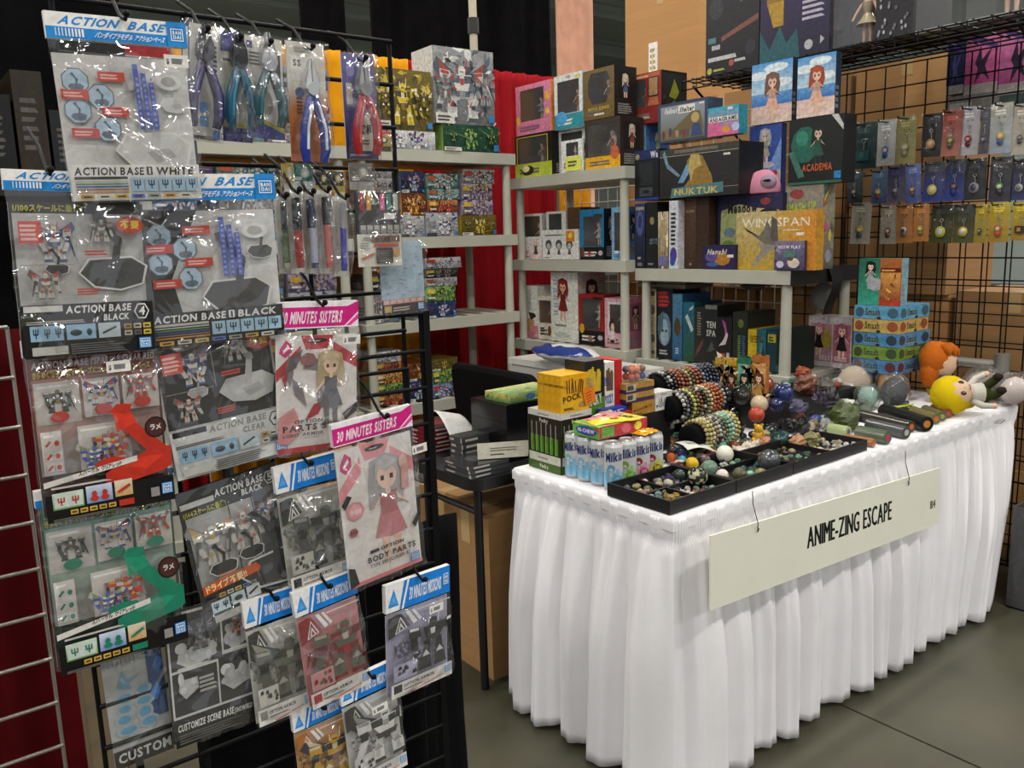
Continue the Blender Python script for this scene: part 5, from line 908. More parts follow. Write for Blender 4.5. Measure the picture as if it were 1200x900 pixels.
# ------------------------------------------------------------------ board games: top of the low shelf
gx = 2.965; gz = BT[0]
G = 'board games on the low shelf'
def B_G(label, px, v, z, depth, body, front, **k):
    if z == gz: k['hmax'] = .314 if px[0] < 900 else .4
    return W_(label, px, v, z, depth, body, front, name='game_box', group=G, **k)
def bk(*a): return [x for x in a]
zA = gz
B_G('dark blue spine game box with an oval crest', (744, 241, 756, 316), gx, gz, .2, '1c2440', lambda p, k: [p.vgrad(0, 0, 1, 1, '10141c', '2c345c'), p.ell(.5, .7, .34, .2, '4a5284', 14), p.ell(.5, .72, .2, .1, '2c3058', 12), p.rect(.1, .9, .9, .95, '8a8a7a'), p.dash(.3, .14, .7, .2, 1, '9a9a94'), p.ell(.5, .06, .25, .03, '6a6a6c')], m=None)
B_G('black spine game box lettered downwards beside the crest box', (757, 239, 770, 316), gx, gz, .2, '141618', lambda p, k: [p.rect(0, 0, 1, 1, '17191b'), p.text('BEETLE', .38, .45, .3, '5a6a70', .36, rot=-1.5708), p.ell(.55, .72, .2, .06, '8a7a4a', 10), p.dash(.2, .05, .8, .1, 1, '77777a')])
B_G('tan and lilac ornate narrow game box', (771, 252, 783, 318), gx, gz, .16, '8a7a64', lambda p, k: [robots_bg(p, 0, 0, 1, 1, '6a5440', 'c0b094', 16, 4), p.rect(.3, .3, .7, .85, 'a8946c'), p.rect(.1, .04, .9, .22, '6a6a94')])
B_G('white and black narrow game box with purple foot', (784, 239, 794, 318), gx, gz, .18, 'c8c8cc', lambda p, k: [p.rect(0, 0, 1, 1, 'c4c6cc'), p.dash(.2, .35, .85, .85, 8, '2c2c34'), p.ell(.5, .2, .4, .12, '4a3c8c'), p.ell(.4, .1, .3, .06, '2c4c9c')])
B_G('thick brown leather look game box', (800, 239, 830, 320), gx+.045, gz, .2, '4a3426', lambda p, k: [p.vgrad(0, 0, 1, 1, '3a281c', '5c4230'), p.text('GLOOM', .12, .8, .035, '9a8a74', .3), p.rect(.52, 0, .55, 1, '2c1e16'), p.rect(.55, 0, 1, 1, '3c2a1e'), p.ell(.3, .06, .05, .02, '8a7a64')])
B_G('navy game box titled for a meadow with a bird and cream leaves', (840, 233, 915, 317), gx+.09, gz, .14, '20223e', lambda p, k: [p.rect(0, 0, 1, 1, '24264a'), p.poly([(.05, .1), (.07, .8), (.35, .88), (.6, .82), (.95, .78), (.96, .3), (.6, .1)], 'b8b08a'), p.poly([(.05, .3), (.3, .25), (.32, .8), (.06, .78)], '9aa46a'), p.text('Meadow', .17, .76, .13, '221c14', .46), p.ell(.8, .72, .16, .09, '1c1a18'), p.ell(.8, .7, .08, .05, 'd8d0b8'), p.ell(.75, .9, .08, .05, '8a3a3c', 8), p.ell(.2, .5, .09, .07, '6a7a8a'), p.ell(.18, .3, .1, .09, '6a8a3a'), p.poly([(.38, .2), (.5, .25), (.46, .6), (.4, .5)], 'a85a2c')])
mash = B_G('tall game box with rainbow and dinosaurs, lettered in lime', (919, 222, 962, 318), gx+.12, gz, .085, '4a4844', lambda p, k: [robots_bg(p, 0, 0, 1, 1, '5c5850', '8a8478', 14, 12), p.text('SMASH UP', .02, .68, .1, '9ab03a', .8, rot=.06), p.ell(.4, .4, .25, .18, '5a6a3a', 9), p.ell(.7, .2, .2, .14, '77705a', 9), p.ell(.3, .9, .2, .06, '8a3a3a', 7)], side=lambda p, k: [robots_bg(p, 0, 0, 1, 1, '5c5a4c', 'a09a84', 18, 14)]+[p.poly([(.05, .72+.035*i), (.5, .92+.02*i), (.5, .94+.02*i), (.05, .755+.035*i)], c) for i, c in enumerate(('c8403a', 'd8902c', 'd8c83a', '5a9a4a', '3a7ab8'))]+[p.ell(.6, .4, .15, .08, 'c8b04a', 7), p.ell(.25, .5, .15, .06, 'b84a8a', 7), p.ell(.5, .15, .3, .08, '8a8a9a', 9)])
B_G('orange and olive game box with a grey bird in flight', (862, 253, 955, 319), gx+.02, gz, .055, 'b8862c', lambda p, k: [p.vgrad(0, 0, 1, 1, 'b0902c', 'b8a878'), p.poly([(.5, 0), (1, 0), (1, 1), (.5, 1)], ['b8902c', 'c8802a', 'c8822c', 'b89a54']), p.text('WINGSPAN', .08, .74, .14, 'e4dcc8', .84, bold=0), p.poly([(.1, .74), (.2, .62), (.32, .5), (.42, .4), (.56, .45), (.5, .6), (.4, .86), (.37, .7), (.3, .58), (.15, .66)], '6a665c'), p.poly([(.3, .46), (.52, .42), (.45, .32), (.36, .2), (.24, .04), (.22, .1), (.34, .34)], '8a8578'), p.poly([(.45, .5), (.55, .46), (.53, .85), (.46, .92)], '55514a'), p.rect(.77, .58, .86, .63, 'd8d4c8'), p.dash(.6, .66, .9, .7, 1, 'd8c8a0')])
B_G('small dark purple game box with a flowing pale title', (824, 293, 861, 321), gx, gz, .035, '241c3c', lambda p, k: [p.rect(0, 0, 1, 1, '2a2048'), p.ell(.6, .4, .25, .25, 'a8742c', 9), p.ell(.25, .5, .2, .2, '5a4a8a', 9), p.text('Hanabi', .12, .62, .2, 'c8c4b0', .6, .2), p.rect(.76, .48, .95, .6, 'd8d4cc'), p.ell(.3, .2, .2, .1, '3a5a8a')])
B_G('small purple game box with white puppies in front of the bird game', (907, 284, 942, 318), gx, gz, .016, '3c3450', lambda p, k: [robots_bg(p, 0, 0, 1, 1, '3c3454', '77708a', 10, 21), p.text('MEOW PLAY', .12, .74, .1, 'd8d4dc', .76), p.ell(.65, .25, .2, .17, 'd0c4b4'), p.ell(.55, .4, .1, .08, '5a4a3c'), p.ell(.2, .2, .13, .12, 'c8c0d4'), p.rect(.35, .45, .7, .65, '4a7a6a')])
# upper row
za = gz+.316
B_G('dark blue game box with white lettering and a gold round seal', (744, 179, 772, 237), gx, za, .2, '10131c', lambda p, k: [p.rect(0, 0, 1, 1, '12151a'), p.rect(0, .82, 1, 1, '1c2a5c'), p.text('Wa', .66, .84, .12, 'd0d0d4', .3), p.ell(.12, .88, .09, .06, '8a8a4a', 10), p.rect(.2, .3, .75, .75, '23282a'), p.rect(.2, .08, .75, .26, '3c4044'), p.rect(.35, .14, .6, .2, '151515'), p.rect(0, 0, 1, .05, '24388c')])
B_G('wide charcoal game box with a golden beast over an arched title', (773, 180, 865, 237), gx, za, .2, '1c1c1e', lambda p, k: [p.rect(0, 0, 1, 1, '232324'), p.rect(0, .86, 1, 1, '3a3834'), p.rect(.2, .9, .75, .96, '6a645a'), p.rect(0, .845, 1, .855, 'b0a888'), p.rect(.75, .16, 1, .17, '8a8468'), p.poly([(.07, .98), (.12, .7), (.28, .45), (.25, .42), (.1, .62), (.04, .9)], '6a8a98'), p.poly([(.25, .3), (.38, .72), (.4, .5), (.32, .3)], '6a94b4'), p.poly([(.36, .72), (.45, .88), (.56, .8), (.62, .6), (.68, .4), (.7, .18), (.3, .15), (.42, .4)], '8a6c30'), p.poly([(.42, .85), (.52, .82), (.56, .62), (.46, .55), (.42, .3), (.38, .6)], 'b09a5c'), p.poly([(.17, .2), (.82, .26), (.82, .06), (.15, .0)], '4a7478'), p.text('NUKTUK', .2, .06, .12, 'c0aa5a', .56), p.rect(.82, .76, .9, .8, 'd8d4cc')])
B_G('metal game tin with rounded grey rim and crowd picture', (771, 134, 829, 179), gx+.01, za+.248, .1, '3a4458', lambda p, k: [p.rect(0, 0, 1, 1, '3c465a'), p.vgrad(.06, .06, .94, .92, '6a6448', '8a94a0'), p.text('Fallout', .14, .74, .12, 'd8d4c8', .25, .2), p.rect(.42, .7, .75, .9, 'd8d6cc'), p.text('Shelter', .44, .73, .12, '2a2a2c', .28, .2)]+[p.ell(.12+.07*i, .2+.03*(i % 3), .035, .12, c) for i, c in enumerate(('5a4a3a', '8a6a4a', '4a4a5a', '7a5a4a', '9a8a6a', '5a5a4a', '8a3a34', '4a5a6a'))]+[p.poly([(.3, .3), (.7, .72), (.85, .7), (.92, .25)], '6a5f42'), p.ell(.76, .55, .08, .13, 'b09a6a'), p.poly([(.68, .1), (.9, .1), (.85, .4), (.72, .4)], '3c4a74'), p.rect(.84, .86, .93, .9, 'd8d4cc')], m=GLOSS)
B_G('small turquoise and pink word game box on the charcoal box', (829, 145, 865, 178), gx+.01, za+.248, .06, '2a94a8', lambda p, k: [p.vgrad(0, 0, 1, 1, 'c85a8a', '2aa0b4'), p.poly([(0, 0), (.6, 0), (.35, .5), (0, .55)], 'c8608c'), p.ell(.6, .2, .15, .12, 'd8903a', 8), p.ell(.9, .25, .12, .15, 'a8b4d8'), p.rect(.04, .48, .97, .66, 'd8d4d0'), p.text('ANSAGRAMS', .06, .5, .13, '1c1c20', .88), p.rect(.65, .86, .8, .95, 'd8d8d4')])
B_G('blue and white game box with a pale haired warrior', (877, 155, 914, 234), gx+.17, za, .036, '34488c', lambda p, k: [p.rect(0, 0, 1, 1, '3c54a0'), p.poly([(0, .35), (.5, .75), (.45, .3), (0, .28)], 'c0c8d4'), p.poly([(.55, .3), (1, .8), (1, .2)], '7a9cd0'), girl(p, .5, .42, .54, 'b8b8b8', 'a8a494', 'd0b8a4', 8), p.ell(.5, .42, .3, .05, 'b8bcc0'), p.rect(0, 0, 1, .33, 'b4b4b0'), p.text('CLEPISTO', .06, .28, .05, '2a2828', .6), p.ell(.82, .3, .1, .04, 'a83a34', 6)])
B_G('black game box with a green costumed fighter and orange title', (923, 148, 986, 224), gx+.115, at(919, 222, 0, gx+.12).z-at(919, 318, 0, gx+.12).z+gz+.002, .09, '101412', lambda p, k: [p.rect(0, 0, 1, 1, '121514'), p.ell(.3, .6, .26, .28, '1f5a4c', 10), p.ell(.25, .7, .12, .12, '2f7a64', 9), girl(p, .55, .28, .6, '12201c', '23503f', 'c8a890', 12, '1c2a28'), p.text('ACADEMIA', .27, .2, .1, 'b0582c', .55), p.poly([(.0, .5), (.1, .52), (.32, .12), (.2, .1)], '3a6a5c'), p.poly([(.78, 1), (.9, 1), (1, .84), (1, .76)], 'b8b8b4'), p.rect(0, .0, 1, .04, '2c5a4a'), p.rect(.86, .06, .98, .17, '2a7ab4')])
PINKP = FABRIC
t = thing('round_plush', 'round pink plush cap with grey blush patch above the meadow game', 'plush toy', (gx+.122, at(893, 234, 0, gx+.122).y, gz+.3175)); mb = MB(); mb.sph((0, 0, .005), (.046, .092, .095), 'cf8aa0', 16, 10, .06, 3); mb.v = [(x, y, max(z, 0)) for x, y, z in mb.v]; mb.build('body', FABRIC, t)
mb = MB(); mb.sph((-.03, -.05, .045), (.02, .04, .03), '9a8a9c', 10, 8); mb.build('cheek_patch', FABRIC, t); mb = MB(); mb.sph((-.05, -.058, .05), (.008, .02, .005), '2a1c24', 8, 6); mb.build('eye', FABRIC, t)
def beach(seed, hair):
    def f(p, k):
        p.vgrad(0, .5, 1, 1, 'b0c8d4', '4a8ec8'); p.vgrad(0, 0, 1, .3, 'd8c0b4', 'd0b0a4'); p.vgrad(0, .3, 1, .5, '3a6cb0', '5a94c8')
        for x, y, w in ((.2, .8, .3), (.75, .65, .25), (.6, .9, .3)): p.clip = (0, 0, 1, 1); p.ell(x, y, w, .07, 'd0dce0', 12); p.clip = p.base
        girl(p, .52, .06, .78, hair, 'd8a890', 'd8b09a', seed, 'd8b09a')
    return f
for l, px, hr, sd, v, zl in (('tall beach scene box with a brown haired bather', (880, 78, 927, 154), '7a5444', 2, gx+.168, at(873, 155, 0, gx+.17).z-at(873, 234, 0, gx+.17).z+za+.003), ('tall beach scene box with a red haired bather', (933, 70, 977, 150), 'a8482c', 5, gx+.12, at(923, 148, 0, gx+.115).z-at(923, 224, 0, gx+.115).z+at(919, 222, 0, gx+.12).z-at(919, 318, 0, gx+.12).z+gz+.005)):
    B_G(l, px, v, zl, .04, '3a4454', beach(sd, hr), side=side_plain('2a3444'), hmax=max(.15, min(2.09-zl if v > 3.14 else 9, at(px[0], px[1], 0, v).z-zl)))

# second tier: books and games standing upright
bx = 3.025; bz = BT[1]
BKG = 'boxes standing on the middle tier of the low shelf'
def book(label, px, body, art, depth=.2, v=None): return W_(label, px, v or bx, bz, depth, body, art, name='game_box', group=BKG)
book('pinkish grey upright box with dotted lettering', (753, 354, 759, 432), '9a8684', lambda p, k: [robots_bg(p, 0, 0, 1, 1, '8a7a78', 'b0a29c', 10, 3), p.dash(.35, .3, .75, .75, 12, '4a4a58', .6)])
book('cream upright box with two grey rosettes', (760, 354, 769, 433), 'b8ae8c', lambda p, k: [p.rect(0, 0, 1, 1, 'b8ae8c'), p.ell(.5, .7, .36, .075, '6a6858', 14), p.ell(.5, .28, .36, .06, '6a6858', 14), p.rect(.2, .9, .8, .97, '4a463a'), p.rect(.25, .05, .75, .1, '4a463a'), p.dash(.3, .4, .7, .6, 6, '8a8268', .4)])
book('black upright box with red lettering over a pale blue face', (769, 353, 788, 434), '12151a', lambda p, k: [p.rect(0, 0, 1, 1, '141820'), p.dash(.12, .74, .9, .97, 4, 'a02a2c', .75), p.ell(.5, .42, .4, .24, '5a7488', 14), p.ell(.5, .38, .26, .19, '8aa0ac', 12), p.poly([(.1, .6), (.45, .68), (.4, .45), (.15, .25)], '46606e'), p.ell(.4, .4, .06, .02, '1a2028'), p.ell(.62, .4, .06, .02, '1a2028'), p.dash(.2, .06, .8, .14, 2, 'a8a8a4')])
book('blue upright box with a gold dark oval', (788, 356, 799, 433), '2c5a80', lambda p, k: [p.vgrad(0, 0, 1, 1, '23507a', '4a7a98'), p.ell(.5, .5, .35, .14, '4a3c1c', 12), p.dash(.3, .1, .7, .2, 3, 'a8b8c0')])
book('teal upright box with a slanted white tag', (800, 363, 813, 432), '1c4a5c', lambda p, k: [p.vgrad(0, 0, 1, 1, '23482c', '1f6078'), p.poly([(.2, .75), (.4, .8), (.95, .55), (.75, .5)], 'b8c4c8'), p.poly([(.5, .85), (.6, .9), (.98, .95), (.8, .88)], 'c0c8c8')])
book('dark upright box with grey lettering down it', (813, 363, 825, 428), '22221f', lambda p, k: [p.rect(0, 0, 1, 1, '24231f'), p.dash(.3, .5, .75, .93, 9, '77756a', .6), p.poly([(.1, .1), (.8, .3), (.9, .45), (.3, .25)], '6a3a34')])
book('charcoal upright box with white capitals', (825, 359, 840, 428), '1c1d1c', lambda p, k: [p.rect(0, 0, 1, 1, '1d1f1e'), p.rect(.05, .93, .95, 1, '6a6c6a'), p.text('TEN', .52, .62, .1, 'b8bab4', .7, al='c'), p.text('SPA', .52, .48, .1, 'b8bab4', .7, al='c'), p.poly([(.2, .2), (.8, .25), (.6, .4)], '4a4c4a')])
book('black upright box with a pink and white swoosh', (840, 369, 857, 426), '1a1418', lambda p, k: [p.rect(0, 0, 1, 1, '1a1418'), p.poly([(.3, .95), (.55, .9), (.75, .6), (.6, .5), (.5, .75)], 'a04a84'), p.poly([(.1, .4), (.6, .45), (.75, .65), (.65, .7), (.4, .52)], 'c8b8bc'), p.rect(.2, .08, .55, .26, 'a8502c'), p.rect(.65, .1, .85, .28, 'b0a8a8')])
book('dark olive upright box with blue and green lettering', (858, 361, 875, 426), '1f221a', lambda p, k: [p.rect(0, 0, 1, 1, '1f231b'), p.dash(.35, .1, .6, .6, 12, '5a7a3a', .6), p.dash(.65, .1, .9, .6, 12, '3a5a8a', .6), p.ell(.55, .8, .2, .08, '5a6a2a', 9)])
book('yellow upright box lettered downwards', (876, 381, 886, 428), 'b89a1c', lambda p, k: [p.rect(0, 0, 1, 1, 'c0a420'), p.text('MONSTER', .3, .85, .35, '4a3a10', .72, rot=-1.5708)])
book('teal blue upright box beside the yellow one', (887, 382, 897, 430), '1c5a64', lambda p, k: [p.rect(0, 0, 1, 1, '1f5c66'), p.dash(.3, .15, .7, .85, 14, '4a8a94', .5)])
book('dark teal upright box with a yellow label at its head', (898, 384, 909, 432), '14323c', lambda p, k: [p.rect(0, 0, 1, 1, '153640'), p.rect(.1, .72, .95, .92, 'a89c2a'), p.dash(.2, .75, .8, .88, 2, '3a3a1c')])
book('black upright box with a small lime figure by the shelf post', (909, 383, 922, 434), '14201a', lambda p, k: [p.rect(0, 0, 1, 1, '17231e'), p.ell(.6, .3, .25, .08, '7a9a2a', 9), p.ell(.6, .42, .12, .05, 'b8a88a', 8), p.dash(.3, .55, .6, .95, 9, '4a6a64', .6), p.rect(0, .0, 1, .18, '2a4a40')])
for i in range(3): W_('flat greyish cardboard sleeve, %s in the low pile on the upright boxes' % ORD[i], (747+i, 343-5*i, 803, 347.6-5*i), bx+.01, bz+.337+i*.0235, .2, '6f685c', lambda p, k: [p.rect(0, 0, 1, 1, '77705f'), p.rect(0, .1, 1, .3, '5a5448')], name='game_box', group='flat sleeves on the upright boxes')
def lump_bag(label, loc, r, seed, col=None, name='clear_bag', inner=(), cat='bag', knot=True):
    t = thing(name, label, cat, loc); mb = MB(); mb.sph((0, 0, r[2]), r, 'ffffff', 22, 14, .35, seed, 2.4); mb.sm = [True]*len(mb.sm); mb.v = [(x, y, max(z, .002)) for x, y, z in mb.v]; mb.build('clear_wrap', BAGGY, t)
    for i, (o, rr, c) in enumerate(inner): mb = MB(); mb.sph(o, rr, c, 12, 8, .12, seed+i, 3); mb.build('content', FABRIC, t)
    return t
q = at(905, 372, 0, 3.2); lump_bag('clear bag of dark wrapped goods under the game shelf top', (3.12, 2.3, bz+.338), (.07, .09, .019), 3, inner=[((.02, 0, .017), (.05, .06, .013), '2a2a28')])
q = at(950, 360, 0, 3.35); lump_bag('clear bag of pale wrapped goods behind the shelf post', (3.345, 2.09, BT[1]+.004+px_box(0, 3.3, (946, 372, 997, 430))[1]), (.04, .06, .06), 5, inner=[((.02, 0, .08), (.03, .06, .06), '8a8a88')])

# ================================================================== right hand wall
kx = 3.6
def keycard(label, px, bg, charm, art=None, bg2=None, slot=True, shape=0, seed=0):
    w, h, loc, rz = px_box(0, kx-.006*rnd.randrange(3), px); t = thing('keychain_card', label, 'keychain', loc, rz+rnd.uniform(-.08, .08), 'keychain cards on the wire wall'); t.rotation_euler.y = rnd.uniform(-.04, .04)
    mb = MB(); mb.box((-w/2, 0, 0), (w/2, .0015, h), bg); mb.fr((-w/2, 0, 0), (w, 0, 0), (0, 0, h)); mb.vgrad(0, 0, 1, 1, bg2 or bg, bg); mb.rect(.4, .93, .6, .955, '2a2826'); mb.dash(.2, .78, .8, .9, 2, tuple(min(1, q*1.8+.02) for q in C(bg)[:3])+(1,)); mb.ell(.38, .72, .04, .015, '2a2826', 6); mb.ell(.62, .72, .04, .015, '2a2826', 6); mb.build('backing_card', PRINT, t)
    mb = MB(); z = h*.3; u = w*.3; mb.tube([(u*.25*math.cos(a*.7854), -.006, h*.6+u*.25*math.sin(a*.7854)) for a in range(9)], .0016, 5, 'b8b6b0'); mb.tube([(0, -.006, h*.56), (.003, -.006, h*.46), (0, -.007, h*.4)], .0016, 5, 'a8a69e'); kr = mb.build('key_ring', STEEL, t)
    mb = MB(); c1, c2, c3 = charm
    if shape == 0: mb.sph((0, -.01, z+u*.35), (u*.62, .008, u*.6), c1, 10, 8); mb.sph((0, -.014, z+u*.25), (u*.42, .007, u*.4), c2, 8, 6); mb.sph((0, -.01, z-u*.55), (u*.5, .008, u*.55), c3, 8, 6)
    elif shape == 1: mb.sph((0, -.01, z), (u*.8, .007, u*.85), c1, 12, 8); mb.sph((0, -.014, z), (u*.5, .006, u*.55), c2, 10, 6)
    else: mb.box((-u*.8, -.013, z-u*.7), (u*.8, -.004, z+u*.6), c1); mb.box((-u*.3, -.016, z-u*.4), (u*.3, -.013, z+u*.3), c2)
    mb.build('charm', GLOSS, kr)
    mb = MB(); film(mb, w*1.06, h, 0, h*1.02, .012, seed+300, 12, 20, -.004); mb.build('clear_sleeve', FILMFAR, t)
KC = [('dark teal keychain card with a thin square outline', (996, 146, 1026, 199), '23403f', ('2c5450', '3a6a64', '23403f'), '1c3434', 2), ('white keychain card with red title and blue clad charm', (1027, 142, 1048, 195), 'c4c4c2', ('3a5aa8', 'd8c0a8', '2c4a94'), None, 0), ('olive gold keychain card with pale charm', (1048, 138, 1072, 193), '8a844a', ('a8a088', 'c0b498', '8a8464'), 'a09868', 0),
    ('black keychain card with round tan face charm', (1079, 135, 1102, 185), '2a2c28', ('b08a5a', 'd0a880', '5a5048'), None, 1), ('red keychain card with a green helmet charm', (1102, 131, 1124, 184), '9a4038', ('5a6a3a', 'b8b45a', '4a5038'), 'b87868', 0), ('white keychain card with dark red clad charm', (1123, 127, 1145, 183), 'c0bcc0', ('8a2c38', 'c88a7a', '6a2430'), None, 0), ('clear keychain bag with grey charm between white cards', (1146, 126, 1157, 181), '55525c', ('77747c', '9a98a0', '5a5860'), None, 1),
    ('white keychain card with yellow haired charm and green flash', (1159, 123, 1185, 181), 'bcb8a8', ('c8a83a', 'd8b894', '3a5a8c'), 'a8b4c0', 0), ('cream keychain card at the row end with grey charm', (1185, 123, 1204, 182), 'b8b0a0', ('5a5a58', '8a8880', '4a4a48'), None, 0),
    ('blue grey keychain card hung low beside the black game', (993, 202, 1011, 238), '55626c', ('5a4a38', 'b09a7a', '2c2c2c'), '2c3238', 0), ('sky blue keychain card with yellow and red charm', (1020, 200, 1039, 239), '6a88a4', ('c8b03a', 'd8b48a', '8a3a30'), '3a5a8c', 0), ('violet keychain card with small grey charm', (1040, 196, 1060, 238), '3a3a64', ('6a6870', 'a8a0a0', '4a4450'), '6a6878', 0), ('lilac blue keychain card with brown bear like charm', (1061, 193, 1079, 238), '6a78a8', ('8a5a34', 'c09a70', '6a4428'), '4a5a9c', 0),
    ('clear keychain bag of pale yellow dangling pieces', (1080, 191, 1104, 237), '3c3a38', ('c8c05a', 'd8d088', 'b8ac4a'), '3a4a9c', 1), ('clear keychain bag with dark charm over blue print', (1105, 188, 1129, 236), '2c2c2e', ('3a3a40', '8a5a5a', '2a3a8a'), '3a4aa0', 0), ('clear keychain bag with round mirror charm', (1129, 187, 1155, 235), '2a2a2c', ('8a8a94', '4a4a54', '8a8a90'), '3a3a3c', 1), ('black keychain bag with green bell charm', (1158, 185, 1183, 237), '2a2b28', ('5a8a3a', 'c8ccc0', '3a3a38'), '3a3848', 0), ('black keychain bag with silver cluster charm', (1184, 187, 1204, 235), '2e2d2b', ('a8a8a0', '6a6a68', '9a9a94'), '3a3c6a', 1),
    ('cream keychain card with red title and yellow charm', (996, 238, 1018, 286), 'a8a290', ('b0a040', 'd0b48c', '3a4a44'), None, 0), ('cream keychain card with red brown clad charm', (1031, 241, 1050, 286), 'a8a08c', ('6a3a2a', 'c89a7a', '5a2c28'), None, 0), ('orange keychain card with white and navy charm', (1050, 240, 1069, 285), 'b8783a', ('c8c4bc', '3a3a4c', '55555c'), None, 0), ('orange keychain card with yellow green charm', (1070, 240, 1088, 283), 'b8783a', ('a8a04a', 'c8b474', '6a7a3a'), None, 0),
    ('black and yellow keychain bag with pale charm', (1089, 241, 1115, 285), '2c2c22', ('b8b83a', 'c8c8b8', '3a3a2a'), '4a4a1c', 1), ('black and yellow keychain bag with round yellow charm', (1116, 240, 1140, 285), '2a2a24', ('c0a83a', 'd0c8a8', 'b8b8ac'), '55551c', 1), ('yellow keychain card half hidden by the black bag', (1141, 240, 1155, 285), 'c0a820', ('3a3a30', 'a89a7a', '2a2a24'), 'a08a28', 0), ('yellow keychain card with a red and white charm', (1157, 238, 1181, 284), 'c8b018', ('a85a3a', 'd8c0a0', 'c04a34'), 'a8842c', 0), ('yellow keychain card with a black framed orange charm', (1183, 238, 1206, 282), 'c8b018', ('1c1a14', 'c07a24', '1c1a14'), 'a8842c', 2)]
mb = MB(); mb.tube([(.08, 0, .0), (.0, 0, .0), (-.055, 0, -.002), (-.066, 0, .006)], .003, 6, '101012'); hk2 = mb.mesh('prong', BLACKWIRE)
for i, (l, px, bg, ch, bg2, shp) in enumerate(KC):
    keycard(l, px, bg, ch, bg2=bg2, shape=shp, seed=i)
    w, h, loc, rz = px_box(0, kx, px); t = thing('peg_hook', 'black wall hook carrying the '+' '.join(l.split()[:8]), 'hook', (kx-.01, loc.y, loc.z+h*.945), 0, 'peg hooks on the wire wall'); share('prong', hk2, t)
# cartons stored behind the wire walls
n = 0
for j, yc in enumerate((1.5, 2.02, 2.54, 3.06, 3.58)):
    z = 0
    for k in range(6):
        h = (.4, .36, .42, .38, .36, .33)[k]-.02*((j+k) % 2)
        if j == 0 and k > 2: break
        if z+h > (2.32 if j > 1 else 2.2): break
        carton('brown shipping carton, %s up in the %s stack behind the wire wall' % (('lowest', 'second', 'third', 'fourth', 'fifth', 'sixth')[k], ('first', 'second', 'third', 'fourth', 'fifth')[j]), (4.05+.02*((j*3+k) % 3), yc, z), (.46, .49, h-.006), 0, CARDB if (j+k) % 3 else KRAFT, group='cartons behind the wire walls'); z += h; CTOP = z
# boxed goods on the wire shelf
sz = SHZ+.004
def T_(label, x0, x1, hh, v, depth, body, art, side=None, m=None, name='game_box'):
    A, B = at(x0, 70, 0, v), at(x1, 60, 0, v); return gbox(name, label, 'box', (v, (A.y+B.y)/2, sz), -R(90), (A.y-B.y, depth, hh), body, art, side, group='boxes on the wire shelf', m=m)
t = carton('big brown carton with shipping labels high on the carton stack', (4.06, (at(733, 60, 0, 3.86).y+at(818, 60, 0, 3.86).y)/2, CTOP+.001), (.4, at(733, 60, 0, 3.86).y-at(818, 60, 0, 3.86).y, .7), 0, KRAFT, labels=[('l', -.09, .03, -.02, .36), ('l', .1, .0, .2, .13)])
T_('tall black game box with white logos along its foot', 827, 889, .5, 3.27, .3, '17171a', lambda p, k: [p.vgrad(0, 0, 1, 1, '17171a', '26262a'), p.poly([(.4, 1), (.66, .6), (.7, .62), (.55, 1)], '6a6c70'), p.ell(.2, .6, .14, .1, '33343a', 9), p.poly([(.3, .3), (.98, .42), (.98, .47), (.3, .34)], '7a4a44'), p.rect(.05, .3, .2, .35, '4a7a7c'), p.rect(.12, .24, .28, .28, 'a8a4a8'), p.dash(.05, .14, .7, .2, 1, 'b8b8b8'), p.ell(.08, .06, .05, .03, 'a8a84a', 8), p.dash(.16, .05, .4, .08, 1, 'a8a84a'), p.ell(.5, .1, .05, .03, 'a84a4a', 8), p.dash(.56, .1, .8, .14, 1, 'b0b0b0'), p.ell(.85, .2, .1, .07, '2c2c34', 9)])
T_('purple game box with a golden winged creature over teal waves', 890, 971, .5, 3.25, .3, '1f1a38', lambda p, k: [p.vgrad(0, 0, 1, 1, '1a1a2c', '3a2858'), p.ell(.35, .85, .3, .2, '5a2c84', 9), p.poly([(.05, .9), (.1, .5), (.25, .35), (.4, .6), (.6, .5), (.75, .7), (.62, .85), (.5, .62), (.45, .9), (.3, .75), (.12, .95)], '8a6a24'), p.poly([(.1, .5), (.2, .3), (.35, .3), (.35, .5)], 'a8842c'), p.poly([(0, 0), (.6, 0), (.55, .25), (.4, .15), (.3, .3), (.15, .12), (0, .3)], '23545c'), p.dash(.62, .3, .95, .65, 8, 'b0a8b8', .5), p.ell(.72, .1, .06, .04, 'a8a8a8'), p.ell(.9, .12, .04, .04, 'a8a8a8', 3)])
def clearcase(label, x0, x1, hh, v, depth, fig, c):
    A, B = at(x0, 50, 0, v), at(x1, 40, 0, v); w = A.y-B.y; t = thing('display_case', label, 'display case', (v, (A.y+B.y)/2, sz), -R(90), 'boxes on the wire shelf')
    mb = MB(); mb.box((-w/2, 0, .012), (w/2, depth, hh), 'ffffff'); mb.build('clear_cover', WINDOW, t); mb = MB(); mb.box((-w/2, 0, 0), (w/2, depth, .012), c); mb.build('base', GLOSS, t)
    if fig: mb = MB(); figurine(mb, hh*.85, fig[0], fig[1], seed=4); f = mb.build('figurine', GLOSS, t); f.location = (0, depth*.5, .013)
clearcase('clear plastic display case with a tan figure', 976, 1019, .32, 3.25, .24, ('8a7a5a', 'a89a7a'), '1a1a1a')
T_('black game box covered in a white scale pattern', 1024, 1068, .4, 3.25, .3, '1c1a1e', lambda p, k: [p.rect(0, 0, 1, 1, '1e1c20')]+[p.ell(.1+.8*rnd.random(), .05+.9*rnd.random(), .035, .02, rnd.choice(('a8a4a8', '6a666c', '8a868c')), 6) for _ in range(70)])
clearcase('wide clear empty display case at the wire shelf end', 1072, 1125, .34, 3.25, .28, None, '8a8c88')
clearcase('second clear display case with a grey figure on the wire shelf', 1130, 1196, .34, 3.25, .28, ('6a6a68', '8a8a88'), '8a8c88')
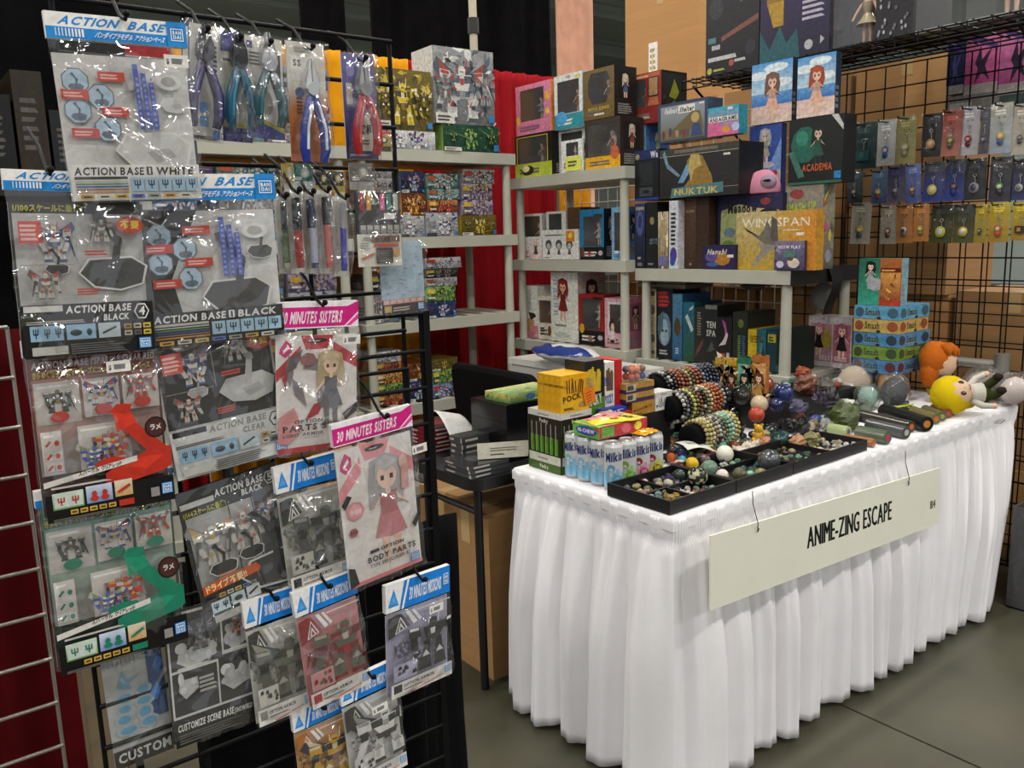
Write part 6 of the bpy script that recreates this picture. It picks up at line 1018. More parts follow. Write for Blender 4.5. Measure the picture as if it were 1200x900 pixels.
# bright pink boxes stored behind the wires at the corner
for i, (l, px, c0, c1) in enumerate((('dark blue box beside the pink flower boxes behind the wires', (1108, 48, 1128, 112), '1c2238', '2c3458'), ('pink box with a dark flower behind the wires', (1129, 42, 1168, 112), 'a83a74', 'c86a98'), ('pink box with a violet streak behind the wires', (1169, 34, 1212, 112), '9a3a78', 'c878a0'))):
    W_(l, px, 3.71, None, .1, c0, (lambda c0, c1, i: lambda p, k: [p.vgrad(0, 0, 1, 1, c0, c1), p.poly([(.3, .5), (.45, .8), (.5, .55), (.8, .75), (.6, .45), (.75, .2), (.5, .35), (.3, .15), (.38, .42)], '2c2038' if i else '4a4a8a'), p.rect(0, .0, 1, .16, 'a8a09a'), p.poly([(.1, .9), (.9, .7), (.95, .76), (.15, .97)], '4a3a74')])(c0, c1, i), name='storage_box', group='boxes behind the wire corner')
gbox('storage_box', 'long grey board box under the pink boxes behind the wires', 'box', (3.71, px_box(0, 3.71, (1108, 112, 1212, 150))[2].y-.0, px_box(0, 3.71, (1108, 48, 1128, 112))[2].z-.108), -R(90), (px_box(0, 3.71, (1106, 112, 1214, 150))[0], .1, .1), '6a6660', lambda p, k: [p.rect(0, 0, 1, 1, '77736c'), p.rect(.05, .3, .3, .7, 'a8a49a'), p.rect(.6, .3, .9, .75, '3a4a44')], group='boxes behind the wire corner')

# ================================================================== goods on the sales table
Z0 = TZ+.0035
PG = 'boxed snacks on the table'
def sticks(p, x, y, w, h, c, n=9, seed=0):
    r = random.Random(seed)
    for i in range(n): x0 = x+w*i/n; p.seg(x0+w*.05, y, x0+r.uniform(-.08, .12)*w+w*.05, y+h*r.uniform(.7, 1), w*.07, c)
def choc(bg, tc, st, txt='POCKY', c2=None, lo=None):
    def f(p, k):
        p.rect(0, 0, 1, 1, bg)
        if c2: p.rect(0, 0, 1, lo or .3, c2)
        sticks(p, .2, .5, .6, .42, st, 8, 3); p.text(txt, .08, .27, .15, tc, .82, rot=.12); p.ell(.75, .16, .14, .08, 'a8844a', 8); p.dash(.1, .06, .5, .14, 2, tc)
    return f
def spine(bg, tc): return lambda p, k: [p.rect(0, 0, 1, 1, bg), p.text('POCKY', .25, .75, .5, tc, .3, rot=-1.5708), p.rect(0, 0, .04, 1, tuple(q*.6 for q in C(bg)[:3])+(1,))]
def snack(label, px, Y, z, depth, body, front, left, top=None, h=None, w=None):
    ww, hh, loc, rz = px_box(1, Y, px); loc.z = z; return gbox('snack_box', label, 'box', loc, 0, (w or ww, depth, h or hh), body, front, left=left, top=top, group=PG, m=PRINT)
c1 = at(661, 558, 2, Z0); c2 = at(629, 545, 2, Z0); cl = c2.y-c1.y; hc = at(661, 487, 0, c1.x).z-Z0
def art_disp(p, k):
    p.rect(0, 0, 1, 1, '20180f'); p.rect(0, .9, 1, 1, 'c8c4bc'); p.dash(.3, .93, .75, .97, 1, '8a8680'); p.text('Pocky', .36, .81, .06, 'd0c8b8', .26)
    for i in range(6): x = .08+.15*i; p.rect(x, .3, x+.1, .58, '4a7a1f'); p.rect(x, .3, x+.035, .58, '6a9c34'); p.rect(x+.02, .55, x+.05, .8, '8a8678')
    p.rect(0, .14, 1, .28, 'c0beb0'); p.dash(.3, .19, .7, .24, 1, '8a8a7a'); p.rect(0, 0, 1, .14, '3c5a1a'); p.text('Pocky', .36, .04, .06, 'c8ccb0', .26)
    p.rect(.0, .14, .03, .9, '2c3a14')
gbox('snack_carton', 'brown and green snack display carton with white band', 'box', (c1.x+.0625, c1.y+.012, Z0), 0, (.125, cl, hc), '20180f', art_disp, left=art_disp, top=lambda p, k: p.rect(0, 0, 1, 1, 'b8b4aa'), group=PG, m=PRINT)
zy = Z0+hc; hy = at(683, 440, 1, c1.y).z-zy+.004
for i in range(4): gbox('snack_box', 'bright yellow snack stick box, %s in the row on the green carton' % ('front', 'second', 'third', 'last')[i], 'box', (c1.x+.062, c1.y+.015+i*.0265, zy+.0005), 0, (.112, .0262, hy), 'd09a0c', choc('d8a010', '2a2410', '5a3410', c2='d8a81c'), left=spine('cc960c', '7a5a0c'), top=lambda p, k: p.rect(0, 0, 1, 1, 'dca41a'), group=PG, m=PRINT)
t = thing('price_tag', 'small orange paper tag with handwriting on the yellow boxes', 'tag', (c1.x+.1, c1.y+.011, zy+.012)); t.rotation_euler = (0, R(-14), 0); mb = MB(); mb.box((0, -.001, 0), (.045, 0, .05), 'd8781c'); mb.fr((0, -.001, 0), (.045, 0, 0), (0, 0, .05)); mb.dash(.15, .15, .8, .85, 4, '8a3a10', .35); mb.build('paper', PRINT, t)
# risers behind the cans
rz0 = Z0+.135
t = thing('riser', 'low black riser block hidden behind the drink cans', 'riser', (1.94, 1.865, Z0)); mb = MB(); mb.box((-.2, -.07, 0), (.09, .085, rz0-Z0-.002), '141414'); mb.build('block', BLACKP, t)
Yr = 1.815
def top_z(px, Y): return at(px[0], px[1], 1, Y).z
def riser_box(label, px, Y, depth, body, front, left, top=None): return snack(label, px, Y, rz0, depth, body, front, left, top, h=top_z(px, Y)-rz0)
riser_box('black snack stick box with yellow sticks and green foot', (686, 424, 708, 470), Yr, .09, '17150f', choc('17150f', 'd8d4c8', 'c8a82c', c2='4a7a24', lo=.4), spine('1c1a12', '8a8a7a'), lambda p, k: p.rect(0, 0, 1, 1, '4a4a44'))
riser_box('white snack stick box with brown sticks between black and red ones', (709, 425, 720, 462), Yr+.002, .09, 'd4d2cc', choc('d4d2cc', '2c3c84', '6a4a2c'), spine('c8c6c0', '3a4a8a'))
riser_box('tall red snack box standing edgewise', (721, 422, 729, 470), Yr+.004, .09, 'b01c1c', lambda p, k: [p.rect(0, 0, 1, 1, 'b81c1c'), p.rect(.0, .0, 1, .1, '8a1414')], lambda p, k: p.rect(0, 0, 1, 1, 'b01c1c'), lambda p, k: p.rect(0, 0, 1, 1, 'c02420'))
gold = lambda p, k: [p.rect(0, 0, 1, 1, 'a8823a'), p.rect(0, 0, 1, .4, '3c2448'), p.rect(.02, .2, .35, .9, 'b0a898'), p.dash(.05, .3, .3, .8, 1, '4a4438', 1)]
gb_ = riser_box('gold snack stick box with dark lettering beside the white one', (741, 472, 767, 506), Yr-.02, .08, 'a8782c', choc('a8782c', '3a2a14', 'b8903c'), spine('8a5c20', '3a2a14'))
zg = rz0+top_z((741, 472), Yr-.02)-rz0
for i in range(2): w_, h_, l_, _ = px_box(1, Yr-.02, (733, 459, 766, 471)); gbox('snack_box', '%s flat gold and purple snack box on the gold box' % ('lower', 'upper')[i], 'box', (l_.x, Yr-.022, zg+.0005+i*.0305), 0, (w_, .085, .030), '8a6a34', gold, left=gold, top=lambda p, k: p.rect(0, 0, 1, 1, 'a8884a'), group=PG)
riser_box('white snack stick box with blue lettering by the bracelets', (768, 461, 788, 508), Yr-.02, .06, 'd2d0ca', lambda p, k: [p.rect(0, 0, 1, 1, 'd4d2cc'), p.rect(0, .74, 1, 1, 'c0bebc'), p.dash(.3, .84, .7, .92, 2, '5a5a58'), sticks(p, .15, .36, .65, .36, '6a4c34', 9, 5), p.text('POCKY', .06, .16, .16, '2a3c7c', .88, rot=.1)], spine('c8c6c0', '3a4a8a'))
# blue box leaning in front
snack('royal blue snack stick box lying in front of the white one', (707, 467, 734, 483), Yr-.035, rz0, .03, '1c2c84', lambda p, k: [p.rect(0, 0, 1, 1, '2236a0'), p.text('POCKY', .12, .3, .36, 'd8dce4', .62, rot=.15), p.dash(.7, .8, .95, .9, 1, 'a8b0d0')], spine('1c2c84', 'a0a8c8'), h=.042)
snack('small red snack box lying under the gold box edge', (722, 484, 741, 493), Yr-.045, rz0, .025, '9a1818', lambda p, k: p.rect(0, 0, 1, 1, 'a81c1c'), None, h=.026)
# balls in a clear box above the gold boxes
q = px_box(1, Yr, (727, 426, 759, 452)); zb = zg+.062
t = thing('acrylic_box', 'open clear acrylic box on the flat gold boxes', 'box', (q[2].x+.005, Yr+.01, zb)); w_ = .075; mb = MB(); mb.box((-w_/2, -.03, 0), (w_/2, .045, .003), 'ffffff'); mb.box((-w_/2, -.031, 0), (w_/2, -.029, .05), 'ffffff'); mb.box((-w_/2, .044, 0), (w_/2, .046, .05), 'ffffff'); mb.box((-w_/2, -.03, 0), (-w_/2+.002, .045, .05), 'ffffff'); mb.box((w_/2-.002, -.03, 0), (w_/2, .045, .05), 'ffffff'); mb.build('clear_walls', WINDOW, t)
for i, c in enumerate(('b0563c', 'c06a4c', '2c3a8a', 'a84a34', '7a4a3c', '5a5440', 'b86048', 'c87a5a', '6a3a2c', '3a4060', 'a8503c', 'b87a58')):
    layer = i//6; j = i % 6; r = .0115; tag((lambda mb: (mb.sph((0, 0, r), r, c, 12, 8), mb.build('polished_ball', STONE, None, (q[2].x+.005-.024+.024*(j % 3), Yr-.006+.024*(j//3), zb+.004+layer*.0225)))[1])(MB()), '%s polished ball in the clear acrylic box' % {'b': 'orange brown', 'c': 'salmon', '2': 'deep blue', 'a': 'rust', '7': 'brown', '5': 'olive', '6': 'dark brown', '3': 'slate blue'}[c[0]], 'stone ball', 'balls in the acrylic box')
# drink cans
def can(label, x, y, c, fruit, full=True, face=0):
    t = thing('drink_can', label, 'can', (x, y, Z0), face, 'slim drink cans'); r = .0265; H = .132
    mb = MB(); mb.lathe((0, 0, 0), [(0, .003), (.02, .002), (.0225, 0), (r, .008), (r, .05), (r, H-.012), (.0235, H-.003)], 24, ['a8a8a8', 'a8a8a8', 'b0b0ae', 'c8cace', 'd2d3d4', 'd4d4d4', 'b8b8b8'])
    def wrap(fn, u0, u1, v0, v1, nu, col): mb.grid(lambda u, v: (lambda a, z: V((math.sin(a)*(r+.0004), -math.cos(a)*(r+.0004), z)))(u0+(u1-u0)*u, v0+(v1-v0)*v), nu, 1, col)
    for i in range(7): a = -1.3+i*.37; hh = .05+.012*math.sin(i*2.1); wrap(None, a, a+.37, .01, hh, 3, c if i % 2 else tuple(min(1, q*1.25) for q in C(c)[:3])+(1,))
    # lettering bent round the can
    k = 26.5
    def glyphs(txt, a0, z0, h, w, col, sl=.12):
        L = sum(GLY[(1, ch)][2]+.08 for ch in txt); off = 0
        for ch in txt:
            vs, fs, gw = GLY[(1, ch)]; pts = []
            for (gx_, gy_) in vs: a = a0+(off+gx_)/L*w; pts.append((math.sin(a)*(r+.0008), -math.cos(a)*(r+.0008), z0+gy_/CAP*h+a*r*sl))
            mb.add(pts, fs, col); off += gw+.08
    glyphs('Milkis', -.95, .083, .024, 1.9, '1f3272')
    for fx_, fz, fr_ in ((-.35, .062, .011), (.25, .03, .014)):
        n = 12; mb.add([(math.sin(fx_+fr_/r*math.cos(i*.5236))*(r+.001), -math.cos(fx_+fr_/r*math.cos(i*.5236))*(r+.001), fz+fr_*math.sin(i*.5236)) for i in range(n)], [range(n)], fruit)
    mb.build('can_body', CANM, t)
    mb = MB(); mb.lathe((0, 0, H-.003), [(.0235, 0), (.0235, .002), (.022, .003), (.021, .001), (0, .001)], 20, 'b4b4b2'); ld = mb.build('lid', STEEL, t)
    mb = MB(); mb.sph((0, -.005, H+.0002), (.006, .009, .0012), 'a0a09e', 10, 4); mb.build('pull_tab', STEEL, ld)
p4 = at(719, 574, 2, Z0); cx0, cy0 = p4.x+.014, p4.y+.014
FA = R(-38)
names = ['second', 'third', 'fourth']
can('slim white drink can with pale blue foot at the corner of the block', cx0, cy0, '7ab0cc', '6aa0c4', face=FA)
for i in range(3): can('slim pale blue drink can, %s along the short table side' % names[i], cx0, cy0+.0545*(i+1), '7ab0cc', '8ab8d0', face=R(-62))
for i, (n_, c, f) in enumerate((('green melon', '8cc06a', '7aa84a'), ('pink berry', 'd88aa4', 'a82c3c'), ('yellow green fruit', 'b8c83a', 'a82c2c'))): can('slim white and %s drink can beside the trays' % n_, cx0+.0545*(i+1), cy0, c, f, face=FA)
# fruit chew bags lying on the cans
def sweet_bag(label, loc, rz, w, d, h, cols, txt=None):
    t = thing('sweet_bag', label, 'sweets bag', loc, rz, 'fruit sweet bags on the cans'); mb = MB()
    mb.grid(lambda u, v: V((-w/2+w*u, -d/2+d*v, h*(math.sin(math.pi*u)**.5)*(math.sin(math.pi*min(.98, max(.02, v)))**.6)+.002*NZ.noise(V((u*6, v*6, h*900))))), 16, 8, cols[0]); mb.add([(-w/2, -d/2, 0), (w/2, -d/2, 0), (w/2, d/2, 0), (-w/2, d/2, 0)], [(3, 2, 1, 0)], cols[0]); pc = mb.build('pouch', GLOSS, t)
    mb = MB()
    for i in range(7): x, y = rnd.uniform(-.35, .35)*w, rnd.uniform(-.3, .3)*d; z = h*(math.sin(math.pi*(x/w+.5))**.5)*(math.sin(math.pi*(y/d+.5))**.6); mb.sph((x, y, z), (w*.1, d*.12, .0015), cols[1+i % (len(cols)-1)], 10, 4)
    mb.build('fruit_print', GLOSS, pc); return t
zc_ = Z0+.1355
gbox('sweets_carton', 'green and red fruit chew carton lying across the cans', 'box', (cx0+.07, cy0+.028, zc_), 0, (.19, .11, .036), '5a9a3a', lambda p, k: [p.rect(0, 0, 1, 1, 'b83a44'), p.rect(.05, .1, .3, .9, '6aa84a'), p.ell(.55, .5, .1, .4, 'd86a74'), p.ell(.8, .5, .08, .35, 'e0d84a')], left=lambda p, k: [p.rect(0, 0, 1, 1, '6aa84a'), p.ell(.5, .5, .4, .38, '3a4a9c', 14), p.text('HI-CHEW', .5, .36, .28, 'e0d8e0', .62, al='c'), p.ell(.9, .75, .08, .2, 'b84a4a', 8)], top=lambda p, k: [p.rect(0, 0, 1, 1, 'c8b84a')]+[p.poly([(i/7, 0), ((i+1)/7, 0), ((i+1.4)/7, 1), ((i+.4)/7, 1)], c) for i, c in enumerate(('6aa84a', 'd86a7c', 'd8d05a', 'b83c4a', '8ab85a', 'd8d05a'))], group='fruit sweet bags on the cans')
sweet_bag('yellow fruit sweet bag with red melon print at the can corner', (cx0+.06, cy0+.06, zc_+.037), R(-15), .15, .06, .012, ('d0c43a', 'b8444a', 'd8d88a', '3a2a24', 'd87a84'))
sweet_bag('pink and white fruit sweet bag on the back cans', (cx0+.08, cy0+.115, zc_+.037), R(20), .12, .06, .014, ('cf8a94', 'd8d4c8', '7ab05a', 'b8303c'))
sweet_bag('amber fruit sweet bag drooping over the can row', (cx0+.135, cy0+.006, zc_), R(8), .075, .05, .01, ('d0941c', 'd8c84a', 'c8702c'))

# ------------------------------------------------------------------ black trays of stones
def tray(label, x0, x1, y0, y1, h, div=()):
    t = thing('stone_tray', label, 'tray', ((x0+x1)/2, (y0+y1)/2, Z0)); a, b = (x1-x0)/2, (y1-y0)/2
    mb = MB(); mb.box((-a, -b, 0), (a, b, .005), '0'*6); mb.build('base', BLACKP, t)
    for lo, hi in (((-a, -b, .005), (a, -b+.006, h)), ((-a, b-.006, .005), (a, b, h)), ((-a, -b+.006, .005), (-a+.006, b-.006, h)), ((a-.006, -b+.006, .005), (a, b-.006, h))): mb = MB(); mb.box(lo, hi, '0'*6); mb.build('rim', BLACKP, t)
    for (ax, v) in div:
        mb = MB(); mb.box((v-.002, -b+.006, .005), (v+.002, b-.006, h*.7), '0'*6) if ax == 0 else mb.box((-a+.006, v-.002, .005), (a-.006, v+.002, h*.7), '0'*6); mb.build('divider', BLACKP, t)
    return t
ya, yb2 = 1.352, 1.352+.222
TR = [(1.527, 1.79), (1.794, 2.052), (2.056, 2.452)]
tray('black felt stone tray at the near table corner', *TR[0], ya, yb2, .036, ((0, -.02), (1, .0)))
tray('black stone tray holding the dark grey ball', *TR[1], ya, yb2, .036, ((1, .02),))
tray('long black stone tray of pale chips next to the rolled tubes', *TR[2], ya, yb2-.03, .034, ((0, .03),))
FZ = Z0+.0055
SN = {}
def stone(px, py, r, col, look, place, kind='ball', z=None, sq=1.0, col2=None, group=None, name=None, cat='stone', rot=None):
    """px, py: centre of the stone; r: radius in pixels"""
    z0 = FZ if z is None else z; P = at(px, py, 2, z0+.02); rr = r*(P-V((0, 0, CAMZ))).length/FPX*.98; P = at(px, py, 2, z0+rr*sq)
    mb = MB(); sd = px*.37+py*.11
    if kind == 'ball': mb.sph((0, 0, rr*sq), (rr, rr, rr*sq), col, 16, 10, c2=col2); m = STONE
    elif kind == 'pebble': mb.sph((0, 0, rr*.75*sq), (rr*1.05, rr*.85, rr*.75*sq), col, 12, 8, .14, sd, 1.6, c2=col2); m = STONE
    elif kind == 'rough': mb.sph((0, 0, rr*.8*sq), (rr*1.1, rr, rr*.85*sq), col, 14, 9, .5, sd, 3.0, c2=col2); m = ROUGHST
    elif kind == 'cluster':
        mb.sph((0, 0, rr*.3), (rr, rr*.8, rr*.32), col, 10, 6, .3, sd, 2)
        r2 = random.Random(int(px*13+py))
        for i in range(9):
            a = r2.uniform(0, 6.28); d = r2.uniform(0, .65)*rr; e = V((math.cos(a)*d, math.sin(a)*d, rr*.2)); tip = e+V((math.cos(a)*d*.8+r2.uniform(-.2, .2)*rr, math.sin(a)*d*.8, rr*r2.uniform(.5, 1.2))); mb.cyl(e, e+(tip-e)*.7, rr*.2, rr*.17, 6, col if i % 2 else (col2 or col)); mb.cyl(e+(tip-e)*.7, tip, rr*.17, .0005, 6, col)
        m = ROUGHST
    elif kind == 'dome': mb.sph((0, 0, 0), (rr, rr, rr), col, 16, 10); mb.v = [(x, y, max(q, 0)) for x, y, q in mb.v]; m = STONE
    elif kind == 'star':
        pts = [V(((rr if i % 2 == 0 else rr*.45)*math.cos(i*.6283+.3), 0, rr*.95+(rr if i % 2 == 0 else rr*.45)*math.sin(i*.6283+.3))) for i in range(10)]; c = [V((0, -rr*.35, rr*.95)), V((0, rr*.35, rr*.95))]
        for i in range(10): mb.add([pts[i], pts[(i+1) % 10], c[0]], [(0, 1, 2)], col); mb.add([pts[(i+1) % 10], pts[i], c[1]], [(0, 1, 2)], col)
        m = STONE
    elif kind == 'bear':
        mb.sph((0, 0, rr*.6), (rr*.6, rr*.5, rr*.6), col, 10, 8); mb.sph((0, -.1*rr, rr*1.35), rr*.45, col, 10, 8)
        for s in (-1, 1): mb.sph((s*.33*rr, -.1*rr, rr*1.72), rr*.16, col, 8, 6); mb.sph((s*.5*rr, -.3*rr, rr*.25), rr*.28, col, 8, 6); mb.sph((s*.5*rr, -.2*rr, rr*.9), rr*.22, col, 8, 6)
        m = STONE
    zb = min(v[2] for v in mb.v); o = mb.build(name or {'ball': 'stone_ball', 'pebble': 'tumbled_stone', 'rough': 'rough_stone', 'cluster': 'crystal_cluster', 'dome': 'stone_dome', 'star': 'stone_star', 'bear': 'stone_figure'}[kind], m, None, (P.x, P.y, z0-zb+.0002), rnd.uniform(0, 6.28) if kind not in ('star', 'bear') else R(-40)+rnd.uniform(-.2, .2))
    return tag(o, (look+' '+place).strip(), cat, group)
G1 = 'stones in the black trays'; zx = lambda x, y: (700+x/3.75, 410+y/3.75)
def ST(x, y, r, col, look, place, kind='ball', z=None, col2=None, sq=1.0, group=G1, **k): px, py = zx(x, y); stone(px, py, r/3.75, col, look, place, kind, z, sq, col2, group, **k)
near, mid, far = 'in the near corner tray', 'in the middle tray', 'in the long tray'
for a in ((560, 458, 38, 'd8d4c4', 'large creamy white ball', 'beside the loose price slip', 'ball'), (549, 552, 28, 'cfc0b4', 'pinkish white ball', mid, 'ball'), (415, 502, 31, 'c8a014', 'bright yellow ball', near, 'ball'), (492, 522, 38, '5a7462', 'grey green ring shaped ball', mid, 'ball'), (626, 548, 32, '4a4632', 'bronze flecked dark ball', mid, 'ball'), (672, 541, 22, '6a9484', 'flat pale green pebble', mid, 'pebble'), (718, 534, 30, '77764c', 'flat olive oval stone', mid, 'pebble'),
        (325, 474, 22, 'b0521c', 'orange ball', near, 'ball'), (372, 484, 20, '3a8a94', 'turquoise ball', near, 'ball'), (350, 508, 32, '6a1f18', 'dark red palm stone', near, 'pebble'), (470, 486, 28, '4c343a', 'mauve brown ball', mid, 'ball'), (312, 580, 24, 'a8a290', 'cream tumbled stone', near, 'pebble'), (265, 572, 20, '6a6a5a', 'grey olive tumbled stone', near, 'pebble'), (207, 575, 17, 'b08a7a', 'pinkish tumbled stone', near, 'pebble'), (168, 597, 19, '77724c', 'olive tumbled stone', near, 'pebble'), (187, 617, 17, '8a7c44', 'mustard tumbled stone', near, 'pebble'), (130, 602, 20, '3a3e40', 'slate tumbled stone', near, 'pebble'), (268, 637, 18, '55685c', 'grey green ball', near, 'ball'), (318, 652, 20, '7a5a20', 'amber brown chip', near, 'rough'), (235, 645, 12, 'a8a8a4', 'small white chip', near, 'rough'), (292, 622, 16, '4a4a38', 'dark olive tumbled stone', near, 'pebble')): ST(*a)
ST(755, 487, 48, '3a3d3f', 'large dark grey ball', mid, 'ball', col2='4a4e50'); ST(440, 556, 44, '26261e', 'black and cream striped ball', near, 'ball', col2='a8a684'); ST(375, 452, 30, '20264a', 'blue black spiral ball', near, 'ball', col2='3a4a84'); ST(330, 445, 24, '3a2c2a', 'dark brown ball', near, 'ball'); ST(360, 552, 28, '2e3a36', 'dark green grey ball', near, 'ball')
zB = Z0; RZ = .832
t = thing('stone_riser', 'low black riser under the larger stones before the low shelf', 'riser', (2.75, 1.83, Z0)); mb = MB(); mb.box((-.3, -.09, 0), (.3, .125, RZ-Z0-.001), '101010'); mb.build('block', BLACKP, t)
def zfor(a):
    P = at(*zx(a[0], a[1]), 2, Z0+.03); return RZ if P.y > 1.80 and 2.5 < P.x < 3.6 else zB
for a in ((545, 417, 30, '6a9a84', 'pale green egg stone', 'behind the white ball', 'pebble'), (350, 378, 20, '3f7a62', 'small green standing stone', 'at the bracelet roll', 'rough'), (497, 388, 20, '4a7864', 'small green pointed stone', 'behind the price slip', 'rough'), (640, 402, 62, 'c8bcb0', 'pale rose quartz cluster', 'in front of the yellow bear', 'cluster'), (708, 362, 42, 'c89a1c', 'yellow carved bear figure', 'on the quartz', 'bear'), (735, 402, 26, 'b07a5c', 'tan and white rough stone', 'beside the yellow bear', 'rough'), (797, 384, 44, '173a36', 'large dark green polished freeform', 'behind the long tray', 'pebble'), (880, 402, 32, 'a87a54', 'tan orange rough stone', 'behind the long tray', 'rough'), (944, 396, 36, '77704e', 'speckled olive rough stone', 'behind the long tray', 'rough'), (602, 335, 44, '5a4a4c', 'grey mauve rosette cluster', 'behind the quartz', 'cluster'),
        (712, 238, 37, 'b8a488', 'pale clear crystal ball', 'beside the red ball', 'ball'), (700, 284, 34, 'a83c20', 'glossy red orange ball', 'in front of the crystal ball', 'ball'), (735, 157, 41, '7a3826', 'large red brown ball', 'near the small manga books', 'ball'), (662, 172, 42, '1c2660', 'large deep blue ball', 'beside the red brown ball', 'ball'), (818, 192, 40, '1f2c60', 'large mottled blue ball', 'in front of the shelf post', 'ball'), (786, 242, 30, '161c48', 'glossy navy ball', 'in front of the mottled blue ball', 'ball'), (598, 285, 42, '17171a', 'black ball with a pale glint', 'beside the last bracelet roll', 'ball'), (640, 205, 40, '24221f', 'black brown ball', 'behind the bracelet rolls', 'ball'), (570, 195, 38, '1c1b1e', 'black stone ball', 'at the end of the bracelet roll', 'ball'),
        (956, 246, 30, 'b88a78', 'pink carved star', 'beside the purple geode', 'star'), (1094, 245, 34, 'c8c8bc', 'white jagged stone', 'behind the moss green stone', 'rough'), (1086, 288, 62, '3f4a1c', 'large moss green rough stone', 'beside the rolled tubes', 'rough'), (962, 302, 32, '3c4c84', 'blue and lilac tumbled stone', 'in front of the pink star', 'pebble'), (882, 245, 34, '46405c', 'dull purple rough stone', 'left of the pink star', 'rough'), (902, 100, 32, '9a4a2c', 'orange red rough stone', 'right of the shelf post', 'rough'), (925, 148, 44, '6a3c2c', 'red brown rough stone', 'under the orange red one', 'rough'), (1042, 192, 54, '2f2a34', 'dark purple geode', 'in front of the cream plush bag', 'cluster'), (900, 338, 36, '141414', 'black rough stone', 'behind the tan stones', 'rough'), (848, 330, 32, '1c1a18', 'dark smoky rough stone', 'behind the green freeform', 'rough'), (762, 342, 34, '1f2a28', 'black green palm stone', 'behind the yellow bear', 'pebble'), (850, 262, 36, '3c3a3a', 'charcoal rough stone', 'near the wooden plank', 'rough'), (480, 368, 34, '1a1a1b', 'black palm stone', 'under the green bracelets', 'pebble'), (420, 372, 30, '161616', 'black tumbled stone', 'under the tan bracelets', 'pebble'), (1000, 160, 40, '4a443c', 'brown grey rough stone', 'beside the dark geode', 'rough'), (970, 190, 36, '3a3044', 'deep purple crystal cluster', 'between rough stones', 'cluster'), (1150, 200, 40, '3a4434', 'dark green rough stone', 'under the plush bags', 'rough'), (1170, 250, 36, '4a5444', 'grey green rough stone', 'beside the moss stone', 'rough'), (1010, 330, 30, '8a8a84', 'pale grey chip', 'at the rolled tubes', 'rough'), (930, 330, 28, 'a89a84', 'buff pebble', 'behind the speckled stone', 'pebble')): ST(a[0], a[1], a[2], a[3], a[4], a[5], a[6], z=zfor(a), group='stones on the white cloth')
# small pieces filling the trays and the cloth between the larger stones
cols = [('dark grey', '33353a'), ('olive', '5c5a38'), ('grey green', '4a5a4c'), ('white', 'b8b6ac'), ('buff', '9a8a6c'), ('mustard', '9a7a24'), ('rust', '7a3a20'), ('black', '17171a'), ('teal', '2a5c58'), ('pink', 'a8827a'), ('purple', '42385a'), ('pale green', '7a9a84')]
meshes = {}
for nm, c in cols:
    for kd in range(2):
        mb = MB(); mb.sph((0, 0, .7), (1, .85, .7), c, 10, 7, .16 if kd == 0 else .7, len(meshes), 1.6 if kd == 0 else 3.0); meshes[(nm, kd)] = (mb.mesh('stone_chip', STONE if kd == 0 else ROUGHST), min(v[2] for v in mb.v))
used = []
def fill(n, x0, x1, y0, y1, z, place, pick, rr=(.006, .011), group='small stones on the table'):
    r = random.Random(int(x0*100+y0*1000)); k = 0
    for _ in range(n*12):
        if k >= n: break
        R_ = r.uniform(*rr); x, y = r.uniform(x0+R_, x1-R_), r.uniform(y0+R_, y1-R_)
        if any((x-a)**2+(y-b)**2 < (R_*.9+c)**2 for a, b, c in used): continue
        used.append((x, y, R_*.9)); nm = r.choice(pick); kd = r.randrange(2); me, zb = meshes[(nm, kd)]
        o = share('stone_chip', me, None, (x, y, z-zb*R_+.0002), (R_, R_, R_), (0, 0, r.uniform(0, 6.28))); tag(o, 'small %s %s %s' % (nm, ('tumbled stone', 'rough chip')[kd], place), 'stone', group); k += 1
bpy.context.view_layer.update()
for o in list(COL.objects):
    if o.parent is None and o.type == 'MESH' and o.get('category') == 'stone' and not o.name.startswith('stone_chip'): used.append((o.location.x, o.location.y, max(o.dimensions.x, o.dimensions.y)*.46))
x0, x1 = TR[0]; m_ = (x0+x1)/2
fill(26, x0+.008, m_-.024, ya+.008, m_*0+ya+.108, FZ, 'in the front cell of the corner tray', ['grey green', 'olive', 'mustard', 'white', 'teal'], (.008, .013))
fill(22, x0+.008, m_-.024, ya+.114, yb2-.008, FZ, 'in the back cell of the corner tray', ['dark grey', 'olive', 'buff', 'pink', 'grey green'], (.009, .013))
fill(24, m_-.016, x1-.008, ya+.008, ya+.108, FZ, 'in the right front cell of the corner tray', ['white', 'grey green', 'pale green', 'rust', 'dark grey'], (.007, .012))
fill(16, m_-.016, x1-.008, ya+.114, yb2-.008, FZ, 'in the right back cell of the corner tray', ['black', 'dark grey', 'olive', 'buff', 'purple'], (.009, .014))
x0, x1 = TR[1]
fill(16, x0+.008, x1-.008, ya+.008, ya+.128, FZ, 'in the front cell of the middle tray', ['dark grey', 'black', 'teal', 'olive', 'grey green'], (.008, .014)); fill(14, x0+.008, x1-.008, ya+.134, yb2-.008, FZ, 'in the back cell of the middle tray', ['black', 'white', 'dark grey', 'pale green'], (.008, .014))
x0, x1 = TR[2]; m_ = (x0+x1)/2+.03
fill(34, x0+.008, m_-.004, ya+.008, yb2-.04, FZ, 'in the near cell of the long tray', ['white', 'buff', 'mustard', 'black', 'pale green', 'grey green'], (.006, .012)); fill(26, m_+.004, x1-.008, ya+.008, yb2-.04, FZ, 'in the far cell of the long tray', ['white', 'buff', 'pink', 'mustard', 'dark grey'], (.007, .013))
fill(34, 2.3, 2.98, 1.6, 1.735, zB, 'on the cloth in front of the riser', ['black', 'teal', 'purple', 'white', 'buff', 'rust', 'grey green'], (.017, .027))
